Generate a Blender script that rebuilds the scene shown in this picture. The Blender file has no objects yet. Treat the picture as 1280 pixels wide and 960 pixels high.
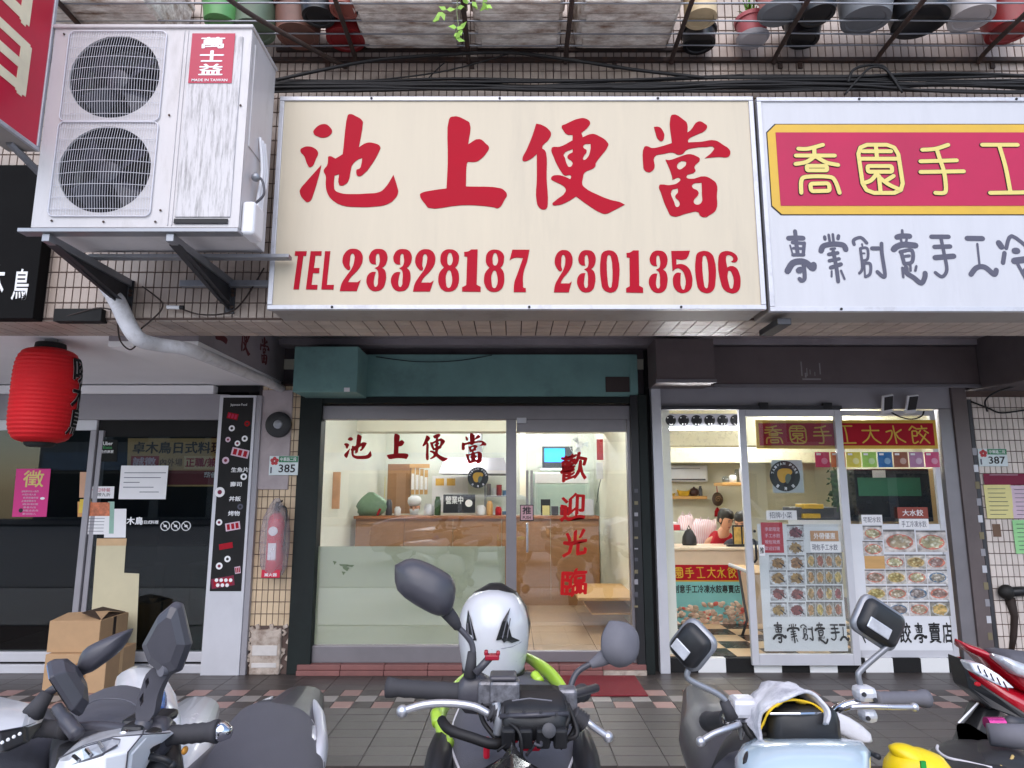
import bpy, bmesh, math, random
from mathutils import Vector, Matrix, noise as mnoise
R = math.radians
random.seed(7)
sc = bpy.context.scene
COL = sc.collection

# ------------------------------------------------------------------ camera
F_PX, CAM_H, TILT = 830.0, 1.55, math.atan(137/830.0)
cam = bpy.data.cameras.new('camera'); cam_o = bpy.data.objects.new('camera', cam); COL.objects.link(cam_o)
cam.sensor_width = 36; cam.lens = F_PX/1280*36; cam.clip_start = 0.02; cam.clip_end = 400
cam_o.location = (0, 0, CAM_H); cam_o.rotation_euler = (math.pi/2+TILT, 0, 0)
sc.camera = cam_o
# ------------------------------------------------------------------ light
world = bpy.data.worlds.new('World'); sc.world = world; world.use_nodes = True
wn = world.node_tree; bg = wn.nodes['Background']
sky = wn.nodes.new('ShaderNodeTexSky'); sky.sky_type = 'NISHITA'; sky.sun_disc = False
SUN_EL, SUN_AZ = R(42), R(186)          # the bright part of the overcast sky, behind the camera
sky.sun_elevation = SUN_EL; sky.sun_rotation = SUN_AZ
sky.air_density = 1.0; sky.dust_density = 1.0; sky.ozone_density = 1.0
wn.links.new(sky.outputs[0], bg.inputs[0]); bg.inputs[1].default_value = 0.13
sun = bpy.data.lights.new('sun', 'SUN'); sun.energy = 1.1; sun.angle = R(80); sun.color = (1, .93, .90)
sun_o = bpy.data.objects.new('sun', sun); COL.objects.link(sun_o)
sd = Vector((math.sin(SUN_AZ)*math.cos(SUN_EL), math.cos(SUN_AZ)*math.cos(SUN_EL), math.sin(SUN_EL)))
sun_o.rotation_euler = (-sd).to_track_quat('-Z', 'Y').to_euler()
vs = sc.view_settings; vs.view_transform = 'Standard'; vs.look = 'None'; vs.gamma = 1; vs.use_curve_mapping = False
vs.exposure = 1.1
sc.cycles.max_bounces = 8; sc.cycles.transparent_max_bounces = 12; sc.cycles.sample_clamp_indirect = 6
sc.cycles.use_denoising = True

# ------------------------------------------------------------------ pixel <-> place
CT, ST = math.cos(TILT), math.sin(TILT)
def U(u, v, Y):
    """the place at distance Y whose picture position is (u, v) of the 1280x960 photograph"""
    k = (480-v)/F_PX
    dz = (Y*ST + k*Y*CT)/(CT-k*ST)
    return Vector(((u-640)/F_PX*(Y*CT+dz*ST), Y, CAM_H+dz))
def UZ(u, v, Z):
    k = (480-v)/F_PX; dz = Z-CAM_H
    Y = dz*(CT-k*ST)/(ST+k*CT)
    return Vector(((u-640)/F_PX*(Y*CT+dz*ST), Y, Z))
def rect(u0, v0, u1, v1, Y):
    a = U(u0, (v0+v1)/2, Y).x; b = U(u1, (v0+v1)/2, Y).x
    um = (u0+u1)/2
    return a, b, U(um, v1, Y).z, U(um, v0, Y).z

# ------------------------------------------------------------------ objects
def tag(o, label=None, cat=None, group=None, kind=None):
    if label: o['label'] = label
    if cat: o['category'] = cat
    if group: o['group'] = group
    if kind: o['kind'] = kind
    return o
def thing(name, label, cat, loc=(0, 0, 0), group=None):
    o = bpy.data.objects.new(name, None); COL.objects.link(o); o.empty_display_size = .05
    o.location = loc
    return tag(o, label, cat, group)
def link(name, me, mat, parent=None):
    o = bpy.data.objects.new(name, me); COL.objects.link(o)
    if mat is not None and not me.materials:
        for m in (mat if isinstance(mat, (list, tuple)) else [mat]): me.materials.append(m)
    if parent is not None:
        o.parent = parent
        w = Vector(parent.location)
        p = parent.parent
        while p: w += Vector(p.location); p = p.parent
        o.location = -w          # meshes are written in world coordinates
    return o
def chain(*pts): return [Vector(p) for p in pts]

class MB:
    def __init__(s): s.v = []; s.f = []; s.m = []; s.mi = 0
    def add(s, vs, fs):
        b = len(s.v); s.v += [tuple(p) for p in vs]
        for f in fs: s.f.append(tuple(b+i for i in f)); s.m.append(s.mi)
        return s
    def box(s, x0, x1, y0, y1, z0, z1):
        if x0 > x1: x0, x1 = x1, x0
        if y0 > y1: y0, y1 = y1, y0
        if z0 > z1: z0, z1 = z1, z0
        return s.add([(x, y, z) for x in (x0, x1) for y in (y0, y1) for z in (z0, z1)],
                     [(0, 1, 3, 2), (4, 6, 7, 5), (0, 4, 5, 1), (2, 3, 7, 6), (0, 2, 6, 4), (1, 5, 7, 3)])
    def obox(s, M, sx, sy, sz):
        vs = [M @ Vector((x*sx/2, y*sy/2, z*sz/2)) for x in (-1, 1) for y in (-1, 1) for z in (-1, 1)]
        return s.add(vs, [(0, 1, 3, 2), (4, 6, 7, 5), (0, 4, 5, 1), (2, 3, 7, 6), (0, 2, 6, 4), (1, 5, 7, 3)])
    def loft(s, rings, cap=True, closed=False):
        n = len(rings[0]); b = len(s.v)
        for r in rings: s.v += [tuple(p) for p in r]
        k = len(rings)
        for i in range(k if closed else k-1):
            i2 = (i+1) % k
            for j in range(n):
                s.f.append((b+i*n+j, b+i*n+(j+1) % n, b+i2*n+(j+1) % n, b+i2*n+j)); s.m.append(s.mi)
        if cap and not closed:
            s.f.append(tuple(b+j for j in reversed(range(n)))); s.m.append(s.mi)
            s.f.append(tuple(b+(k-1)*n+j for j in range(n))); s.m.append(s.mi)
        return s
    def tube(s, pts, r, n=8, cap=True, closed=False):
        pts = [Vector(p) for p in pts]; k = len(pts)
        rr = list(r) if isinstance(r, (list, tuple)) else [r]*k
        if len(rr) != k:      # spread the given radii along the path
            q = len(rr)-1; rr = [rr[min(int(i/(k-1)*q), q-1)]+(rr[min(int(i/(k-1)*q), q-1)+1]-rr[min(int(i/(k-1)*q), q-1)])*(i/(k-1)*q-min(int(i/(k-1)*q), q-1)) for i in range(k)]
        rings = []; up = None
        for i in range(k):
            if closed: t = pts[(i+1) % k]-pts[i-1]
            else: t = pts[min(i+1, k-1)]-pts[max(i-1, 0)]
            if t.length < 1e-9: t = Vector((0, 0, 1))
            t.normalize()
            if up is None:
                up = Vector((0, 0, 1)) if abs(t.z) < .9 else Vector((1, 0, 0))
            a = t.cross(up)
            if a.length < 1e-5: a = t.cross(Vector((1, 0, 0)))
            a.normalize(); up = a.cross(t).normalized()
            rings.append([pts[i]+(a*math.cos(2*math.pi*j/n)+up*math.sin(2*math.pi*j/n))*rr[i] for j in range(n)])
        return s.loft(rings, cap, closed)
    def cyl(s, p0, p1, r0, r1=None, n=16): return s.tube([p0, p1], [r0, r0 if r1 is None else r1], n)
    def lathe(s, c, prof, axis=(0, 0, 1), n=24, cap=True):
        """prof: (radius, height along axis)"""
        ax = Vector(axis).normalized(); q = Vector((0, 0, 1)).rotation_difference(ax); c = Vector(c)
        return s.loft([[c+q @ Vector((r*math.cos(2*math.pi*j/n), r*math.sin(2*math.pi*j/n), h)) for j in range(n)] for r, h in prof], cap)
    def ellipsoid(s, c, rx, ry, rz, n=16, m=10, q=None):
        c = Vector(c); rings = []
        for i in range(m+1):
            t = math.pi*i/m; k = max(math.sin(t), .01)
            ring = [Vector((rx*k*math.cos(2*math.pi*j/n), ry*k*math.sin(2*math.pi*j/n), -rz*math.cos(t))) for j in range(n)]
            rings.append([c+(q @ p if q else p) for p in ring])
        return s.loft(rings)
    def poly(s, pts, d):
        """a flat outline given a thickness: extruded along the vector d"""
        n = len(pts); d = Vector(d); b = len(s.v)
        s.v += [tuple(p) for p in pts]+[tuple(Vector(p)+d) for p in pts]
        s.f.append(tuple(b+i for i in range(n))); s.m.append(s.mi)
        s.f.append(tuple(b+n+i for i in reversed(range(n)))); s.m.append(s.mi)
        for i in range(n):
            s.f.append((b+i, b+n+i, b+n+(i+1) % n, b+(i+1) % n)); s.m.append(s.mi)
        return s
    def mesh(s, name='mesh'):
        me = bpy.data.meshes.new(name); me.from_pydata(s.v, [], s.f)
        bm = bmesh.new(); bm.from_mesh(me); bmesh.ops.recalc_face_normals(bm, faces=bm.faces)
        bm.to_mesh(me); bm.free()
        for p, i in zip(me.polygons, s.m): p.material_index = i
        return me
    def build(s, name, mat, parent=None, smooth=False, bevel=0, seg=2, sub=0):
        me = s.mesh(name); o = link(name, me, mat, parent)
        if smooth:
            for p in me.polygons: p.use_smooth = True
        if bevel:
            b = o.modifiers.new('bevel', 'BEVEL'); b.width = bevel; b.segments = seg; b.limit_method = 'ANGLE'; b.angle_limit = R(40)
            if smooth is False:
                pass
        if sub:
            d = o.modifiers.new('sub', 'SUBSURF'); d.levels = sub; d.render_levels = sub
        if smooth == 'auto' or (bevel and smooth):
            try: me.set_sharp_from_angle(angle=R(45))
            except Exception: pass
        return o
def bx(name, mat, parent, x0, x1, y0, y1, z0, z1, bevel=0.003):
    return MB().box(x0, x1, y0, y1, z0, z1).build(name, mat, parent, bevel=bevel)
def rrect(cx, cz, w, h, r, n=4):
    out = []
    for (sx, sz, a0) in ((1, 1, 0), (-1, 1, 90), (-1, -1, 180), (1, -1, 270)):
        for i in range(n+1):
            a = R(a0+90*i/n); out.append((cx+sx*(w/2-r)+r*math.cos(a), cz+sz*(h/2-r)+r*math.sin(a)))
    return out
def copy_tree(o, parent=None):
    c = o.copy(); COL.objects.link(c)
    if parent is not None: c.parent = parent
    for ch in o.children: copy_tree(ch, c)
    return c
def smoothline(pts, n=6):
    """Catmull-Rom through the points"""
    P = [Vector(p) for p in pts]; out = []
    for i in range(len(P)-1):
        p0, p1, p2, p3 = P[max(i-1, 0)], P[i], P[i+1], P[min(i+2, len(P)-1)]
        for k in range(n):
            t = k/n
            out.append(.5*((2*p1)+(p2-p0)*t+(2*p0-5*p1+4*p2-p3)*t*t+(3*p1-p0-3*p2+p3)*t**3))
    out.append(P[-1]); return out

# ------------------------------------------------------------------ materials
def lin(c):
    return tuple(((x/255)/12.92 if x/255 <= .04045 else ((x/255+.055)/1.055)**2.4) for x in c)
MATS = {}
def mat(name, rgb, rough=.5, metal=0, var=.12, scale=6, bump=0, bscale=40, dirt=0, dirtc=(60, 50, 40), stretch=None, isl=0, rnd=0, coat=0, spec=.5, emit=0, alpha=1, sheen=0):
    if name in MATS: return MATS[name]
    m = bpy.data.materials.new(name); m.use_nodes = True; MATS[name] = m
    nt = m.node_tree; N = nt.nodes; L = nt.links; b = N['Principled BSDF']
    c = lin(rgb)
    tc = N.new('ShaderNodeTexCoord'); src = tc.outputs['Object']
    if stretch:
        mp = N.new('ShaderNodeMapping'); mp.inputs['Scale'].default_value = stretch; L.new(src, mp.inputs[0]); src = mp.outputs[0]
    nz = N.new('ShaderNodeTexNoise'); nz.inputs['Scale'].default_value = scale; nz.inputs['Detail'].default_value = 6; nz.inputs['Roughness'].default_value = .6
    L.new(src, nz.inputs['Vector'])
    mr = N.new('ShaderNodeMapRange'); mr.inputs[1].default_value = .25; mr.inputs[2].default_value = .75
    mr.inputs[3].default_value = 1-var; mr.inputs[4].default_value = 1+var; L.new(nz.outputs[0], mr.inputs[0])
    mul = N.new('ShaderNodeMix'); mul.data_type = 'RGBA'; mul.blend_type = 'MULTIPLY'; mul.inputs[0].default_value = 1
    mul.inputs[6].default_value = (*c, 1); L.new(mr.outputs[0], mul.inputs[7])
    colr = mul.outputs[2]
    if isl or rnd:
        if isl: g = N.new('ShaderNodeNewGeometry'); ro = g.outputs['Random Per Island']; amt = isl
        else: g = N.new('ShaderNodeObjectInfo'); ro = g.outputs['Random']; amt = rnd
        m2 = N.new('ShaderNodeMapRange'); m2.inputs[3].default_value = 1-amt; m2.inputs[4].default_value = 1+amt; L.new(ro, m2.inputs[0])
        mx = N.new('ShaderNodeMix'); mx.data_type = 'RGBA'; mx.blend_type = 'MULTIPLY'; mx.inputs[0].default_value = 1
        L.new(colr, mx.inputs[6]); L.new(m2.outputs[0], mx.inputs[7]); colr = mx.outputs[2]
    if dirt:
        n2 = N.new('ShaderNodeTexNoise'); n2.inputs['Scale'].default_value = scale*.6; n2.inputs['Detail'].default_value = 9; n2.inputs['Roughness'].default_value = .72
        L.new(src, n2.inputs['Vector'])
        m3 = N.new('ShaderNodeMapRange'); m3.inputs[1].default_value = .62-.18*dirt; m3.inputs[2].default_value = .82-.1*dirt; m3.inputs[4].default_value = min(1, dirt)
        L.new(n2.outputs[0], m3.inputs[0])
        mx = N.new('ShaderNodeMix'); mx.data_type = 'RGBA'; L.new(m3.outputs[0], mx.inputs[0]); L.new(colr, mx.inputs[6]); mx.inputs[7].default_value = (*lin(dirtc), 1)
        colr = mx.outputs[2]
    L.new(colr, b.inputs['Base Color'])
    m4 = N.new('ShaderNodeMapRange'); m4.inputs[3].default_value = max(rough-.1, .02); m4.inputs[4].default_value = min(rough+.12, 1); L.new(nz.outputs[0], m4.inputs[0])
    L.new(m4.outputs[0], b.inputs['Roughness'])
    b.inputs['Metallic'].default_value = metal; b.inputs['Specular IOR Level'].default_value = spec
    if coat: b.inputs['Coat Weight'].default_value = coat; b.inputs['Coat Roughness'].default_value = .06
    if sheen: b.inputs['Sheen Weight'].default_value = sheen
    if bump:
        nb = N.new('ShaderNodeTexNoise'); nb.inputs['Scale'].default_value = bscale; nb.inputs['Detail'].default_value = 4; L.new(src, nb.inputs['Vector'])
        bp = N.new('ShaderNodeBump'); bp.inputs['Strength'].default_value = bump; bp.inputs['Distance'].default_value = .004
        L.new(nb.outputs[0], bp.inputs['Height']); L.new(bp.outputs[0], b.inputs['Normal'])
    if emit:
        b.inputs['Emission Color'].default_value = (*c, 1); b.inputs['Emission Strength'].default_value = emit
    if alpha < 1: b.inputs['Alpha'].default_value = alpha
    return m
def glassmat(name, tint=(1, 1, 1), ior=1.5, rough=0, film=0, filmc=(255, 255, 255), wav=.0):
    """a thin pane: clear with a Fresnel reflection, optionally with a frosted film"""
    m = bpy.data.materials.new(name); m.use_nodes = True; nt = m.node_tree; N = nt.nodes; L = nt.links
    N.remove(N['Principled BSDF']); out = N['Material Output']
    tr = N.new('ShaderNodeBsdfTransparent'); tr.inputs[0].default_value = (*tint, 1)
    gl = N.new('ShaderNodeBsdfGlossy'); gl.inputs['Roughness'].default_value = rough
    fr = N.new('ShaderNodeFresnel'); ge = N.new('ShaderNodeNewGeometry'); im = N.new('ShaderNodeMapRange')
    im.inputs[3].default_value = ior; im.inputs[4].default_value = 1/ior; L.new(ge.outputs['Backfacing'], im.inputs[0]); L.new(im.outputs[0], fr.inputs[0])   # a thin pane: same on both faces
    src = tr.outputs[0]
    if film:
        df = N.new('ShaderNodeBsdfDiffuse'); df.inputs[0].default_value = (*lin(filmc), 1)
        tl = N.new('ShaderNodeBsdfTranslucent'); tl.inputs[0].default_value = (*lin(filmc), 1)
        a = N.new('ShaderNodeMixShader'); a.inputs[0].default_value = .35; L.new(df.outputs[0], a.inputs[1]); L.new(tl.outputs[0], a.inputs[2])
        nz = N.new('ShaderNodeTexNoise'); nz.inputs['Scale'].default_value = 3; nz.inputs['Detail'].default_value = 5
        mr = N.new('ShaderNodeMapRange'); mr.inputs[3].default_value = film-.06; mr.inputs[4].default_value = film+.06
        L.new(nz.outputs[0], mr.inputs[0])
        b2 = N.new('ShaderNodeMixShader'); L.new(mr.outputs[0], b2.inputs[0]); L.new(tr.outputs[0], b2.inputs[1]); L.new(a.outputs[0], b2.inputs[2]); src = b2.outputs[0]
    mx = N.new('ShaderNodeMixShader'); L.new(fr.outputs[0], mx.inputs[0]); L.new(src, mx.inputs[1]); L.new(gl.outputs[0], mx.inputs[2])
    L.new(mx.outputs[0], out.inputs[0]); MATS[name] = m
    return m
M = {}
def D(k, *a, **kw): M[k] = mat(k, *a, **kw)
D('sign_cream', (196, 184, 162), .42, var=.05, scale=2, dirt=.45, dirtc=(170, 160, 143), stretch=(4, 1, .5))
D('sign_red', (166, 8, 36), .6, var=.07, scale=3, spec=.15)
D('sign_white', (192, 192, 197), .35, var=.05, scale=2, dirt=.4, dirtc=(168, 168, 174), stretch=(4, 1, .5))
D('frame_alu', (190, 190, 196), .38, metal=.3, var=.08, scale=8, dirt=.55, dirtc=(120, 112, 108))
D('sign_side', (150, 143, 138), .55, metal=.2, var=.1, dirt=.5, dirtc=(90, 78, 68))
D('ac_white', (204, 200, 201), .42, var=.05, scale=4, dirt=.5, dirtc=(150, 146, 140), stretch=(3, 3, .8))
D('ac_grime', (206, 203, 205), .6, var=.06, scale=40, dirt=.84, dirtc=(66, 62, 58), stretch=(2.6, 1, .2))
D('ac_dark', (22, 22, 26), .6, var=.2)
D('grille', (212, 211, 218), .4, var=.05)
D('steel_dark', (74, 74, 78), .5, metal=.6, var=.2, dirt=.5, dirtc=(60, 42, 30))
D('galv', (150, 152, 158), .42, metal=.6, var=.15, dirt=.4, dirtc=(88, 76, 66))
D('rust_bar', (62, 49, 44), .75, var=.25, scale=18, dirt=.7, dirtc=(96, 58, 38), bump=.4)
D('tile_beam', (174, 158, 147), .38, var=.1, scale=5, isl=.10, dirt=.5, dirtc=(112, 92, 84))
D('grout', (92, 76, 70), .9, var=.2, scale=8)
D('tile_pillar', (208, 184, 152), .35, var=.08, scale=5, isl=.12, dirt=.45, dirtc=(150, 110, 72))
D('tile_pale', (216, 204, 196), .35, var=.08, scale=5, isl=.10, dirt=.35, dirtc=(150, 130, 115))
D('plaster', (150, 142, 146), .9, var=.16, scale=3, bump=.3, dirt=.5, dirtc=(100, 92, 92))
D('plaster_white', (244, 242, 243), .75, var=.05, scale=2, dirt=.2, dirtc=(190, 190, 196))
D('plaster_patch', (186, 172, 160), .95, var=.22, scale=14, bump=.8, bscale=26, dirt=.9, dirtc=(98, 70, 52))
D('concrete_dark', (92, 84, 86), .85, var=.2, scale=4, dirt=.5, dirtc=(62, 55, 55), bump=.3)
D('teal', (112, 150, 146), .5, var=.16, scale=3, dirt=.6, dirtc=(74, 98, 96), bump=.08, bscale=14)
D('teal_dark', (26, 33, 32), .6, var=.3, scale=5, dirt=.6, dirtc=(14, 16, 16), spec=.3)
D('black_gap', (14, 13, 14), .8, var=.3)
D('stainless', (138, 134, 138), .4, metal=.6, var=.08, scale=4, dirt=.3, dirtc=(92, 86, 86))
D('alu_grey', (152, 149, 155), .45, metal=.12, var=.06, scale=5)
D('alu_light', (204, 204, 210), .4, metal=.2, var=.05, scale=5, dirt=.2, dirtc=(140, 138, 140))
D('fascia_brown', (104, 93, 93), .42, metal=.2, var=.14, scale=2.5, dirt=.4, dirtc=(58, 50, 50))
D('red_step', (132, 86, 82), .6, var=.12, scale=8, rnd=.1, dirt=.4, dirtc=(96, 66, 62))
D('mat_red', (112, 22, 34), .95, var=.15, scale=30, bump=.6, bscale=220)
D('wood_counter', (150, 108, 70), .42, var=.12, scale=5, stretch=(1, 1, 9), dirt=.3, dirtc=(140, 84, 40))
D('wood_light', (206, 160, 100), .45, var=.1, scale=5, stretch=(1, 7, 7))
D('wall_cream', (226, 222, 202), .8, var=.04, scale=2)
D('wall_green', (222, 223, 212), .8, var=.05, scale=2)
D('floor_brown', (168, 138, 108), .5, var=.1, scale=3, rnd=.06)
D('white_paint', (232, 232, 232), .4, var=.03)
D('white_plastic', (226, 226, 230), .35, var=.04)
D('black_plastic', (30, 30, 33), .42, var=.15, scale=14)
D('black_matte', (24, 24, 26), .8, var=.2)
D('grey_plastic', (78, 77, 84), .5, var=.12, scale=10)
D('paper_white', (240, 238, 240), .85, var=.03)
D('paper_yellow', (226, 216, 150), .85, var=.05)
D('paper_lilac', (214, 190, 204), .85, var=.05)
D('paper_green', (156, 214, 150), .85, var=.05)
D('paper_pink', (208, 46, 128), .6, var=.05)
D('paper_maroon', (122, 26, 58), .7, var=.12)
D('ink_black', (26, 25, 28), .6, var=.1)
D('ink_grey', (92, 92, 106), .7, var=.1, spec=.15)
D('ink_white', (238, 238, 240), .6, var=.03)
D('ink_red', (156, 16, 24), .6, var=.06, spec=.15)
D('gold', (206, 164, 44), .45, var=.08)
D('gold_pale', (212, 194, 110), .45, var=.05)
D('banner_red', (166, 14, 36), .55, var=.06, spec=.2)
D('sign_pink', (176, 30, 74), .5, var=.14, scale=1.6, spec=.3)
D('cardboard', (180, 146, 110), .85, var=.08, scale=9, bump=.15, rnd=.04)
D('skin', (206, 152, 122), .5, var=.05)
D('hair', (22, 18, 18), .5, var=.2)
D('red_shirt', (176, 20, 40), .85, var=.1, bump=.4)
D('navy_cloth', (58, 60, 70), .9, var=.15)
D('cloth_white', (226, 226, 230), .9, var=.06)
D('black_cloth', (30, 30, 32), .9, var=.15)
D('leaf', (94, 150, 50), .5, var=.3, isl=.3)
D('leaf_dark', (52, 82, 42), .55, var=.3, isl=.3)
D('tyre', (26, 26, 27), .85, var=.15, bump=.4)
D('chrome', (214, 214, 220), .12, metal=1, var=.04)
D('alu_lever', (200, 200, 206), .3, metal=.75, var=.06)
D('cable_black', (24, 22, 24), .6, var=.2)
D('tv_blue', (30, 120, 230), .3, var=.35, scale=9, emit=1.6)
D('tube_light', (250, 252, 255), .4, var=0, emit=58)
M['glass'] = glassmat('glass', (.97, .985, .975), 1.95)
M['glass_dark'] = glassmat('glass_dark', (.7, .73, .73), 1.48)
M['glass_film'] = glassmat('glass_film', (.95, .97, .92), film=.86, filmc=(204, 208, 190))
M['bag'] = glassmat('bag', (.93, .93, .95), 1.3, rough=.25, film=.3, filmc=(226, 220, 226))
# ------------------------------------------------------------------ lettering
def curve_mesh(splines, depth=.002):
    """filled flat outline(s) -> mesh in the XZ plane facing -Y.  splines: lists of (x, z, corner)"""
    cu = bpy.data.curves.new('outline', 'CURVE'); cu.dimensions = '2D'; cu.fill_mode = 'BOTH'; cu.extrude = depth/2; cu.resolution_u = 4
    for pts in splines:
        s = cu.splines.new('BEZIER'); s.bezier_points.add(len(pts)-1); s.use_cyclic_u = True
        for bp, p in zip(s.bezier_points, pts):
            bp.co = (p[0], p[1], 0)
            h = 'VECTOR' if len(p) > 2 and p[2] else 'AUTO'
            bp.handle_left_type = h; bp.handle_right_type = h
    return curve_to_mesh(cu)
def curve_to_mesh(cu):
    o = bpy.data.objects.new('tmp', cu); COL.objects.link(o)
    dg = bpy.context.evaluated_depsgraph_get(); dg.update()
    me = bpy.data.meshes.new_from_object(o.evaluated_get(dg))
    bpy.data.objects.remove(o); bpy.data.curves.remove(cu)
    for v in me.vertices: v.co = (v.co.x, -v.co.z, v.co.y)
    me.materials.clear()
    return me
TXT = {}
def text_mesh(s, bold=.0, depth=.002):
    k = (s, bold)
    if k not in TXT:
        cu = bpy.data.curves.new('text', 'FONT'); cu.body = s; cu.offset = bold; cu.extrude = .01; cu.resolution_u = 2; cu.size = 1
        if bold > .012: cu.offset = .004
        me = curve_to_mesh(cu)
        if bold > .012:      # heavier lettering: the glyph struck several times side by side
            v0 = [v.co.copy() for v in me.vertices]; f0 = [tuple(p.vertices) for p in me.polygons]; vs2, fs2 = [], []
            for n_, (dx, dz) in enumerate(((0, 0), (1, .15), (-1, -.15), (.35, .8), (-.35, -.8))):
                b_ = len(vs2); vs2 += [(v.x+dx*bold*.8, v.y*(1-.04*n_), v.z+dz*bold*.8) for v in v0]; fs2 += [tuple(b_+i for i in f) for f in f0]
            me = bpy.data.meshes.new('text'); me.from_pydata(vs2, [], fs2)
        TXT[k] = me
    return TXT[k].copy()
def fit(me, x0, x1, z0, z1, y, depth=.002, keep=False):
    xs = [v.co.x for v in me.vertices]; zs = [v.co.z for v in me.vertices]; ys = [v.co.y for v in me.vertices]
    if not xs: return me
    a, b, c, d = min(xs), max(xs), min(zs), max(zs); e, f = min(ys), max(ys)
    sx = (x1-x0)/max(b-a, 1e-6); sz = (z1-z0)/max(d-c, 1e-6)
    if keep: sx = sz = min(sx, sz)
    mx, mz = (x0+x1)/2, (z0+z1)/2
    for v in me.vertices:
        v.co = (mx+(v.co.x-(a+b)/2)*sx, y-depth*(f-v.co.y)/max(f-e, 1e-6), mz+(v.co.z-(c+d)/2)*sz)
    return me
def text(name, s, m, parent, x0, x1, z0, z1, y, bold=.0, depth=.002, keep=False):
    return link(name, fit(text_mesh(s, bold), x0, x1, z0, z1, y, depth, keep), m, parent)
def textpx(name, s, m, parent, u0, v0, u1, v1, Y, bold=.0, depth=.002, keep=False):
    return text(name, s, m, parent, *rect(u0, v0, u1, v1, Y), Y, bold, depth, keep)

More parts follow.
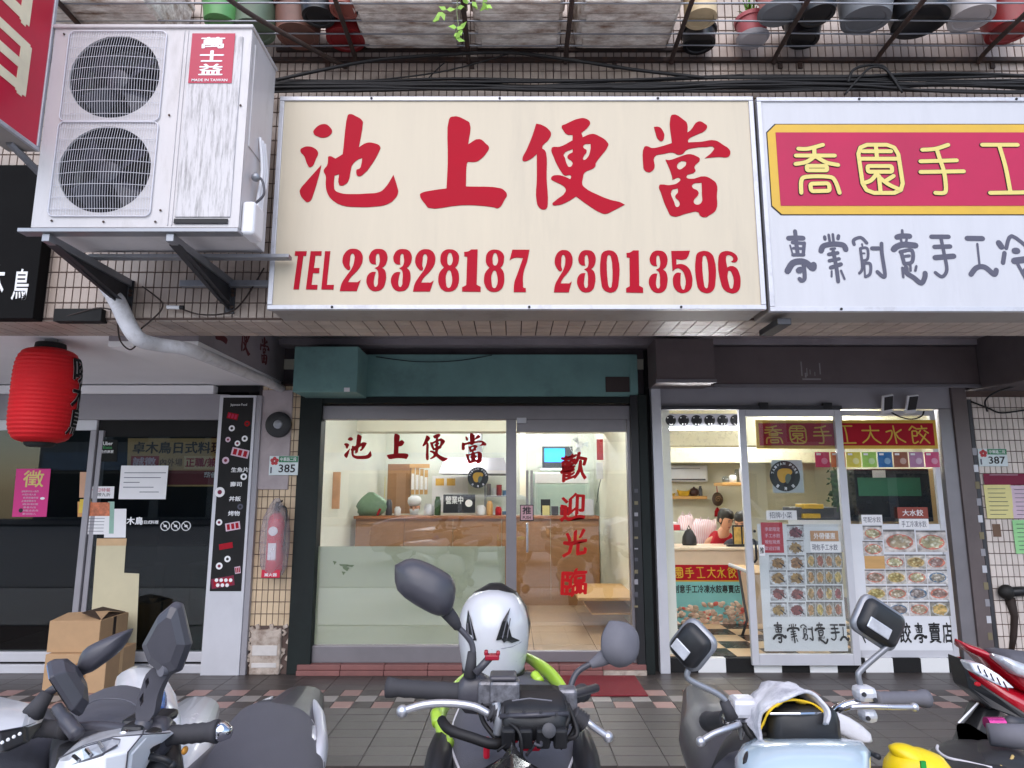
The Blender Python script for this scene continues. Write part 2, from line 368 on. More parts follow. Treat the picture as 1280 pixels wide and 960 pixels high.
def G(s):
    """'x,y x,y! ...' -> outline points, ! marks a corner"""
    out = []
    for t in s.split():
        c = t.endswith('!'); x, y = t.rstrip('!').split(','); out.append((float(x), float(y), c))
    return out
BRUSH = {   # outlines of the brush-style characters and the poster digits
 '池': ((360, 130, 6.4), ['192,235 205,200 275,163 325,190 342,225 320,258 285,273 230,265',
   '95,375 120,352 160,345 205,358 237,392 225,440 178,512 158,490 130,425',
   '268,495! 266,520 210,750 200,772 175,787 155,778 108,705 115,680 150,635',
   '475,83 530,100 585,140 587,165 563,352! 625,316 680,318 735,348 728,380 650,520 625,550 565,582 550,545 553,530! 578,520 588,490 594,437! 560,450 515,495 505,540 490,620 465,648 430,657 417,648 415,565! 378,578! 378,660 385,690 430,715 530,724 640,720 740,708 775,685 848,572! 880,665 889,710 860,765 800,805 700,822 580,825 450,812 370,770 330,720 312,650 308,580 290,540 295,525 315,498 320,428! 335,423 380,443! 436,408! 462,95']),
 '上': ((510, 130, 6.4), ['322,128 345,103 470,138 490,155 480,328! 568,285 625,325 647,350 635,385 570,455 545,467 480,468! 472,480 466,664! 740,678 770,695 792,728 775,765 720,835 690,828 560,813 430,811 172,831 150,808 102,730 110,718 220,692 312,680! 318,480']),
 '便': ((640, 130, 6.4), ['195,160! 240,170 300,212 315,240 295,290 242,357 262,375 274,400 276,600 283,800 275,835 250,847 215,830 195,780 198,600 199,405! 150,445 90,462 83,450 120,365 165,255',
   '402,180 430,165 560,115 600,120 632,150 620,180 560,235! 570,270! 648,243 700,260 770,315 775,335 670,480 668,500 650,520 580,555 565,600 560,650 580,675 680,730 780,770 860,790 893,808! 800,855 740,880 705,873 600,810 508,743! 440,785 360,812 320,805 340,780 425,705 425,680 400,655 340,625 312,605 320,585 360,575 410,583 465,607! 470,578 420,577 395,550 335,430 318,360 330,350 380,348 487,296! 489,252! 440,245 415,215',
   '487,365! 415,408 425,440 440,490 458,510 485,485 480,465 445,435 450,415 487,392!', '575,335 632,322! 630,370 600,440 572,452 572,430 600,378 575,355']),
 '當': ((790, 130, 6.4), ['187,187! 230,188 262,230 268,260 245,303 215,285 200,245',
   '322,115 340,87 430,130 454,155 455,232! 480,215 550,142 600,162 616,180 605,210 530,250 470,280 456,300 458,313! 560,308 675,297 740,335 785,370 792,400 775,428 700,430 585,440! 650,385 663,355 600,350 500,358 440,375 410,405 375,412 330,395 260,405 182,430 178,520 150,548 130,553 95,530 90,500 103,350 120,343 165,358 240,345 327,318!',
   '270,452! 300,455 380,430 460,408 520,425 545,447 498,510 505,545 430,590 465,605 575,585 640,615 667,645 665,740 652,850 600,890 565,907 525,893 512,868 430,875 300,897 270,850 225,720 213,655 235,650 295,655 370,628 380,602 318,612! 315,580',
   '363,490 430,467 435,480 410,515 370,528', '307,700 358,680! 358,710 335,745 365,785 365,815 342,827 325,790', '473,655 550,635! 548,720 538,795 490,805 480,780 522,720 510,695 480,680']),
 'T': ((360, 300, 8), ['63,113! 178,113! 175,160! 147,160! 120,495! 66,495! 92,160! 60,158!']),
 'E': ((360, 300, 8), ['218,113! 328,113! 326,158! 268,158! 258,282! 315,282! 312,333! 252,333! 243,450! 303,450! 301,497! 190,495!']),
 'L': ((360, 300, 8), ['362,113! 415,113! 395,450! 466,450! 463,497! 343,495!']),
 '2': (0, ['623,275 610,290 575,270 548,225 543,190 560,130 600,90 645,80 700,93 735,135 743,180 730,240 690,300 625,370 607,408! 700,408! 730,388! 695,495! 530,495! 545,420 580,360 640,270 660,200 655,140 638,127 622,145 617,190 615,240']),
 '3': (0, ['880,245! 830,235 806,190 815,140 850,100 905,90 960,105 990,150 990,210 970,255 943,278! 970,300 985,350 980,420 955,480 900,507 835,495 795,440 788,395 805,345 840,320 880,318! 868,370 865,440 880,465 898,455 905,400 905,330 895,300 868,280! 900,262 912,240 912,170 897,137 882,145 875,190 876,225']),
 '8': (0, ['360,275! 330,240 322,190 335,135 370,105 418,97 470,110 505,150 508,200 495,250 473,275! 500,310 512,370 505,440 475,490 410,512 350,495 312,440 305,380 320,320', '417,130 395,160 392,210 400,245 418,255 438,240 440,160', '413,302 392,320 385,440 395,468 412,475 430,462 436,340']),
 '1': (0, ['560,120! 600,115 632,95! 695,95! 688,445! 728,465! 728,515! 545,512! 545,470! 585,450! 592,168! 562,165!']),
 '7': (0, ['1045,105! 1215,105! 1190,220 1155,330 1150,440 1155,470 1177,475! 1177,513! 1058,513! 1065,420 1090,350 1150,185! 1060,185 1018,207!']),
 '0': (0, ['640,200 660,150 700,128 770,122 830,150 860,200 862,480 840,550 790,588 720,588 660,550 640,490', '745,172 725,190 725,500 735,530 752,540 770,525 770,190']),
 '5': (0, ['372,150! 585,147! 560,210 530,240 425,240! 425,300! 480,293 550,325 590,400 595,500 570,570 500,607 440,600 390,550 378,480 385,430 420,390 470,390! 465,440 470,550 490,573 510,550 508,400 470,350 430,340 378,372!']),
 '6': (0, ['1045,243! 1070,225 1070,195 1040,172 1000,175 988,195 995,312! 1040,295 1100,315 1135,380 1142,500 1120,570 1070,605 1000,600 940,560 912,490 898,200 920,150 970,125 1030,125 1090,150 1122,190 1120,235 1080,255', '1018,347 1000,370 1008,520 1018,550 1035,555 1052,535 1045,370']),
}
def brush_mesh(ch):
    spl = [[(x, -y, c) for x, y, c in G(s)] for s in BRUSH[ch][1]]
    return curve_mesh(spl, .02)
def brush(name, ch, m, parent, box, Y, depth=.002):
    """box in photograph pixels or None for where the outline was seen"""
    me = brush_mesh(ch)
    if box is None:
        ox, oy, s = BRUSH[ch][0]
        xs = [v.co.x for v in me.vertices]; zs = [-v.co.z for v in me.vertices]
        box = (ox+min(xs)/s, oy+min(zs)/s, ox+max(xs)/s, oy+max(zs)/s)
    return link(name, fit(me, *rect(*box, Y), Y, depth), m, parent)
SEAL = {   # seal-style characters: centre lines of the strokes; o marks a closed stroke
 '喬': '230,205 330,205 480,165|200,275 590,275|390,200 385,290|385,285 300,340 190,360|400,285 500,345 615,370|o300,380 500,380 500,425 300,425|225,650 235,530 290,490 510,490 570,530 605,650|o320,560 505,555 510,630 325,635',
 '園': 'o820,180 1225,180 1250,640 845,640|1010,180 1010,310|870,243 1160,243|840,315 1215,315|o905,385 1150,385 1150,440 905,440|1000,450 930,520 860,545|1012,480 1012,630|1010,490 1100,560 1210,610|1160,480 1070,530',
 '手': '290,220 420,210 545,170|260,335 610,325|250,440 665,433|430,215 450,320 475,440 475,600 450,645 370,645',
 '工': '870,215 1225,215|1040,220 1075,400 1090,600|890,615 1300,610',
 '大': '145,157 300,157|222,115 222,170 195,230 145,270|222,170 250,230 310,275',
 '水': '455,115 475,275|390,170 440,160 430,220 390,270|470,185 525,150|475,190 500,230 555,265',
 '餃': '645,115 615,150|645,115 685,140|o640,160 688,160 688,208 640,208|640,165 645,275 690,262|735,112 740,135|695,140 785,135|722,155 700,183|758,155 795,180|710,275 770,190|715,190 800,278',
}
CLERK = {  # clerical-style characters, each stroke with its own half width
 '專': '18:130,125 200,122 275,125|14:200,50 205,200 210,300|12:165,170 285,180|6:140,200 160,300|12:285,175 265,300|10:170,230 270,235|12:160,300 270,300|8:170,355 265,350|22:95,470 150,390 225,368 290,385 350,440 362,405|14:262,400 262,540 230,570 210,550|22:210,464 225,455',
 '業': '12:500,120 502,145|10:545,100 552,175|10:590,95 592,175|13:650,110 642,140|20:450,265 480,215 580,195 690,205 715,250|9:555,245 600,240|14:530,300 625,285|13:530,365 635,345|15:540,435 650,400|14:580,270 600,450 605,575|7:545,470 540,525|8:645,465 675,550',
 '創': '15:800,205 800,160 870,135 920,190|8:875,200 878,240|12:855,245 920,245 915,350 860,370|8:875,295 890,295|12:855,250 858,440 825,495|13:870,400 935,400 925,500 880,530|8:880,400 875,530|18:965,245 1030,245|16:1060,195 1055,300 1065,500 1045,530 995,480',
 '意': '9:75,60 72,120|18:10,130 60,118 150,120|8:50,150 55,185|8:115,150 105,185|20:-40,255 0,225 80,205 205,215|12:30,280 160,265 150,380 60,400|12:40,285 60,400|10:75,325 125,320|8:35,440 35,535|16:75,440 80,495 150,540 225,595 270,540 280,495|8:125,400 122,470|8:190,425 175,470',
 '手': '20:375,140 550,140|20:395,240 555,235|24:390,345 580,330|15:470,150 485,300 495,460 440,530 375,490',
 '工': '26:735,168 880,170|11:825,215 822,390|25:730,470 790,415 870,410 950,470 975,435',
 '冷': '22:1060,190 1080,230|16:1100,290 1075,390|14:1120,245 1185,120 1340,265|24:1195,270 1215,270|25:1180,370 1320,350|12:1205,400 1275,590|14:1320,350 1290,430 1240,480',
}
def clerk(parent, ch, x0, x1, z0, z1, y, m):
    return seal(parent, ch, x0, x1, z0, z1, y, m, (z1-z0)/350, clerk=True)
def seal(parent, ch, x0, x1, z0, z1, y, m, w, outline=None, ow=.003, name='character', clerk=False):
    strokes = []
    for s in (CLERK if clerk else SEAL)[ch].split('|'):
        ws = 1.0
        if ':' in s: ws, s = s.split(':'); ws = float(ws)
        cl = s.startswith('o'); strokes.append((cl, [tuple(map(float, p.split(','))) for p in s.lstrip('o').split()], ws))
    xs = [p[0] for _, q, _w in strokes for p in q]; ys = [p[1] for _, q, _w in strokes for p in q]
    a, b, c, d = min(xs), max(xs), min(ys), max(ys)
    def flat(width, y0):
        mb = MB(); k = 0
        for cl, q, ws in strokes:
            wd = width*ws if clerk else width
            pts = [Vector((x0+(p[0]-a)/(b-a)*(x1-x0), 0, z1-(p[1]-c)/(d-c)*(z1-z0))) for p in q]
            if cl:
                pts.append(pts[0])
                r = []
                for i in range(len(pts)-1):      # rounded corners
                    p, n = pts[i], pts[i+1]; pr = pts[i-1] if i else pts[-2]
                    L = min((n-p).length, (pr-p).length)*.25
                    r += [p+(pr-p).normalized()*L, p+((pr-p).normalized()*L+(n-p).normalized()*L)*.3, p+(n-p).normalized()*L]
                pts = r+[r[0]]
            else: pts = smoothline(pts, 4) if len(pts) > 2 else pts
            for i in range(len(pts)-1):
                p, n = pts[i], pts[i+1]; t = (n-p)
                if t.length < 1e-6: continue
                t.normalize(); s_ = Vector((-t.z, 0, t.x))*wd
                k += 1; off = Vector((0, y0-.00003*k, 0))
                cap = [n+(s_*math.cos(R(g))+t*wd*math.sin(R(g))) for g in (0, 45, 90, 135, 180)]
                cap2 = [p+(-s_*math.cos(R(g))-t*wd*math.sin(R(g))) for g in (0, 45, 90, 135, 180)]
                q_ = [v+off for v in cap+cap2]
                mb.add(q_, [tuple(range(len(q_)))])
        return mb
    if outline is not None:
        o = flat(w, y-.0045).build(name, m, parent)
        flat(w+ow, y-.001).build('outline', outline, o if o.parent is None or o.parent.parent is None else parent)
        return o
    return flat(w, y-.001).build(name, m, parent)
def tube_obj(name, pts, r, m, parent=None, n=8, smooth=6, label=None, cat=None, group=None):
    o = MB().tube(smoothline(pts, smooth) if smooth else pts, r, n).build(name, m, parent, smooth=True)
    if label: tag(o, label, cat, group)
    return o
def tiles(mb, origin, ux, uz, nrm, nu, nv, tw, th, gap, d, skip=None):
    """a sheet of raised wall tiles, each its own block"""
    o = Vector(origin); ux = Vector(ux); uz = Vector(uz); n = Vector(nrm)
    for j in range(nv):
        for i in range(nu):
            if skip and skip(i, j): continue
            e = random.uniform(0, .0012)
            a = o+ux*(i*(tw+gap))+uz*(j*(th+gap)); p = [a, a+ux*tw, a+ux*tw+uz*th, a+uz*th]
            c = .12
            f = [q+n*(d+e)+((a+ux*tw/2+uz*th/2)-q)*c*min(1, .004/min(tw, th)*4) for q in p]
            mb.add(p+f, [(4, 5, 6, 7), (0, 1, 5, 4), (1, 2, 6, 5), (2, 3, 7, 6), (3, 0, 4, 7)])
    return mb
# ================================================================== ground
S = 6.18                     # the shop fronts
YW = 4.10; YB = 4.51; ZB = 2.64   # the tiled beam over the pavement edge
road = bx('road', mat('asphalt', (164, 162, 160), .9, var=.15, scale=20, bump=.6, bscale=160), None, -60, 60, -26, .9, -.3, -.12, 0); tag(road, kind='structure')
far_pave = bx('far_pavement', mat('far_paving', (128, 122, 118), .85, var=.15), None, -60, 60, -30, -22.5, -.3, 0, 0); tag(far_pave, kind='structure')
for x in (-12, -7, -2, 3, 8, 13):
    pass
line = MB()
for i in range(9): line.box(-40+i*9, -36+i*9, -10.1, -9.95, -.12, -.116)
tag(line.build('road_marking', mat('road_paint', (214, 214, 208), .7, dirt=.4), None), kind='structure')
tag(bx('bounce_sidewalk', mat('bounce_concrete', (208, 205, 200), .85, var=.1, scale=3, bump=.3, dirt=.3, dirtc=(150, 146, 140)), None, -60, 60, .9, 4.04, -.3, 0, .01), kind='structure')  # unseen strip, added pale to bounce light up to the arcade ceilings
pave = bx('pavement', M['grout'], None, -60, 60, 4.041, 12, -.35, -.012, 0); tag(pave, kind='structure')
tag(bx('kerb', mat('kerb_stone', (142, 138, 134), .85, var=.15, bump=.4), None, -60, 60, .72, .9, -.3, .01, .015), kind='structure')
# paving tiles 30 x 15 cm, a band of small pink, grey and dark squares
M['pave_tile'] = mat('pave_tile', (70, 64, 62), .42, var=.16, scale=7, rnd=.2, dirt=.6, dirtc=(50, 45, 43), stretch=(1, 6, 1), bump=.25, bscale=30)
M['pave_pink'] = mat('pave_pink', (154, 122, 116), .5, var=.14, scale=12, rnd=.14, dirt=.55, dirtc=(126, 104, 100))
M['pave_grey'] = mat('pave_grey', (140, 134, 131), .5, var=.14, scale=12, rnd=.14, dirt=.55, dirtc=(116, 110, 106))
M['pave_dark'] = mat('pave_dark', (58, 51, 49), .45, var=.14, scale=9, rnd=.14)
def tile_mesh(w, d, name):
    mb = MB(); c = .002; z0, z1 = -.02, 0
    mb.add([(-w/2, -d/2, z0), (w/2, -d/2, z0), (w/2, d/2, z0), (-w/2, d/2, z0), (-w/2, -d/2, z1-c), (w/2, -d/2, z1-c), (w/2, d/2, z1-c), (-w/2, d/2, z1-c),
            (-w/2+c, -d/2+c, z1), (w/2-c, -d/2+c, z1), (w/2-c, d/2-c, z1), (-w/2+c, d/2-c, z1)],
           [(8, 9, 10, 11)]+[(i, (i+1) % 4, 4+(i+1) % 4, 4+i) for i in range(4)]+[(4+i, 4+(i+1) % 4, 8+(i+1) % 4, 8+i) for i in range(4)])
    return mb
long_me = tile_mesh(.297, .147, 't').mesh('paving_tile'); long_me.materials.append(M['pave_tile'])
sq = {}
for k in ('pave_pink', 'pave_grey', 'pave_dark'):
    sq[k] = tile_mesh(.147, .147, 's').mesh('square_tile'); sq[k].materials.append(M[k])
BAND0 = 5.19                # near edge of the band of squares (three rows)
n_tile = 0
rest = MB()
rows = []
y = BAND0-.075; j = 0
while y > 4.12:
    rows.append((y, 'long', j)); y -= .15; j += 1
for k in range(3): rows.append((BAND0+.075+.15*k, k, 0))
for k in range(6): rows.append((BAND0+.075+.15*(3+k), 'dark', k))
rows.sort(key=lambda r: abs(r[0]-5.0))
def tile_obj(name, me, x, y):
    o = bpy.data.objects.new(name, me); COL.objects.link(o); o.parent = pave
    o.location = (x, y, random.uniform(-.0008, .0008)); o.rotation_euler = (R(random.uniform(-.15, .15)), R(random.uniform(-.15, .15)), 0)
off0 = UZ(416.6, 912, 0).x % .3
cand = []
for y, kind, j in rows:
    if kind == 'long':
        for i in range(-16, 17):
            x = off0+.15+i*.3
            cand.append((y, x, 'long'))
    elif kind == 'dark':
        for i in range(-16, 17): cand.append((y, off0+.15+i*.3, 'long'))
    else:
        for i in range(-30, 31):
            x = off0+.075+i*.15
            k = ('pave_pink' if i % 2 else 'pave_dark') if kind == 0 else ('pave_grey' if i % 2 == 0 else 'pave_dark') if kind == 1 else ('pave_pink' if i % 2 else 'pave_dark')
            cand.append((y, x, k))
def seen(y, x):
    f = y*CT-CAM_H*ST; u = 640+x/f*F_PX
    return -15 < u < 1295 and 4.05 < y < 6.1
def px_size(y, x): return 1/y
vis = [c for c in cand if seen(c[0], c[1])]
vis.sort(key=lambda c: c[0])
pick = set((c[0], c[1]) for c in vis if c[2] != 'long')
for c in vis:
    if len(pick) < 300 and c[2] == 'long': pick.add((c[0], c[1]))
M['pave_tile_rest'] = mat('pave_tile_rest', (70, 64, 62), .42, var=.16, scale=7, isl=.16, dirt=.35, dirtc=(54, 49, 47), stretch=(1, 6, 1))
for y, x, k in cand:
    if (y, x) in pick: tile_obj('tile', long_me if k == 'long' else sq[k], x, y)
    elif k == 'long' or abs(x) < 4.6:
        mb = tile_mesh(.297 if k == 'long' else .147, .147, 'r'); rest.add([(vx+x, vy+y, vz) for vx, vy, vz in mb.v], mb.f)
tag(rest.build('paving_tiles', M['pave_tile_rest'], pave), kind='stuff')

# ================================================================== the building above the pavement
bld = thing('street_building', 'tiled street building with a beam over the pavement and balcony wall above', 'building', (0, YW, 0))
bx('front_beam', M['grout'], bld, -9, 9, YW, YB, ZB, 5.0, 0)
bx('upper_wall', M['plaster_white'], bld, -9, 9, 4.25, 4.6, 5.0, 8.5, 0)
bx('arcade_ceiling', M['plaster'], bld, -9, 9, YB, S+.6, 2.98, 3.2, 0)
bx('rear_wall', M['concrete_dark'], bld, -9, 9, 11.8, 12, -.1, 3.2, 0)
bx('lintel', M['plaster'], bld, -2.18, 9, S-.12, S+.3, 2.925, 2.99, 0)
mb = MB(); tw, th, g = .0455, .0955, .006
nu = int(8.6/(tw+g))
for (zlo, zhi) in ((ZB+.012, 4.99),):
    tiles(mb, (-4.3, YW, zlo), (1, 0, 0), (0, 0, 1), (0, -1, 0), nu, int((zhi-zlo)/(th+g)), tw, th, g, .006)
tiles(mb, (-4.3, YW+.008, ZB), (1, 0, 0), (0, 1, 0), (0, 0, -1), nu//2, 4, .0955, .0955, g, .006)
tag(mb.build('beam_tiles', M['tile_beam'], bld), kind='stuff')
# cross beams over the two pillars, the white ceiling of the left bay
XA, XB_ = -2.81, -2.18
bx('cross_beam', M['plaster'], bld, XA, XB_, YB+.001, S+.25, 2.60, 2.979, .004)
MB().add([(-9, YB+.002, 2.635), (XA-.002, YB+.002, 2.635), (XA-.002, S+.05, 2.56), (-9, S+.05, 2.56), (-9, YB+.002, 2.9), (XA-.002, YB+.002, 2.9), (XA-.002, S+.05, 2.9), (-9, S+.05, 2.9)],
         [(0, 1, 2, 3), (0, 4, 5, 1), (1, 5, 6, 2), (2, 6, 7, 3), (3, 7, 4, 0), (4, 7, 6, 5)]).build('bay_ceiling', M['plaster_white'], bld)
bx('beam_soffit', M['plaster_white'], bld, XA, XB_-.004, YB+.003, S+.02, 2.56, 2.598, .002)
XC = U(1216, 480, S).x
bx('cross_beam', M['concrete_dark'], bld, XC, XC+.7, YB+.001, S+.25, 2.50, 2.979, .004)
# painted characters left on the side of the cross beam
for ch, yy in (('上', 4.85), ('便', 5.3), ('當', 5.72)):
    me = fit(brush_mesh(ch), -.11, .11, -.12, .12, 0, .001)
    for v in me.vertices: v.co = Vector((XB_+.0025-v.co.y, yy+v.co.x, 2.79+v.co.z))
    link('character', me, mat('faded_maroon', (96, 40, 44), .8, var=.25, scale=20), bld)

def pillar(x0, x1, y0, y1, z1, tm, tw, th, skip=None, ztile=0):
    p = bx('pillar', M['grout'], bld, x0, x1, y0, y1, -.01, z1, 0)
    mb = MB(); g = .006
    tiles(mb, (x0+.003, y0, ztile), (1, 0, 0), (0, 0, 1), (0, -1, 0), int((x1-x0)/(tw+g)), int((z1-ztile)/(th+g)), tw, th, g, .005, skip)
    o = mb.build('pillar_tiles', tm, p); o.location = -Vector(bld.location)-Vector(p.location)
    tag(o, kind='stuff'); return p
def fixloc(o):      # put a sub-part back at world coordinates
    w = Vector((0, 0, 0)); q = o.parent
    while q: w += Vector(q.location); q = q.parent
    o.location = -w; return o
PX0, PX1 = U(320, 640, S-.05).x, U(372, 640, S-.05).x
pz = lambda v: U(345, v, S-.06).z
zlow, ztop, zm = pz(782), pz(600), pz(560)
# lower part bare, tiles up to the extinguisher, a plastered box above with tiles along its edges
pl = pillar(PX0, PX1, S-.06, S+.25, 2.56, M['tile_pillar'], .046, .096, ztile=zlow)
plaster = MB().box(PX0+.005, PX1-.09, S-.085, S-.055, pz(612), 2.50)
fixloc(plaster.build('plaster_panel', mat('plaster_panel', (176, 164, 166), .85, var=.14, scale=8, bump=.5, bscale=18, dirt=.5, dirtc=(128, 112, 110)), pl, bevel=.006))
mb = MB()
mb.box(PX0+.04, PX1-.075, S-.10, S-.05, 0, zlow-.03)
fixloc(mb.build('broken_render', M['plaster_patch'], pl, bevel=.012))
for k in range(26):
    x = random.choice((random.uniform(PX0, PX0+.05), random.uniform(PX1-.085, PX1-.01))); z = random.uniform(.02, zlow)
    if k > 18: x = random.uniform(PX0, PX1); z = zlow-random.uniform(-.01, .05)
    q = Matrix.Translation((x, S-.065, z)) @ Matrix.Rotation(random.uniform(0, 3), 4, 'Y')
    fixloc(MB().obox(q, random.uniform(.025, .06), .03, random.uniform(.02, .05)).build('rubble', M['plaster_patch'], pl, bevel=.006))
for z0_, z1_ in ((.16, .245), (.06, .10)):
    fixloc(bx('pale_patch', mat('pale_render', (206, 200, 196), .9, var=.12, bump=.5), pl, PX0+.06, PX1-.10, S-.105, S-.095, z0_, z1_, .004))
RX0 = U(1222, 640, S-.02).x
pr = pillar(RX0, RX0+1.2, S-.02, S+.25, 2.5, M['tile_pale'], .046, .096)

# pavement-side things on the left pillar
def disc_cap():
    c = U(349, 531, S-.09); t = thing('round_vent_cap', 'black round cap with a pale centre on the left pillar above the house number', 'vent cap', c)
    MB().lathe(c, [(.118, 0), (.118, .03), (.1, .04), (.045, .042), (.042, .028)], (0, -1, 0), 32).build('ring', M['black_plastic'], t, smooth='auto')
    MB().lathe(c+Vector((0, -.029, 0)), [(.041, 0), (.041, .012), (.036, .016)], (0, -1, 0), 24).build('centre', M['galv'], t, smooth='auto')
    MB().obox(Matrix.Translation(c+Vector((0, -.048, 0))) @ Matrix.Rotation(R(-25), 4, 'Y'), .07, .006, .008).build('slot', M['galv'], t)
disc_cap()
def house_plate(u0, v0, u1, v1, Y, num, label):
    x0, x1, z0, z1 = rect(u0, v0, u1, v1, Y); t = thing('house_number_plate', label, 'house number', ((x0+x1)/2, Y, z0), 'green and white house number plates')
    w, h = x1-x0, z1-z0
    bx('plate', mat('plate_white', (214, 224, 226), .35), t, x0, x1, Y-.012, Y, z0, z1, .002)
    bx('green_band', mat('plate_green', (38, 128, 84), .35), t, x0+.33*w, x1-.01*w, Y-.0145, Y-.011, z1-.33*h, z1-.02*h, 0)
    text('number', num, M['ink_black'], t, x0+.34*w, x1-.09*w, z0+.14*h, z0+.56*h, Y-.0128, .012, .002)
    text('street_name', '中華路二段', M['ink_white'], t, x0+.38*w, x1-.06*w, z1-.28*h, z1-.07*h, Y-.015, .01, .001)
    c = Vector((x0+.18*w, Y-.0125, z1-.27*h)); mb = MB()
    for k in range(5):
        a = R(90+72*k); mb.lathe(c+Vector((math.cos(a), 0, math.sin(a)))*h*.13, [(h*.1, 0), (h*.1, .002)], (0, -1, 0), 10)
    mb.build('flower_emblem', mat('plate_red', (196, 52, 60), .4), t)
    bx('side_text', M['ink_grey'], t, x0+.05*w, x0+.10*w, Y-.0135, Y-.0115, z0+.1*h, z0+.42*h, 0)
house_plate(337, 570, 373, 594, S-.088, '385', 'green and white house number plate reading 385 on the left pillar')
house_plate(1222, 561, 1258, 583, S-.03, '387', 'green and white house number plate reading 387 on the right pillar')
def extinguisher():
    c = U(342, 714, S-.16); top = U(342, 640, S-.16); Hh = top.z-c.z; t = thing('fire_extinguisher', 'red fire extinguisher in a clear plastic bag hung on the left pillar', 'fire extinguisher', c)
    MB().lathe(c, [(.06, 0), (.072, .01), (.072, Hh*.82), (.06, Hh*.92), (.03, Hh*.98)], n=28).build('cylinder', mat('ext_red', (206, 34, 62), .3, var=.06), t, smooth='auto')
    MB().lathe(c+Vector((0, 0, Hh*.98)), [(.025, 0), (.028, .05), (.016, .07), (.016, .1)], n=14).build('valve', M['black_plastic'], t, smooth='auto')
    MB().tube([c+Vector((-.02, 0, Hh+.06)), c+Vector((.05, -.02, Hh+.1))], .008).build('handle', M['black_plastic'], t)
    tube_obj('hose', [c+Vector((.02, -.01, Hh+.05)), c+Vector((.09, -.02, Hh+.02)), c+Vector((.09, -.03, Hh*.6)), c+Vector((.085, -.03, Hh*.3))], .009, M['black_plastic'], t)
    MB().lathe(c+Vector((0, -.066, Hh*.68)), [(.04, 0), (.04, .009)], (0, -1, 0), 20).build('round_label', M['paper_white'], t)
    bx('label_sheet', M['paper_white'], t, c.x-.035, c.x+.035, c.y-.0765, c.y-.066, c.z+Hh*.2, c.z+Hh*.48, 0)
    bx('tag', mat('tag_red', (196, 24, 60), .5), t, c.x-.075, c.x+.085, c.y-.085, c.y-.08, c.z-.045, c.z+.02, 0)
    textm = text('tag_text', '滅火器', M['ink_white'], t, c.x-.05, c.x+.06, c.z-.035, c.z-.005, c.y-.0855, .01, .001)
    rings = []
    for k, (h, rx) in enumerate(((-.03, .085), (.05, .115), (.2, .125), (.34, .12), (.46, .105), (.56, .06), (.62, .02))):
        rings.append([c+Vector(((rx+.008*math.sin(5*j+k))*math.cos(2*math.pi*j/20), -.01+(rx*.85+.006*math.sin(7*j+2*k))*math.sin(2*math.pi*j/20), h*Hh/.5)) for j in range(20)])
    MB().loft(rings, cap=False).build('plastic_bag', M['bag'], t, smooth=True)
extinguisher()
# ================================================================== signs on the beam
YS = 3.76
def lightbox(name, label, x0, x1, z0, z1, face, group=None, fw=.028, y0=YS, y1=4.04):
    t = thing(name, label, 'sign', ((x0+x1)/2, y0, z0), group)
    bx('box', M['sign_side'], t, x0+.004, x1-.004, y0+.012, y1, z0+.004, z1-.004, .01)
    bx('face', face, t, x0+fw, x1-fw, y0+.004, y0+.011, z0+fw, z1-fw, 0)
    for a in ((x0, x1, z1-fw, z1), (x0, x1, z0, z0+fw), (x0, x0+fw, z0+fw+.001, z1-fw-.001), (x1-fw, x1, z0+fw+.001, z1-fw-.001)):
        bx('frame', M['frame_alu'], t, a[0], a[1], y0-.006, y0+.03, a[2], a[3], .003)
    for k in range(3):
        for z in (z0+fw/2, z1-fw/2):
            c = Vector((x0+(x1-x0)*(k+.5+.12*random.uniform(-1, 1))/3, y0-.006, z))
            MB().lathe(c, [(.008, 0), (.008, .004), (.004, .006)], (0, -1, 0), 8).build('screw', M['ink_black'], t)
    return t
SX0, SX1, SZ0, SZ1 = -1.432, 1.487, U(640, 387, YS).z, U(640, 121, YS).z
sA = lightbox('shop_sign', 'large cream lightbox sign with red brush characters and two telephone numbers', SX0, SX1, SZ0, SZ1, M['sign_cream'])
YA = YS+.0035
for ch in '池上便當': brush('character', ch, M['sign_red'], sA, None, YA, .003)
for ch in 'TEL': brush('letter', ch, M['sign_red'], sA, None, YA, .003)
for ch, a, b in zip('2332818723013506', (426, 458.5, 489, 517, 548, 578, 605, 637, 692, 721, 750, 782, 810.5, 840, 869, 898), (453, 484, 514.5, 544, 574, 601, 630.5, 662, 716, 745, 774.5, 803, 835, 865, 895, 925)):
    vv = 311+(a-426)*.006
    brush('digit', ch, M['sign_red'], sA, (a, vv, b, vv+53), YA, .003)
B0 = SX1+.022
sB = lightbox('shop_sign', 'white lightbox sign with a red and yellow panel of seal characters', B0, B0+3.2, SZ0-.012, SZ1-.005, M['sign_white'])
px0, px1, pz0, pz1 = U(962, 212, YA).x, B0+3.0, U(1120, 268, YA).z, U(1120, 156, YA).z
c = .055
def oct_pts(x0, x1, z0, z1, c, y): return [(x0+c, y, z0), (x1-c, y, z0), (x1, y, z0+c), (x1, y, z1-c), (x1-c, y, z1), (x0+c, y, z1), (x0, y, z1-c), (x0, y, z0+c)]
MB().poly(oct_pts(px0-.006, px1+.006, pz0-.006, pz1+.006, c, YA-.001), (0, .002, 0)).build('panel_outline', M['ink_black'], sB)
MB().poly(oct_pts(px0, px1, pz0, pz1, c, YA-.003), (0, .0015, 0)).build('yellow_border', M['gold'], sB)
bx('red_panel', M['sign_pink'], sB, px0+.05, px1-.05, YA-.0052, YA-.0035, pz0+.053, pz1-.053, 0)
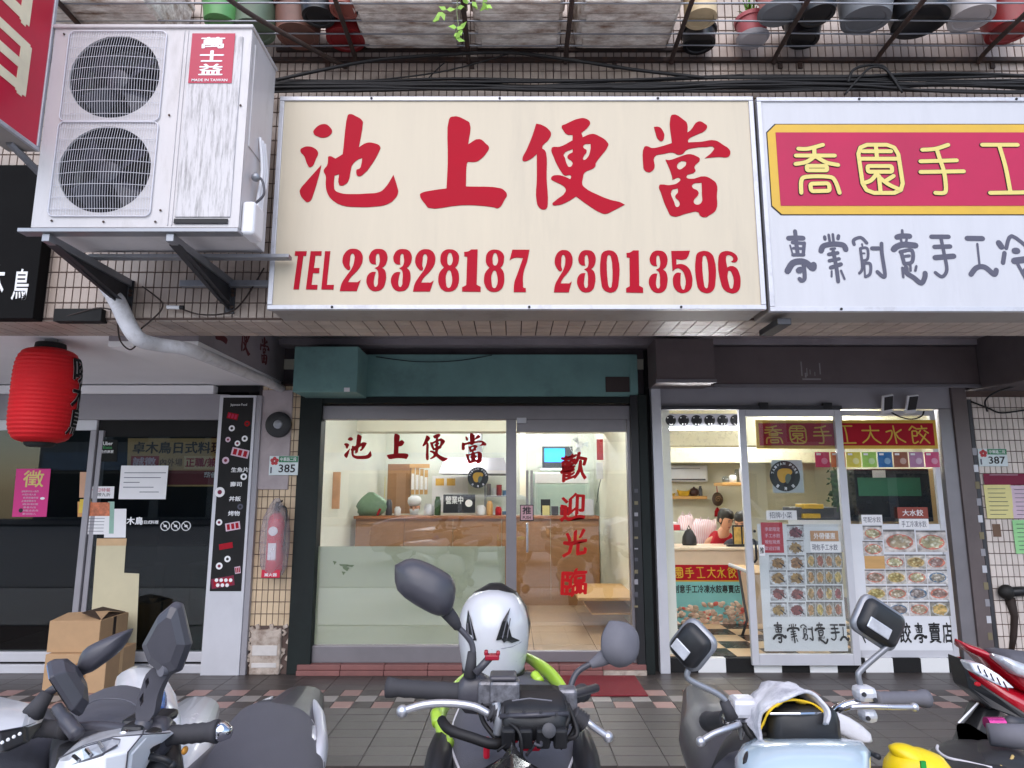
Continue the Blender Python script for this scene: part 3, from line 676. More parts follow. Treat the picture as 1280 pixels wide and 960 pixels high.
for ch, u0, u1 in (('喬', 994, 1047), ('園', 1073, 1126), ('手', 1149, 1203), ('工', 1230, 1284)):
    a, b, z0, z1 = rect(u0, 182, u1, 242, YA)
    seal(sB, ch, a, b, z0, z1, YA-.0055, M['gold_pale'], .0125, M['ink_black'], .004)
w = (B0+3.0-U(1284, 212, YA).x)/3.4
for i, ch in enumerate('大水餃'):
    a = U(1310, 212, YA).x+i*.36; seal(sB, ch, a, a+.25, z0, z1, YA-.0055, M['gold_pale'], .0125, M['ink_black'], .004)
LI = [('專', 981, 287, 1018, 353), ('業', 1025, 291, 1060, 354), ('創', 1067, 295, 1106, 348), ('意', 1116, 286, 1156, 356), ('手', 1165, 294, 1194, 348), ('工', 1209, 296, 1245, 345), ('冷', 1249, 293, 1292, 356)]
for ch, a, b, c2, d in LI: clerk(sB, ch, *rect(a+2, b+2, c2-2, d-2, YA), YA, M['ink_grey'])
for i, ch in enumerate('凍水餃專賣店'):
    a = U(1302, 320, YA).x+i*.23; text('character', ch, M['ink_grey'], sB, a, a+.18, U(1280, 352, YA).z, U(1280, 292, YA).z, YA, .022, .002)
bx('bracket', M['steel_dark'], bld, U(965, 398, 3.9).x, U(982, 398, 3.9).x, 3.82, YW+.02, SZ0-.075, SZ0-.035, .004)

# black fascia sign of the left restaurant
bxl0, bxl1 = U(-60, 330, 4.0).x, U(49, 330, 4.0).x
zb0, zb1 = U(20, 398, 4.0).z, U(30, 206, 4.0).z
sC = thing('fascia_sign', 'black fascia sign with white characters below the air conditioner', 'sign', (bxl0, 4.0, zb0))
bx('board', mat('sign_black', (12, 11, 12), .85, var=.2, spec=.2), sC, bxl0-2, bxl1, 4.0, 4.09, zb0, zb1, .004)
textpx('character', '鳥', M['ink_white'], sC, 16, 336, 36, 375, 3.999, .012, .002)
textpx('character', '木', M['ink_white'], sC, -14, 330, 6, 370, 3.999, .012, .002)
# red projecting sign at the far left edge
YR = 3.0
sD = thing('projecting_sign', 'red projecting sign with cream brush characters above the black fascia', 'sign', U(-30, 190, YR))
quad = [U(-130, 60, YR+.0), U(-130, -160, YR), U(84, -90, YR), U(46, 188, YR), U(0, 158, YR), U(-130, 90, YR)]
n = Vector((-.25, .97, 0)).normalized()
a = U(46, 190, YR); b = U(76, 0, YR)
# its lower edge slopes towards the wall: a flat cabinet turned to the street
tl = U(-120, -160, 2.55); bl = U(-120, 78, 2.55); br = U(45, 190, 3.35); tr = U(88, -120, 3.35)
tr.x = br.x = (tr.x+br.x)/2+.0
tl.x = bl.x
d = (br-bl); d.z = 0; nn = Vector((-d.y, d.x, 0)).normalized()
bl.z = br.z = (br.z); tl.z = tr.z = tr.z
cab = MB().poly([tl, tr, br, bl], nn*.16)
cab.build('cabinet', M['sign_side'], sD, bevel=.004)
fx = d.normalized()
def on_face(s, z, off=-.004): return bl+fx*s+Vector((0, 0, z))+nn*off
Ld, Hd = d.length, tr.z-br.z
MB().poly([on_face(.02, .02), on_face(Ld-.02, .02), on_face(Ld-.02, Hd-.02), on_face(.02, Hd-.02)], nn*.003).build('face', mat('sign_crimson', (196, 22, 56), .35, var=.06), sD)
for s0, s1, z0, z1 in ((0, Ld, 0, .022), (0, Ld, Hd-.022, Hd), (Ld-.022, Ld, .023, Hd-.023), (0, .022, .023, Hd-.023)):
    MB().poly([on_face(s0, z0, -.012), on_face(s1, z0, -.012), on_face(s1, z1, -.012), on_face(s0, z1, -.012)], nn*.02).build('frame', M['frame_alu'], sD, bevel=.003)
def face_text(ch, s0, s1, z0, z1):
    me = fit(text_mesh(ch, .06), s0, s1, z0, z1, 0, .003)
    for v in me.vertices: v.co = on_face(v.co.x, v.co.z, -.0045+v.co.y)
    link('character', me, mat('cream_ink', (236, 222, 190), .5), sD)
face_text('合', Ld-.50, Ld-.12, .60, 1.02); face_text('日', Ld-.44, Ld-.14, .22, .53)
MB().tube([on_face(Ld-.1, 0, .08), on_face(Ld-.1, 0, .08)+Vector((.02, .45, -.12))], .02, 6).build('strut', M['galv'], sD)

# ================================================================== outdoor unit
def outdoor_unit():
    Y0, Y1 = 3.34, 3.72
    x0 = U(36, 283, Y0).x; x1 = U(299, 286, Y0).x; z0 = U(170, 284, Y0).z; z1 = U(190, 36, Y0).z
    x0, x1 = min(x0, U(70, 42, Y0).x)+.01, (x1+U(314, 36, Y0).x)/2
    t = thing('air_conditioner', 'white twin-fan outdoor unit streaked with grime on a steel bracket', 'air conditioner', ((x0+x1)/2, Y0, z0))
    W, Hh = x1-x0, z1-z0
    fans = [(x0+.325*W, z0+.752*Hh), (x0+.325*W, z0+.283*Hh)]
    r = .212*Hh
    # front panel with two round openings
    cu = [[(x0, z0, 1), (x1, z0, 1), (x1, z1, 1), (x0, z1, 1)]]
    for cx, cz in fans: cu.append([(cx+r*math.cos(a), cz+r*math.sin(a)) for a in (math.pi*2*k/12 for k in range(12))])
    me = curve_mesh(cu, .012)
    for v in me.vertices: v.co.y += Y0+.008
    link('front_panel', me, M['ac_white'], t)
    sh = MB(); sh.box(x0, x0+.012, Y0+.0145, Y1, z0, z1).box(x1-.012, x1, Y0+.0145, Y1, z0, z1).box(x0+.0125, x1-.0125, Y0+.0145, Y1, z0, z0+.012).box(x0+.0125, x1-.0125, Y1-.012, Y1-.0005, z0+.0125, z1-.0125)
    sh.box(x0-.008, x1+.008, Y0-.012, Y1+.008, z1+.0005, z1+.022)
    sh.build('casing', M['ac_white'], t, bevel=.006)
    bx('inner_wall', M['ac_dark'], t, x0+.62*W, x0+.63*W, Y0+.02, Y1-.02, z0+.02, z1-.02, 0)
    bx('coil', M['ac_dark'], t, x0+.02, x0+.62*W, Y1-.06, Y1-.02, z0+.02, z1-.02, 0)
    # service panel on the right, streaked with grime
    bx('service_panel', M['ac_grime'], t, x0+.69*W, x1-.045, Y0-.006, Y0+.003, z0+.055, z1-.05, .008)
    for k in range(2): bx('panel_rib', M['ac_white'], t, x0+(.655 if k else .675)*W, x0+(.66 if k else .68)*W, Y0-.004, Y0+.003, z0+.01, z1-.01, .001)
    bx('drain_slot', M['ac_dark'], t, x0+.69*W, x1-.055, Y0-.009, Y0-.002, z0+.018, z0+.045, .002)
    for cx, cz in fans:
        g = MB(); s = r*1.07
        MB().lathe((cx, Y0+.015, cz), [(r*1.0, 0), (r*.98, .1), (r*.96, .1), (r*.985, 0)], (0, 1, 0), 48, cap=False).build('fan_shroud', M['ac_dark'], t, smooth='auto')
        fan = MB(); fan.lathe((cx, Y0+.03, cz), [(.03, -.01), (.06, .0), (.065, .07)], (0, 1, 0), 20)
        for k in range(4):
            a0 = R(90*k+20)
            pts = [(rr, a0+da, dy) for rr, da, dy in ((.06, 0, .02), (r*.9, .12, .0), (r*.93, .75, .07), (.06, .9, .07))]
            fan.poly([(cx+rr*math.cos(a), Y0+.03+dy, cz+rr*math.sin(a)) for rr, a, dy in pts], (0, .004, 0))
        fan.build('fan', mat('fan_blue', (40, 40, 52), .45), t)
        nw = 38
        for i in range(nw):
            xx = cx-s+2*s*(i+.5)/nw
            bow = .03*max(0, 1-((xx-cx)/s)**2)
            pts = [(xx, Y0-.008-bow*max(0, 1-((zz-cz)/s)**2)*1.0, zz) for zz in (cz-s, cz-s*.6, cz-s*.2, cz+s*.2, cz+s*.6, cz+s)]
            g.tube(pts, .0013, 4, cap=False)
        for k in range(8):
            zz = cz-s+2*s*(k+.5)/8
            g.tube([(xx, Y0-.007-.03*max(0, 1-((xx-cx)/s)**2)*max(0, 1-((zz-cz)/s)**2), zz) for xx in (cx-s, cx-s*.6, cx-s*.2, cx+s*.2, cx+s*.6, cx+s)], .0018, 4, cap=False)
        rr_ = [(p[0], Y0-.006, p[1]) for p in rrect(cx, cz, 2*s+.012, 2*s+.012, .03)]
        g.tube(rr_, .004, 5, closed=True)
        g.build('fan_grille', M['grille'], t, smooth=True)
    # maker's red label
    a, b, z_0, z_1 = rect(238, 42, 292, 104, Y0-.007)
    lab = bx('maker_label', mat('label_red', (176, 32, 66), .4, var=.08), t, a, b, Y0-.0095, Y0-.007, z_0, z_1, 0)
    h = (z_1-z_0)
    for i, ch in enumerate('萬士益'): text('character', ch, M['ink_white'], t, a+.22*(b-a), b-.22*(b-a), z_1-h*(.31+.27*i), z_1-h*(.08+.27*i), Y0-.0105, .03, .001)
    text('label_text', 'MADE IN TAIWAN', M['ink_white'], t, a+.08*(b-a), b-.1*(b-a), z_0+.03*h, z_0+.08*h, Y0-.0105, .01, .001)
    # right side: access plate, valve cover, pipes
    bx('access_plate', M['ac_white'], t, x1-.001, x1+.006, Y0+.05, Y1-.04, z0+.42*Hh, z1-.06, .006)
    vc = MB().box(x1+.001, x1+.075, Y0+.02, Y0+.16, z0-.03, z0+.16); vc.build('valve_cover', M['white_plastic'], t, bevel=.02, seg=3)
    for k in range(3):
        tube_obj('pipe', [(x1+.015, Y0+.17+.035*k, z0+.52*Hh), (x1+.035, Y0+.18+.035*k, z0+.35*Hh), (x1+.03, Y0+.16+.03*k, z0+.2*Hh), (x1+.05, Y0+.14+.02*k, z0+.02)], .009, M['white_plastic'], t)
    tube_obj('cable_loop', [(x1+.02, Y0+.12, z0+.30*Hh), (x1+.07, Y0+.10, z0+.27*Hh), (x1+.085, Y0+.1, z0+.2*Hh), (x1+.04, Y0+.11, z0+.16*Hh)], .007, M['grey_plastic'], t)
    MB().ellipsoid((x1+.035, Y0+.1, z0+.285*Hh), .025, .025, .025).build('valve', M['galv'], t, smooth=True)
    for (fx_, fz) in ((.05, .97), (.5, .985), (.62, .55), (.62, .08), (.1, .03), (.35, .025), (.6, .025), (.97, .6)):
        MB().lathe((x0+fx_*W, Y0-.002, z0+fz*Hh), [(.006, 0), (.006, .004)], (0, -1, 0), 8).build('screw', M['rust_bar'], t)
    # bracket: rails, two arms with braces to the wall
    b = thing('unit_bracket', 'grey steel wall bracket carrying the outdoor unit', 'bracket', (x0, YW, z0-.2))
    bx('front_rail', M['galv'], b, U(25, 288, Y0-.03).x, x1+.02, Y0-.05, Y0+.02, z0-.045, z0-.024, .002)
    bx('rear_rail', M['galv'], b, x0+.1, x1+.16, Y1-.05, Y1+.01, z0-.045, z0-.024, .002)
    bx('tie_bar', M['galv'], b, x0+.45, x1+.13, YW-.06, YW-.02, z0-.1, z0-.06, .002)
    for k, uu in enumerate((62, 216)):
        xx = U(uu, 296, Y0).x
        bx('arm', M['galv'], b, xx-.02, xx+.02, Y0-.03, YW-.002, z0-.09, z0-.046, .003)
        zlo = U(290, 388, YW-.02).z
        MB().poly([(xx-.004, Y0+.02, z0-.085), (xx-.004, Y0+.10, z0-.085), (xx-.004, YW-.03, zlo+.16), (xx-.004, YW-.03, zlo), (xx-.004, YW-.12, zlo+.02)], (.008, 0, 0)).build('brace', M['steel_dark'], b)
        MB().poly([(xx-.03, Y0+.02, z0-.088), (xx-.03, YW-.08, zlo+.03), (xx-.03, YW-.06, zlo+.03), (xx-.03, Y0+.05, z0-.088)], (.06, 0, 0)).build('brace_flange', M['steel_dark'], b)
        bx('wall_plate', M['steel_dark'], b, xx-.03, xx+.03, YW-.02, YW-.007, zlo-.02, z0-.05, .002)
        for zz in (zlo+.02, zlo+.1, z0-.12):
            MB().lathe((xx+.018, YW-.02, zz), [(.012, 0), (.012, .012), (.006, .02)], (0, -1, 0), 6).build('bolt', M['rust_bar'], b)
    return x0, x1, z0, z1
ac = outdoor_unit()
# lagged pipe from the unit down and along the cross beam
tube_obj('lagged_pipe', [U(128, 352, 4.02), U(146, 376, 4.0), U(160, 405, 4.02), UZ(174, 424, 2.50), UZ(198, 431, 2.50), UZ(228, 435, 2.50), UZ(252, 443, 2.50), UZ(300, 463, 2.50), UZ(335, 478, 2.50), UZ(356, 488, 2.52)],
         [.04, .05, .05, .048, .046, .045, .045, .042, .04, .035], mat('lagging', (206, 204, 208), .75, var=.12, scale=14, dirt=.6, dirtc=(120, 112, 106), bump=.6, bscale=30), None, 12, 5,
         'white lagged pipe bending from under the air conditioner along the cross beam', 'pipe')
MATS['w'] = M['cable_black']
for k, (pts, lab) in enumerate((
    ([U(75, 398, 4.06), U(95, 392, 4.05), U(125, 385, 4.05), U(150, 390, 4.05)], 'tangled thin wire along the beam left of the lagged pipe'),
    ([U(178, 358, 4.07), U(200, 375, 4.06), U(203, 384, 4.06), U(195, 395, 4.06), U(175, 412, 4.06)], 'thin drooping wire behind the lagged pipe on the tiled beam'),
    ([U(222, 384, 4.06), U(250, 393, 4.05), U(285, 391, 4.05), U(305, 375, 4.05), U(330, 335, 4.05)], 'brown wire looping below the bracket to the cream sign'),
    ([U(147, 400, 4.05), U(150, 425, 4.35), U(162, 437, 4.4), U(172, 430, 4.4)], 'dark wire hanging in a loop beside the lagged pipe'))):
    tube_obj('wire', pts, .005, mat('wire_brown', (48, 36, 32), .7), None, 6, 6, lab, 'wire', 'loose wires on the beam')
bx_ = U(215, 384, 4.04)
j = thing('wire_connector', 'small white wire connector taped on the beam below the bracket', 'connector', bx_)
MB().cyl(bx_+Vector((-.03, 0, 0)), bx_+Vector((.05, 0, -.002)), .012, n=10).build('sleeve', M['white_plastic'], j, smooth='auto')
MB().cyl(bx_+Vector((.05, 0, -.002)), bx_+Vector((.075, 0, -.003)), .014, n=10).build('tape', M['cable_black'], j, smooth='auto')
a, b, z0, z1 = rect(68, 386, 128, 402, 4.06)
tag(bx('beam_recess_box', M['black_gap'], None, a, b, 4.05, 4.12, z0, z1, .004), 'dark metal strip box at the foot of the beam under the bracket', 'box')

# ================================================================== plant shelf, pots, planters
ZS = U(640, 75, YW).z
sh = thing('plant_shelf', 'rusty steel plant shelf of thin rods hung on the tiled wall', 'shelf', (0, YW, ZS))
bx('wall_rail', M['rust_bar'], sh, -4.2, 4.4, YW-.035, YW-.007, ZS-.03, ZS, .002)
bx('wall_rail', M['rust_bar'], sh, -1.6, 1.2, YW-.03, YW-.007, ZS+.05, ZS+.075, .002)
YF = 3.30
for v in (57, 42, 26, 4):
    yy = UZ(640, v, ZS+.02).y
    MB().tube([(-4.2+.01*k, yy, ZS+.02+.003*math.sin(k)) if False else (-4.2+k*.54, yy+.003*math.sin(3*k+v), ZS+.02+.003*math.sin(2.1*k+v)) for k in range(17)], .0055, 6).build('rod', M['galv'], sh, smooth=True)
for yy in (3.42, YF): MB().tube([(-4.2, yy, ZS+.02), (4.4, yy, ZS+.02)], .008, 6).build('rod', M['galv'], sh, smooth=True)
for u in (140, 446, 586, 706, 838, 965, 1092, 1219):
    xw = U(u, 76, YW).x
    tube_obj('shelf_arm', [(xw, YW-.02, ZS-.04), (xw, YW-.1, ZS-.012), (xw, 3.7, ZS-.005), (xw, YF, ZS)], .0155, M['rust_bar'], sh)
tube_obj('brace', [U(432, 84, YW-.03), U(320, 22, 3.55), U(262, -20, 3.3)], .015, M['rust_bar'], sh)
for u in (410, 432, 590, 768, 975, 1000, 1240):
    p = U(u, 80, YW-.012); bx('bolt_plate', M['rust_bar'], sh, p.x-.015, p.x+.015, YW-.02, YW-.008, p.z-.035, p.z+.03, .002)
def pot(u, v, r, h, m, label, Y=None, flare=1.25, saucer=None, tilt=(0, 0), plant=None, rim=True):
    """u, v: picture position of the centre of the pot's underside"""
    c = UZ(u, v, ZS+.03)
    t = thing('flower_pot', label, 'flower pot', c)
    q = Matrix.Translation(c) @ Matrix.Rotation(R(tilt[0]), 4, 'X') @ Matrix.Rotation(R(tilt[1]), 4, 'Y')
    z = 0
    if saucer:
        mb = MB(); mb.lathe((0, 0, 0), [(.02, 0), (r*1.05, 0), (r*1.3, .025), (r*1.26, .027), (r*1.0, .006)], n=28); mb.v = [tuple(q @ Vector(p)) for p in mb.v]; mb.build('saucer', saucer, t, smooth='auto'); z = .008
    prof = [(r*.75, z+.008), (r*.8, z), (r, z), (r*flare*.97, z+h*.82)]
    prof += [(r*flare*1.07, z+h*.83), (r*flare*1.1, z+h), (r*flare, z+h), (r*flare*.95, z+h*.9), (.01, z+h*.88)] if rim else [(r*flare, z+h), (r*flare*.95, z+h*.9), (.01, z+h*.88)]
    mb = MB(); mb.lathe((0, 0, 0), prof, n=28); mb.v = [tuple(q @ Vector(p)) for p in mb.v]; mb.build('body', m, t, smooth='auto')
    if plant:
        mb = MB(); rnd = random.Random(u)
        for k in range(plant[1]):
            a = rnd.uniform(0, 6.28); l = rnd.uniform(.5, 1)*plant[2]; el = rnd.uniform(.35, 1.35)
            base = q @ Vector((rnd.uniform(-.3, .3)*r, rnd.uniform(-.3, .3)*r, z+h*.9))
            if plant[3] == 'grass':
                d1 = Vector((math.cos(a)*math.cos(el), math.sin(a)*math.cos(el), math.sin(el)))
                p1 = base+d1*l*.55; p2 = base+d1*l+Vector((0, 0, -.22*l)); w = Vector((-math.sin(a), math.cos(a), 0))*.007
                mb.add([base-w*.6, base+w*.6, p1+w, p2, p1-w], [(0, 1, 2, 4), (4, 2, 3)])
            else:
                cpt = base+Vector((math.cos(a)*l*.7, math.sin(a)*l*.7, rnd.uniform(.0, 1)*plant[2]))
                for _ in range(3):
                    ax = Vector((rnd.uniform(-1, 1), rnd.uniform(-1, 1), rnd.uniform(-.4, .8))).normalized(); w = ax.cross(Vector((.3, .5, .8))).normalized()*.018
                    cp = cpt+Vector((rnd.uniform(-.03, .03), rnd.uniform(-.03, .03), rnd.uniform(-.03, .03)))
                    mb.add([cp, cp+ax*.025+w, cp+ax*.06, cp+ax*.025-w], [(0, 1, 2, 3)])
        mb.build('foliage', plant[0], t)
    return t
P_ = lambda k, rgb, **kw: mat(k, rgb, kw.pop('rough', .5), var=.12, dirt=.45, dirtc=(70, 62, 56), **kw)
blk, tc_, rd = P_('pot_black', (28, 28, 31), rough=.35), P_('pot_terracotta', (150, 84, 72)), P_('pot_red', (146, 40, 42), rough=.35)
gry, grn, crm = P_('pot_grey', (112, 114, 118)), P_('pot_green', (92, 150, 86), rough=.35), P_('pot_cream', (206, 184, 146))
pot(276, 30, .10, .2, grn, 'bright green flower pot above the right end of the outdoor unit', plant=(M['leaf_dark'], 20, .12, 'leaf'))
pot(318, 40, .13, .22, P_('pot_olive', (92, 108, 88)), 'olive green pot between the outdoor unit and the brown planter', flare=1.1)
pot(372, 46, .135, .2, P_('pot_brown', (118, 80, 68)), 'brown plastic pot between the olive pot and the red one', flare=1.15)
pot(398, 22, .10, .19, blk, 'small black pot standing left of the red pot', plant=(M['leaf_dark'], 16, .1, 'leaf'))
pot(432, 50, .125, .2, rd, 'glossy red round-bottomed pot beside the first stained planter', flare=1.15)
pot(430, 14, .085, .16, tc_, 'small terracotta pot behind the glossy red pot')
pot(874, 56, .105, .10, blk, 'square black saucer pot right of the stained planters', flare=1.05)
pot(876, 24, .10, .20, crm, 'cream tub above the square black pot', flare=1.05)
pot(941, 52, .082, .15, P_('pot_pink', (176, 88, 92)), 'pink pot with green grassy leaves on a clear saucer', saucer=P_('saucer_clear', (186, 180, 182)), plant=(M['leaf'], 60, .2, 'grass'))
pot(974, 20, .10, .18, P_('pot_rose', (186, 118, 112)), 'rose pot on a grey saucer beside the grassy plant', saucer=gry, plant=(M['leaf'], 26, .14, 'leaf'))
pot(1004, 50, .10, .17, blk, 'black pot with a glossy base below the rose pots', tilt=(0, 4))
pot(1022, 20, .105, .19, blk, 'black pot above the glossy-based black one', tilt=(0, -4))
pot(1082, 26, .145, .24, gry, 'large grey pot with a dark hollow base', tilt=(3, 3), flare=1.2)
pot(1150, 28, .165, .24, blk, 'largest black pot, wide and shallow, on the right of the shelf', flare=1.2, plant=(M['leaf_dark'], 22, .14, 'leaf'))
pot(1214, 24, .13, .24, P_('pot_palegrey', (176, 168, 166)), 'pale grey pot with a pinkish base near the right edge', flare=1.15)
pot(1262, 40, .135, .22, rd, 'dark red pot at the right end of the shelf', plant=(M['leaf_dark'], 26, .16, 'leaf'))
def planter(u0, u1, label):
    Y0, Y1 = 3.52, 4.06
    a = U(u0, 66, Y1).x; b = U(u1, 66, Y1).x
    t = thing('planter_box', label, 'planter', ((a+b)/2, Y1, ZS+.03), 'stained planter boxes in a row')
    m = mat('planter_stained', (240, 232, 222), .85, var=.28, scale=9, bump=1, bscale=20, dirt=1.12, dirtc=(128, 88, 56), stretch=(.8, 2.2, 2.4))
    MB().add([(a+.03, Y0+.03, ZS+.03), (b-.03, Y0+.03, ZS+.03), (b-.03, Y1-.03, ZS+.03), (a+.03, Y1-.03, ZS+.03), (a, Y0, ZS+.34), (b, Y0, ZS+.34), (b, Y1, ZS+.34), (a, Y1, ZS+.34)],
             [(0, 3, 2, 1), (4, 5, 6, 7), (0, 1, 5, 4), (1, 2, 6, 5), (2, 3, 7, 6), (3, 0, 4, 7)]).build('body', m, t, bevel=.02)
    n = 4
    for k in range(n):
        yy = Y0+.1+(Y1-Y0-.2)*k/(n-1)
        o = bx('bottom_rib', m, t, a+.05+.02*(k % 2), b-.05, yy-.045, yy+.045, ZS+.018, ZS+.031, .005)
    bx('rim', m, t, a-.012, b+.012, Y0-.012, Y1+.0, ZS+.33, ZS+.37, .01)
    return t
planter(452, 582, 'stained planter box at the left of the row, nearest the red pot')
planter(590, 704, 'stained planter box in the middle of the row, with rust-brown patches')
planter(713, 838, 'stained planter box at the right of the row, nearest the cream tub')
planter(20, 238, 'long pale planter box directly above the outdoor unit')
# trailing sprig
sp = thing('trailing_sprig', 'green sprig hanging down between the stained planters', 'plant', U(570, 0, 3.5))
MB().tube([U(572, -8, 3.5), U(571, 15, 3.49), U(573, 32, 3.5), U(570, 42, 3.5)], .003, 5).build('stem', mat('stem', (120, 130, 90), .6), sp)
mb = MB(); rr = random.Random(3)
for (u, v) in ((553, 15), (550, 20), (558, 12), (580, 8), (584, 5), (603, 3), (608, 6), (571, 34), (567, 45), (570, 48), (575, 36), (590, 2)):
    p = U(u, v, 3.49)
    for k in range(2):
        d = Vector((rr.uniform(-1, 1), rr.uniform(-.4, .4), rr.uniform(-1, .6))).normalized(); w = d.cross(Vector((0, 1, .2))).normalized()*.014
        mb.add([p, p+d*.02+w, p+d*.055, p+d*.02-w], [(0, 1, 2, 3)])
mb.build('leaves', mat('leaf_lime', (150, 196, 80), .5, isl=.2), sp)
# cables above the signs
random.seed(11)
zc = lambda v: U(640, v, 3.98).z
for k in range(17):
    v0 = random.uniform(100, 116); v1 = random.uniform(96, 118)
    pts = []
    for i in range(9):
        u = 325+(1300-325)*i/8
        v = v0+(v1-v0)*i/8+random.uniform(-2.2, 2.2)
        if u > 820: v -= random.uniform(0, 6)
        pts.append(U(u, v, 3.93+.006*(k % 6)+.01*random.random()))
    tube_obj('cable', pts, random.uniform(.006, .011), M['cable_black'], None, 6, 4, 'black cable running along the top edge of the signs in a thick bundle', 'cable', 'cables bundled above the signs')
for k, (pts, lab) in enumerate((
    ([U(345, 100, 3.9), U(400, 88, 3.92), U(470, 75, 3.95), U(560, 68, 3.97), U(640, 66, 3.98), U(720, 76, 3.97), U(800, 88, 3.95), U(880, 97, 3.93)], 'thick black cable sagging over the tiles from the outdoor unit to the right'),
    ([U(345, 108, 3.95), U(470, 100, 3.97), U(560, 88, 3.98), U(640, 66, 4.0)], 'thin wire rising from the left end of the cable bundle'),
    ([U(528, 106, 3.99), U(545, 88, 3.99), U(556, 78, 4.0)], 'short thin wire standing up from the bundle below the middle planter'),
    ([U(640, 110, 3.95), U(740, 103, 3.95), U(830, 98, 3.94), U(930, 94, 3.94)], 'cable branching above the bundle left of the white sign'),
    ([U(1060, 103, 3.93), U(1066, 88, 3.93), U(1082, 82, 3.93), U(1102, 82, 3.93), U(1112, 92, 3.93), U(1122, 104, 3.93)], 'coiled loop of cable standing above the white sign'),
    ([U(1056, 118, 3.93), U(1075, 96, 3.92), U(1090, 84, 3.92), U(1108, 88, 3.92), U(1128, 116, 3.92)], 'second looser loop of cable above the white sign'))):
    tube_obj('cable', pts, (.011, .005, .004, .008, .009, .007)[k], M['cable_black'], None, 6, 5, lab, 'cable')

# ================================================================== red paper lantern
def lantern():
    Yl = 4.62
    cx = 55; top = U(cx, 426, Yl); bot = U(cx-4, 553, Yl)
    x = U(57, 490, Yl).x
    t = thing('paper_lantern', 'red paper lantern with black characters hanging in front of the left window', 'lantern', (x, Yl, bot.z))
    r = (U(97, 490, Yl).x-U(10, 490, Yl).x)/2/1.21; h = U(57, 437, Yl).z-bot.z
    prof = []
    n = 46
    for i in range(n+1):
        s = i/n
        k = (1-abs(2*s-1)**5)**.5 if 0 < s < 1 else 0
        rr = r*(.52+.48*k)*(1+.013*math.cos(i*math.pi))
        prof.append((rr, s*h))
    lm = mat('lantern_red', (186, 20, 28), .6, var=.14, scale=4, spec=.25)
    MB().lathe((x, Yl, bot.z), prof, n=48).build('shade', lm, t, smooth=False)
    MB().lathe((x, Yl, bot.z+h-.01), [(r*.64, -.028), (r*.5, -.008), (r*.46, .05), (r*.42, .055)], n=28).build('top_ring', M['black_matte'], t, smooth='auto')
    MB().lathe((x, Yl, bot.z-.03), [(r*.38, 0), (r*.45, .012), (r*.48, .045)], n=28).build('bottom_ring', M['black_matte'], t, smooth='auto')
    for s in (-1, 1): MB().tube([(x+s*.05, Yl, bot.z+h+.04), (x+s*.035+.01, Yl-.02, ZB+.04)], .003, 5).build('hook_wire', M['galv'], t)
    for i, ch in enumerate('啄木鳥'):
        for mm, bold, off in ((M['ink_white'], .055, .004), (M['ink_black'], .02, .008)):
            me = text_mesh(ch, bold).copy(); me = fit(me, -.095, .095, -.1, .1, 0, .001)
            bm = bmesh.new(); bm.from_mesh(me); bmesh.ops.subdivide_edges(bm, edges=bm.edges, cuts=1); bm.to_mesh(me); bm.free()
            for v in me.vertices:
                zz = h*(.76-.265*i)+v.co.z; s = min(max(zz/h, .01), .99)
                rr = r*(.52+.48*(1-abs(2*s-1)**5)**.5)+off
                a = R(18)+v.co.x/r
                v.co = (x+rr*math.cos(a), Yl+rr*math.sin(a), bot.z+zz)
            link('character', me, mm, t)
lantern()
# ================================================================== shop in the middle
def pxbox(name, m, parent, u0, v0, u1, v1, Y0, Y1, bevel=.003):
    x0, x1, z0, z1 = rect(u0, v0, u1, v1, Y0)
    return bx(name, m, parent, x0, x1, Y0, Y1, z0, z1, bevel)
shA = thing('shutter_housing', 'teal green roller shutter housing with a projecting motor box on its left', 'shutter', U(600, 490, S))
pxbox('motor_box', M['teal'], shA, 367, 433, 447, 490, 5.72, S-.02, .006)
pxbox('housing', M['teal'], shA, 456, 443, 797, 496, S-.06, S+.2, .004)
bx('housing_lip', M['teal_dark'], shA, U(400, 500, S).x, U(796, 500, S).x, S-.075, S+.02, U(600, 505, S).z, U(600, 496.5, S-.06).z, .003)
pxbox('side_plate', M['teal'], shA, 788, 445, 797, 494, S-.068, S-.061, .001)
pxbox('rust_patch', mat('patch_brown', (62, 52, 50), .8, var=.2), shA, 757, 471, 787, 490, S-.066, S-.0605, .001)
pxbox('sticker', M['paper_white'], shA, 430, 484.5, 437, 489.5, 5.715, 5.721, 0)
tube_obj('slack_wire', [U(470, 446, S-.07), U(520, 452, S-.08), U(570, 451, S-.08), U(615, 444, S-.07)], .004, M['cable_black'], shA)
for (u0, u1, lab, m) in ((371, 399, 'left guide', 'teal_dark'), (800, 811, 'right guide', 'teal_dark')):
    x0, x1 = U(u0, 660, S).x, U(u1, 660, S).x
    bx('shutter_guide', M[m], shA, x0, x1, S-.09, S+.06, 0, 2.46, .006)
xg = (U(800, 660, S).x+U(811, 660, S).x)/2
gt = thing('dark_gap_panel', 'black recess between the two shop fronts', 'panel', (U(820, 660, S).x, S+.1, 0))
bx('back', M['black_gap'], gt, U(812, 660, S).x+.002, U(829, 660, S).x, S+.02, S+.1, 0, 2.9, 0)
random.seed(5)
for k in range(11):
    v = 610+k*14.5
    pxbox('stuck_label', (M['grey_plastic'], mat('label_buff', (128, 118, 92), .8), M['alu_grey'])[k % 3], gt, 793, v+random.uniform(-2, 3), 797.5, v+random.uniform(4, 6.5), S-.092, S-.0905, 0)
bx('label_strip', M['black_plastic'], gt, U(790, 660, S).x, U(799.5, 660, S).x, S-.09, S+.05, .02, 2.45, .002)

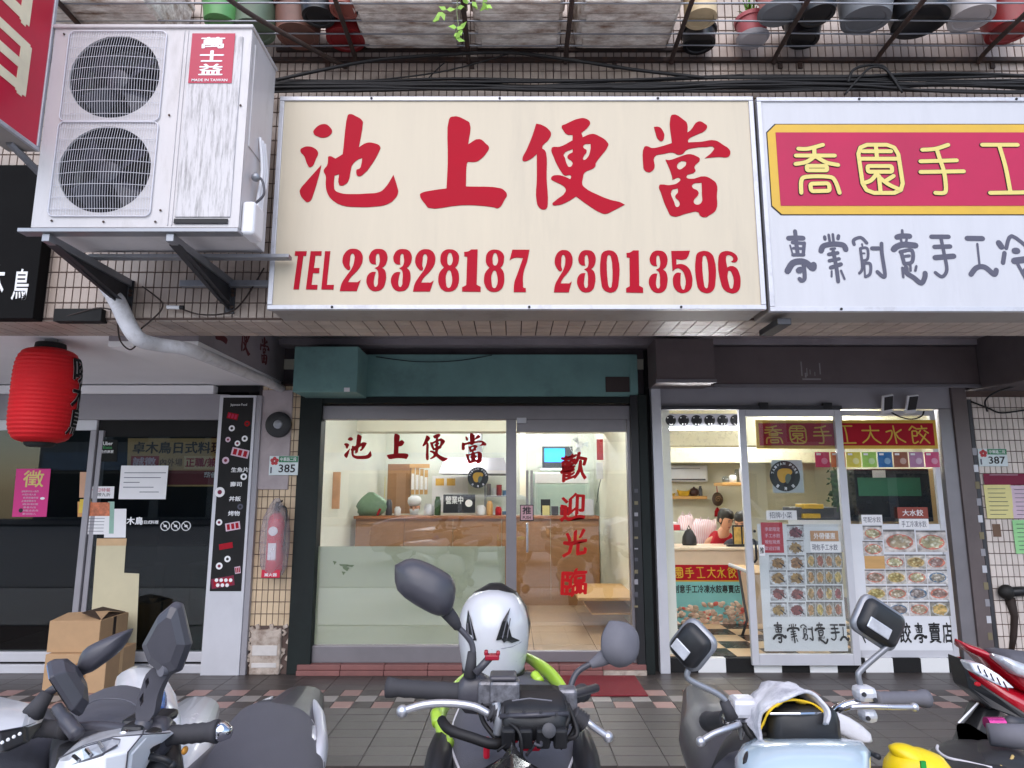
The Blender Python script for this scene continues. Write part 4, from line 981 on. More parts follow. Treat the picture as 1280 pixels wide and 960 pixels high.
fa = thing('storefront', 'glazed stainless shop front with red brush characters on the panes', 'shop front', (U(590, 800, S).x, S, 0))
zs = lambda v: U(590, v, S).z
xs_ = lambda u: U(u, 660, S).x
X0, XM0, XM1, X1 = xs_(397), xs_(632.5), xs_(645.5), xs_(786)
zt, zh, zg, zsill = zs(508), zs(525), zs(806), zs(827)
bx('header', M['stainless'], fa, X0, X1+.03, S-.05, S+.05, zh, zt, .004)
bx('jamb', M['stainless'], fa, X0-.03, X0, S-.045, S+.05, zsill, zt, .003)
bx('jamb', M['stainless'], fa, X1, X1+.03, S-.045, S+.05, zsill, zh-.001, .003)
bx('mullion', M['stainless'], fa, XM0, XM1, S-.05, S+.05, zsill, zh-.001, .003)
bx('sill', M['stainless'], fa, X0, XM0-.001, S-.045, S+.05, zsill, zg, .004)
pane = bx('pane', M['glass'], fa, X0+.001, XM0-.001, S-.004, S+.004, zg+.001, zh-.001, 0)
bx('frosted_film', M['glass_film'], fa, X0+.012, XM0-.008, S+.006, S+.008, zg+.005, zs(683), 0)
random.seed(9)
mb = MB()
for (u, v, w, h) in ((416, 701, 5, 5), (424, 705, 12, 4), (428, 708, 9, 6), (433, 706, 10, 3), (427, 714, 5, 5)):
    a, b, c, d = rect(u, v, u+w, v+h, S); mb.poly([(a, S-.0055, d), (b, S-.0055, (c+d)/2+.01), (b-.02, S-.0055, c), (a+.01, S-.0055, (c+d)/2)], (0, .0008, 0))
mb.build('torn_film', mat('film_torn', (112, 126, 98), .7), fa)
dr = bx('door_rail', M['stainless'], fa, XM1+.004, X1-.004, S-.03, S+.02, zs(540), zs(517), .003)
bx('door_bottom_rail', M['stainless'], fa, XM1+.004, X1-.004, S-.03, S+.02, zsill+.004, zs(813), .003)
bx('door_gap', M['black_gap'], fa, XM1, X1, S+.021, S+.04, zs(517)+.001, zh-.001, 0)
bx('door_pane', M['glass'], fa, XM1+.004, X1-.004, S-.009, S-.001, zs(813)+.001, zs(540)-.001, 0)
pxbox('door_closer', M['alu_light'], fa, 646, 522, 658, 529, S-.055, S-.031, .004)
x, _, z0, z1 = rect(657, 652, 661, 693, S-.06)
MB().tube([(x+.015, S-.03, z1-.02), (x+.015, S-.07, z1-.02), (x+.015, S-.07, z0+.02), (x+.015, S-.03, z0+.02)], .011, 10).build('pull_handle', M['chrome'], fa, smooth='auto')
pb = pxbox('push_plate', mat('push_pink', (206, 160, 166), .4), fa, 651, 632, 666, 650, S-.013, S-.0105, .001)
pxbox('push_border', M['ink_black'], fa, 650, 631, 667, 651, S-.0105, S-.0098, 0)
textpx('push_text', '推', M['ink_black'], fa, 653, 633, 664, 643, S-.0135, .02, .001)
textpx('push_text', 'PUSH', M['ink_black'], fa, 653.5, 645, 663.5, 649, S-.0135, .02, .001)
YG = S-.0048
for ch, bxp in (('池', (430, 543, 465, 574)), ('上', (484, 542, 511, 574)), ('便', (528, 542, 561, 577)), ('當', (577, 541, 608, 579.5))):
    brush('character', ch, M['ink_red'], fa, bxp, YG, .001)
for ch, bxp in (('歡', (700, 567, 734, 601)), ('迎', (700, 617, 732, 651)), ('光', (703, 662, 734, 696)), ('臨', (701, 711, 734, 745))):
    o = textpx('character', ch, mat('door_red', (192, 26, 30), .6, var=.08, spec=.15), fa, *bxp, S-.0098, .034, .001); zc_ = sum(v.co.z for v in o.data.vertices)/len(o.data.vertices); xc_ = sum(v.co.x for v in o.data.vertices)/len(o.data.vertices)
    for v in o.data.vertices: v.co.z += (v.co.x-xc_)*.14+.012*math.sin((v.co.x-xc_)*34); v.co.x += (v.co.z-zc_)*.06
def pork_sticker(parent, u, v, rpx, Y, words='台灣豬'):
    c = U(u, v, Y); r = U(u+rpx, v, Y).x-c.x
    MB().lathe(c, [(r, 0), (r, .0008)], (0, -1, 0), 40).build('round_sticker', mat('sticker_dark', (30, 36, 34), .4), parent)
    MB().lathe(c+Vector((0, -.001, 0)), [(r*.66, 0), (r*.66, .0006)], (0, -1, 0), 32).build('sticker_disc', mat('sticker_black', (20, 20, 20), .4), parent)
    y = c.y-.0022
    pts = [(-.5, .05), (-.42, .34), (-.2, .46), (.1, .48), (.42, .4), (.5, .2), (.35, .02), (.12, -.1), (.06, -.35), (-.1, -.5), (-.32, -.42), (-.45, -.15)]
    link('sticker_emblem', fit(curve_mesh([[(a, b) for a, b in pts]]), c.x-r*.5, c.x+r*.5, c.z-r*.45, c.z+r*.5, y, .0006), mat('sticker_gold', (206, 158, 44), .4), parent)
    pts = [(.0, -.1), (.3, .05), (.42, -.1), (.25, -.4), (.1, -.5)]
    link('sticker_leaf', fit(curve_mesh([[(a, b) for a, b in pts]]), c.x, c.x+r*.4, c.z-r*.5, c.z+r*.15, y-.0008, .0006), mat('sticker_green', (92, 104, 92), .4), parent)
    for w, a0, a1, h in (('TAIWAN PORK', 165, 15, .17), (words, 232, 308, .22)):
        n = len(w)
        for i, ch in enumerate(w):
            if ch == ' ': continue
            a = R(a0+(a1-a0)*i/(n-1)); s = h*r
            me = fit(text_mesh(ch, .015), -s*.42, s*.42, -s/2, s/2, 0, .0006); rot = a-math.pi/2 if w[0] == 'T' else a+math.pi/2
            for vt in me.vertices:
                p = Vector((vt.co.x*math.cos(rot)-vt.co.z*math.sin(rot), vt.co.x*math.sin(rot)+vt.co.z*math.cos(rot)))
                vt.co = (c.x+r*.82*math.cos(a)+p.x, y+vt.co.y, c.z+r*.82*math.sin(a)+p.y)
            link('sticker_letter', me, M['ink_white'], parent)
pork_sticker(fa, 597.5, 597, 13, YG)
# step and door mat
st = thing('door_step', 'low step of reddish tiles along the middle shop front', 'step', (0, S, 0))
n = 8; xa, xb = xs_(384), xs_(800)
for k in range(n):
    a = xa+(xb-xa)*k/n; b = xa+(xb-xa)*(k+1)/n
    bx('step_tile', M['red_step'] if k < 7 else M['plaster_patch'], st, a+.002, b-.002, S-.13, S+.05, 0, zsill*.5-.002, .004)
    bx('step_tread', M['red_step'], st, a+.002, b-.002, S-.11, S+.05, zsill*.5, zsill-.002, .004)
mx0, mx1 = UZ(690, 855, 0).x, UZ(803, 860, 0).x
tag(MB().box(UZ(700, 860, 0).x-.35, mx1, UZ(700, 871, 0).y, S-.15, .001, .012).build('door_mat', M['mat_red'], None, bevel=.004), 'dark red door mat in front of the glass door', 'mat')

# ---- inside the middle shop
IX0, IX1, IYB, IZ = -2.2, 1.42, 11.6, 2.72
YI = S+.3
fl = bx('interior_floor', M['grout'], None, IX0, IX1, S+.06, IYB, -.01, zsill-.012, 0); tag(fl, kind='structure')
ftm = MB().box(-.297, .297, -.297, .297, -.012, 0).mesh('floor_tile'); ftm.materials.append(M['floor_brown'])
for i in range(6):
    for k in range(9):
        o = bpy.data.objects.new('floor_tile', ftm); COL.objects.link(o); o.parent = fl; o.location = (IX0+.31+i*.6, S+.37+k*.6, zsill)
for nm, a in (('interior_wall', (IX0-.1, IX0, S+.06, IYB, 0, IZ+.1)), ('interior_wall', (IX1, IX1+.08, S+.12, IYB, 0, IZ+.1)), ('interior_wall', (IX0, IX1, IYB, IYB+.1, 0, IZ+.1))):
    tag(bx(nm, M['wall_green'], None, *a, 0), kind='structure')
tag(bx('interior_ceiling', M['wall_cream'], None, IX0, IX1, S+.05, IYB, IZ, IZ+.1, 0), kind='structure')
tag(bx('ceiling_beam', M['wall_cream'], None, IX0, IX1, 9.4, 9.75, IZ-.3, IZ-.001, 0), kind='structure')
def tube_lamp(x, y, z, L, label, e=None, along='x'):
    t = thing('fluorescent_lamp', label, 'lamp', (x, y, z), 'ceiling tube lamps')
    dx, dy = (L/2, .05) if along == 'x' else (.05, L/2)
    bx('batten', M['white_paint'], t, x-dx, x+dx, y-dy, y+dy, z, z+.05, .005)
    a, b = ((x-L/2+.03, y, z-.025), (x+L/2-.03, y, z-.025)) if along == 'x' else ((x, y-L/2+.03, z-.025), (x, y+L/2-.03, z-.025))
    MB().cyl(a, b, .02, n=12).build('tube', e or M['tube_light'], t, smooth='auto')
tube_lamp(-1.0, 7.6, IZ-.06, 1.2, 'tube lamp near the window of the middle shop')
tube_lamp(.6, 7.6, IZ-.06, 1.2, 'tube lamp behind the glass door of the middle shop')
tube_lamp(-1.0, 10.5, IZ-.06, 1.2, 'tube lamp over the serving area of the middle shop')
tube_lamp(.6, 10.5, IZ-.06, 1.2, 'tube lamp at the back right of the middle shop')
YC = 9.18; ZC = 1.25
ct = thing('serving_counter', 'long brown wooden serving counter across the middle shop', 'counter', (-.5, YC, zsill))
for k in range(5):
    a = -2.12+k*.66
    bx('front_panel', M['wood_counter'], ct, a+.002, a+.658, YC, YC+.03, zsill, ZC-.04, .003)
bx('counter_top', mat('wood_top', (150, 92, 46), .35, var=.1, stretch=(1, 6, 6)), ct, -2.14, 1.18, YC-.04, YC+.55, ZC-.039, ZC, .004)
bx('skirting', M['wood_counter'], ct, -2.12, 1.16, YC-.012, YC-.0005, zsill, zsill+.08, .002)
def pbox(name, m, label, cat, u0, v0, u1, v1, Y0, d, bevel=.004, group=None, parent=None):
    o = pxbox(name, m, parent, u0, v0, u1, v1, Y0, Y0+d, bevel)
    if parent is None: tag(o, label, cat, group)
    return o
# jade-coloured bundle and a red tag
c = UZ(465, 642, ZC); c.y = YC+.22; c.x = U(463, 630, c.y).x
t = thing('jade_ornament', 'rough jade-green ornament on the left of the counter', 'ornament', (c.x, c.y, ZC))
rings = []
rr = random.Random(4)
for k in range(9):
    s = k/8; ra = .20*math.sin(math.pi*min(.97, .18+s*.8))**.7*(1.15-.25*s)
    rings.append([Vector((c.x+.03*math.sin(3*s)+ra*(1+.12*rr.uniform(-1, 1))*math.cos(6.283*j/14), c.y+ra*.6*(1+.12*rr.uniform(-1, 1))*math.sin(6.283*j/14), ZC+s*.32)) for j in range(14)])
MB().loft(rings).build('stone', mat('jade', (112, 140, 112), .35, var=.25, scale=9), t, smooth=True)
MB().obox(Matrix.Translation((c.x+.14, c.y-.1, ZC+.05)) @ Matrix.Rotation(R(25), 4, 'Y'), .03, .01, .1).build('tag', M['ink_red'], t)
# tall dark wooden panel / cupboard
pbox('wooden_door', M['wood_counter'], 'tall brown wooden door leaf behind the counter', 'door', 484, 580, 513, 642, 10.9, .06)
# menu board with vertical cards
mbd = thing('menu_board', 'pale slatted menu board beside the wooden door', 'menu board', U(530, 620, 10.8))
for k in range(4):
    pxbox('slat', M['wood_light'], mbd, 514+k*5.5, 583+k*1.5, 518+k*5.5, 618, 10.8, 10.83, .002)
    pxbox('card', M['paper_white'], mbd, 514.4+k*5.5, 592+k*1.5, 517.6+k*5.5, 612, 10.79, 10.799, 0)
pxbox('top_rail', M['wood_light'], mbd, 512, 580, 537, 585, 10.78, 10.8, .002)
pbox('wall_poster', M['paper_white'], 'large pale poster sheet on the back wall of the middle shop', 'poster', 540, 595, 585, 640, IYB-.02, .01, 0)
for k in range(2): pbox('orange_notice', mat('notice_orange', (226, 178, 84), .7), ('left' if k == 0 else 'right')+' of two small orange notices on the pale poster', 'notice', 544.5+k*14, 598, 555+k*14, 607, IYB-.028, .006, 0, 'orange notices')
obd = thing('open_sign_board', 'black counter board with white characters meaning open for business', 'sign', (U(575, 630, YC+.1).x, YC+.1, ZC))
pxbox('board', M['black_plastic'], obd, 554, 618, 594, 641.2, YC+.1, YC+.13, .003)
textpx('text', '營業中', M['ink_white'], obd, 557, 620, 579, 630, YC+.099, .02, .001)
MB().lathe(U(586, 629, YC+.099), [(.05, 0), (.05, .001)], (0, -1, 0), 20).build('emblem', M['paper_white'], obd)
# back-room shelf rack and fridge
fr = thing('display_fridge', 'tall pale glass-fronted fridge behind the counter seen through the door', 'fridge', (U(710, 640, 10.6).x, 10.6, zsill))
x0, x1 = U(667, 640, 10.6).x, U(738, 640, 10.6).x
bx('cabinet', mat('fridge_pale', (206, 222, 210), .35, var=.04), fr, x0, x1, 10.62, 11.2, zsill, U(700, 590, 10.6).z, .015)
bx('top_sign', M['paper_white'], fr, x0+.02, x1-.02, 10.6, 10.615, U(700, 604, 10.6).z, U(700, 592, 10.6).z, .003)
bx('glass_door', mat('fridge_door', (186, 206, 196), .12, var=.06), fr, x0+.04, x1-.04, 10.6, 10.618, zsill+.1, U(700, 606, 10.6).z, .003)
for k in range(2): bx('post', M['stainless'], fr, x0-.12+k*.07, x0-.08+k*.07, 10.55, 10.6, zsill, U(700, 588, 10.6).z, .004)
tv = thing('television', 'small wall television showing a blue picture above the fridge', 'television', U(690, 583, 11.0))
pxbox('casing', M['black_plastic'], tv, 678, 558, 716, 585, 11.0, 11.06, .006); pxbox('screen', M['tv_blue'], tv, 680.5, 560.5, 706, 577.5, 10.995, 10.999, 0)
pxbox('shelf', M['white_paint'], tv, 676, 585, 718, 588, 10.9, 11.2, .004)
fn = thing('wall_fan', 'white wall fan beside the television', 'fan', U(725, 566, 10.2))
cf = U(725, 556, 10.2); rf = .16
g = MB()
for k in range(16):
    a = 2*math.pi*k/16; g.tube([cf+Vector((.02*math.cos(a), -.06, .02*math.sin(a))), cf+Vector((.7*rf*math.cos(a), -.055, .7*rf*math.sin(a))), cf+Vector((rf*math.cos(a), -.0, rf*math.sin(a)))], .002, 4)
for q in (.35, .7, 1): g.tube([cf+Vector((rf*q*math.cos(2*math.pi*k/24), -.06*(1-q**3), rf*q*math.sin(2*math.pi*k/24))) for k in range(24)], .003, 4, closed=True)
g.build('guard', M['white_plastic'], fn, smooth=True)
bl_ = MB()
for k in range(3):
    a = 2*math.pi*k/3; bl_.poly([cf+Vector((rr_*math.cos(a+da), -.02+dy, rr_*math.sin(a+da))) for rr_, da, dy in ((.03, 0, 0), (.13, -.3, -.01), (.14, .4, .02), (.03, .6, .02))], (0, .003, 0))
bl_.build('blades', mat('fan_clear', (190, 200, 205), .3), fn)
MB().lathe(cf, [(.05, 0), (.055, .05), (.03, .12)], (0, 1, 0), 16).build('motor', M['white_plastic'], fn, smooth='auto')
MB().tube([cf+Vector((0, .1, 0)), cf+Vector((.02, .14, -.12)), cf+Vector((.06, 1.3, -.14))], .018, 8).build('arm', M['white_plastic'], fn, smooth=True)
pbox('red_couplet', mat('couplet_red', (186, 40, 40), .6, var=.3, scale=20), 'red couplet strip on the right wall above the phone', 'wall hanging', 746, 549, 754, 575, 9.6, .01, 0)
pbox('wall_box', M['white_plastic'], 'white wall box with a cord below the red couplet', 'box', 746, 578, 754, 599, 9.6, .06, .006)
tube_obj('telephone_cord', [U(751, 599, 9.63), U(748, 612, 9.63), U(746, 628, 9.6)], .006, M['black_plastic'], None, 6, 5, 'thin cord hanging below the white wall box', 'cord')
for k, (u0, v0, u1, v1, m, lab) in enumerate(((676, 624, 688, 644, 'black_plastic', 'black framed card standing on the counter beside the yellow one'), (678, 632, 687, 644, 'paper_yellow', 'small yellow card standing on the counter'), (690, 633, 698, 644, 'grey_plastic', 'dark small box on the counter right of the yellow card'), (716, 624, 742, 644, 'alu_light', 'metal steamer box at the right end of the counter'), (701, 634, 712, 644, 'ink_red', 'small red box on the counter beside the steamer'))):
    pbox('counter_card', M[m], lab, 'counter item', u0, v0, u1, v1, YC+.12-.01*(k == 1), .02 if k < 2 else .2, .003)
# pink wall calendar, table, stools
pbox('wall_calendar', mat('calendar', (206, 156, 120), .7, var=.2), 'narrow orange wall calendar on the left wall', 'calendar', 415.5, 590, 425, 636, 8.2, .012, 0)
tb = thing('dining_table', 'small wooden dining table by the right wall behind the glass door', 'table', (1.05, 8.0, zsill))
zt_ = U(745, 738, 7.9).z
bx('table_top', M['wood_light'], tb, U(718, 738, 7.8).x, IX1-.01, 7.35, 8.5, zt_-.03, zt_, .004)
for y_ in (7.45, 8.4): bx('leg', M['stainless'], tb, U(790, 738, 7.8).x, U(790, 738, 7.8).x+.04, y_, y_+.04, zsill, zt_-.031, .003)
bx('shelf', M['wood_light'], tb, U(735, 738, 7.8).x, IX1-.02, 7.5, 8.35, zt_-.2, zt_-.18, .003)
for k, (u, Y) in enumerate(()):
    x = U(u, 780, Y).x; s_ = thing('stool', ('far' if k == 0 else 'near')+' dark red stool beside the wooden dining table', 'stool', (x, Y, zsill), 'stools')
    MB().lathe((x, Y, zsill+.43), [(.14, 0), (.155, .012), (.15, .03), (.05, .035)], n=24).build('seat', mat('stool_red', (96, 30, 34), .5), s_, smooth='auto')
    for a in range(4):
        d = Vector((math.cos(R(45+90*a)), math.sin(R(45+90*a)), 0)); MB().tube([Vector((x, Y, zsill+.43))+d*.1, Vector((x, Y, zsill))+d*.16], .011, 8).build('leg', M['black_plastic'], s_)

hd = thing('extractor_hood', 'stainless extractor hood over the serving area of the middle shop', 'hood', U(575, 590, 10.7))
MB().add([U(548, 592, 10.5), U(636, 592, 10.5), U(636, 592, 10.5)+Vector((0, .8, 0)), U(548, 592, 10.5)+Vector((0, .8, 0)), U(556, 572, 10.7), U(630, 572, 10.7), U(630, 572, 10.7)+Vector((0, .5, 0)), U(556, 572, 10.7)+Vector((0, .5, 0))], [(0, 1, 5, 4), (1, 2, 6, 5), (2, 3, 7, 6), (3, 0, 4, 7), (0, 3, 2, 1), (4, 5, 6, 7)]).build('canopy', M['stainless'], hd)
bx('duct', M['stainless'], hd, U(585, 572, 10.8).x, U(602, 572, 10.8).x, 10.8, 11.1, U(590, 572, 10.8).z, IZ-.002, .01)
wr = thing('wire_rack', 'steel wire rack with bowls and tubs at the back right of the middle shop', 'rack', (U(622, 640, 11.0).x, 11.0, zsill))
xw0, xw1 = U(606, 640, 11.0).x, U(634, 640, 11.0).x
for x_ in (xw0, xw1):
    for y_ in (11.0, 11.35): MB().cyl((x_, y_, zsill), (x_, y_, 1.95), .012, n=8).build('post', M['galv'], wr)
rr = random.Random(31)
for z_ in (.7, 1.15, 1.5, 1.85):
    bx('shelf', M['galv'], wr, xw0, xw1, 11.0, 11.35, z_, z_+.015, .002)
    for k in range(4):
        r_ = rr.uniform(.03, .045); h_ = rr.uniform(.07, .2); MB().lathe((xw0+.06+k*.085, 11.12, z_+.016), [(r_*.8, 0), (r_, .01), (r_, h_), (r_*.8, h_)], n=14).build('tub', (M['white_plastic'], M['stainless'], mat('tub_red', (150, 50, 46), .4), mat('tub_blue', (70, 104, 140), .4))[rr.randrange(4)], wr, smooth='auto')
for k in range(5):
    u = 448+k*7.2
    pbox('price_strip', (M['paper_lilac'], M['paper_yellow'], M['paper_white'])[k % 3], ('first', 'second', 'third', 'fourth', 'fifth')[k]+' price strip from the left on the back wall of the middle shop', 'price strip', u, 596+k % 2, u+4.6, 622, IYB-.015, .006, 0, 'price strips')
for k, (u, h_, m_, lab) in enumerate(((486, .22, 'grey_plastic', 'grey thermos on the counter beside the jade ornament'), (497, .12, 'white_plastic', 'white tub on the counter left of the cook'), (536, .16, 'alu_light', 'steel pot on the counter right of the cook'), (547, .26, 'leaf_dark', 'green bottle on the counter left of the black board'), (601, .14, 'white_plastic', 'white bowl stack on the counter right of the black board'), (612, .2, 'wood_light', 'wooden chopstick holder on the counter near the mullion'), (623, .12, 'ink_red', 'small red tin on the counter near the mullion'))):
    x_ = U(u, 640, YC+.3).x; r_ = .07 if 'pot' in lab or 'stack' in lab else .045
    o = MB().lathe((x_, YC+.3, ZC), [(r_*.85, 0), (r_, .01), (r_, h_*.75), (r_*.7, h_*.9), (r_*.65, h_)], n=18).build('counter_vessel', M[m_], None, smooth='auto'); tag(o, lab, 'vessel')

bx('leak_backing', M['concrete_dark'], bld, -2.4, xs_(829), S+.061, S+.11, zs(507), 2.98, 0)  # both backing walls are added to stop shop light leaking over the headers
bx('leak_backing', M['concrete_dark'], bld, xs_(829)+.001, 5.2, S+.061, S+.11, U(1010, 486, S).z, 2.98, 0)
# ================================================================== shop on the right
hs = thing('metal_fascia', 'dark brown metal fascia with a projecting box above the right shop', 'fascia', U(1000, 480, S))
pxbox('motor_box', M['fascia_brown'], hs, 820, 423, 893, 478, 5.72, S-.1, .006)
bx('box_trim', M['stainless'], hs, *rect(820, 473, 896, 478.5, 5.71)[:2], 5.705, 5.72, *rect(820, 474, 896, 478.5, 5.71)[2:], .002)
x0, x1, z0, z1 = rect(894, 433, 1210, 482, S-.1)
bx('fascia_board', M['fascia_brown'], hs, U(815, 440, S-.1).x, XC-.004, S-.1, S+.05, z0, z1, .004)
bx('trim', M['stainless'], hs, U(893, 482, S-.1).x, XC-.004, S-.115, S-.101, z0-.02, z0+.012, .002)
random.seed(21)
mb = MB()
for (u, v, w, h) in ((1001, 452, 1.6, 18), (1008, 460, 1.2, 10), (1003, 473, 23, 2), (1024, 454, 1.5, 14), (1012, 462, 1, 6), (1018, 465, 1, 5), (1006, 466, 2, 6)):
    a, b, c, d = rect(u, v, u+w, v+h, S-.1); mb.box(a, b, S-.1025, S-.1008, c, d)
mb.build('glue_remains', mat('glue', (150, 144, 144), .9), hs)
fb = thing('storefront', 'aluminium shop front of the dumpling shop with a red and yellow banner', 'shop front', (U(1010, 800, S).x, S, 0))
zR = lambda v: U(1010, v, S).z
xo = lambda u: U(u, 660, S).x
L0, L1 = xo(829), xo(838)
bx('post', M['alu_light'], fb, xo(818), xo(830), S-.06, S+.06, 0, zR(482), .004)
bx('header', M['alu_grey'], fb, xo(831), xo(1205), S-.02, S+.06, zR(511), zR(484), .004)
bx('track', M['steel_dark'], fb, xo(831), xo(1060), S-.07, S-.021, zR(513), zR(508), .003)
bx('post', M['stainless'], fb, xo(1186), xo(1203), S-.03, S+.06, 0, zR(511)-.001, .004)
bx('post', M['fascia_brown'], fb, xo(1203)+.001, xo(1222), S-.05, S+.06, 0, zR(484), .006)
tag_strip = bx('label_strip', M['steel_dark'], fb, xo(1222)+.001, xo(1227), S-.05, S-.02, .02, zR(500), .002)
for k in range(12):
    v = 560+k*21; pxbox('stuck_label', (M['alu_grey'], M['alu_light'], mat('label_buff', (170, 158, 124), .8))[k % 3], fb, 1222.5+(v-640)*.085, v, 1228+(v-640)*.085, v+9, S-.053, S-.0505, 0)
# riser with black and white blocks
zr = zR(822)
k = 0
for i in range(13):
    a = xo(831)+i*.245
    if a > xo(1190): break
    bx('riser_block', M['white_paint'] if i % 2 else M['black_gap'], fb, a+.001, min(a+.244, xo(1186)-.001), S-.02, S+.05, 0, zr-.001, .002)
# fixed right-hand panel
def frame(parent, u0, v0, u1, v1, Y, fw, m, d=.035, glass=True, tag_='frame'):
    x0, x1, z0, z1 = rect(u0, v0, u1, v1, Y)
    for a in ((x0, x0+fw, z0, z1), (x1-fw, x1, z0, z1), (x0+fw+.001, x1-fw-.001, z1-fw, z1), (x0+fw+.001, x1-fw-.001, z0, z0+fw*1.5)):
        bx(tag_, m, parent, a[0], a[1], Y, Y+d, a[2], a[3], .003)
    if glass: bx('pane', M['glass'], parent, x0+fw+.001, x1-fw-.001, Y+d/2-.003, Y+d/2+.003, z0+fw*1.5+.001, z1-fw-.001, 0)
    return x0, x1, z0, z1
frame(fb, 1058, 513, 1184, 822, S+.0, .05, M['alu_light'])
slide = thing('sliding_door', 'aluminium sliding door covered with small menu photographs', 'door', (U(1000, 820, S-.08).x, S-.08, 0))
frame(slide, 932, 512, 1064, 832, S-.085, .062, M['alu_light'], .04)
x, x2, z0, z1 = rect(940, 674, 946, 703, S-.09)
MB().tube([(x+.02, S-.085, z1), (x+.028, S-.115, z1-.03), (x+.028, S-.115, z0+.03), (x+.02, S-.085, z0)], .01, 8).build('handle', M['black_plastic'], slide, smooth=True)
MB().lathe(U(943, 664, S-.085), [(.012, 0), (.012, .008)], (0, -1, 0), 14).build('lock', M['black_plastic'], slide)
for u in (953, 1033):
    pxbox('roller', M['black_plastic'], slide, u-4, 503, u+8, 512, S-.075, S-.04, .008)
# red and yellow banner
x0, x1, z0, z1 = rect(945, 525, 1171, 561, S-.03)
bn = thing('window_banner', 'red banner with yellow border and seal characters across the dumpling shop window', 'banner', ((x0+x1)/2, S-.03, z0))
bx('border', M['gold'], bn, x0, x1, S-.03, S-.026, z0, z1, 0)
bx('field', M['banner_red'], bn, x0+.028, x1-.028, S-.033, S-.0305, z0+.03, z1-.03, 0)
for ch, u0, u1 in (('喬', 956, 978), ('園', 987, 1008), ('手', 1017, 1039), ('工', 1048, 1069), ('大', 1078, 1100), ('水', 1108, 1131), ('餃', 1137, 1161)):
    a, b, c, d = rect(u0, 532.5, u1, 554, S-.034); seal(bn, ch, a, b, c, d, S-.0335, M['gold'], .0068)
# coloured sample bags below the banner
cols = [(206, 46, 96), (226, 128, 70), (222, 206, 80), (160, 206, 92), (36, 106, 168), (146, 84, 60), (176, 124, 160), (206, 74, 122)]
names = ['crimson', 'orange', 'yellow', 'lime green', 'blue', 'brown', 'mauve', 'pink']
for k in range(8):
    u0 = 1019+k*19.6; a, b, c, d = rect(u0, 565, u0+18, 584, S-.03)
    t = thing('sample_bag', names[k]+' sample bag hanging in the row below the red banner', 'bag', ((a+b)/2, S-.03, c), 'coloured bags below the banner')
    mm = mat('bag_'+names[k].replace(' ', '_'), cols[k], .3, var=.1)
    rings = []
    for q in range(5):
        z = d-(d-c)*q/4; th = (.004, .01, .018, .016, .004)[q]
        rings.append([(a, S-.03, z), ((a+b)/2, S-.03-th, z), (b, S-.03, z), ((a+b)/2, S-.026, z)])
    MB().loft(rings).build('pouch', mm, t, smooth=False)
    MB().lathe(((a+b)/2+.01, S-.047, c+.4*(d-c)), [(.03, 0), (.026, .003)], (0, -1, 0), 14).build('window', mat('bagwin_'+str(k), tuple(min(255, int(x*.55+110)) for x in cols[k]), .3), t)
    bx('top_label', M['paper_white'], t, a+.01, a+.05, S-.0425, S-.04, d-.03, d-.012, 0)
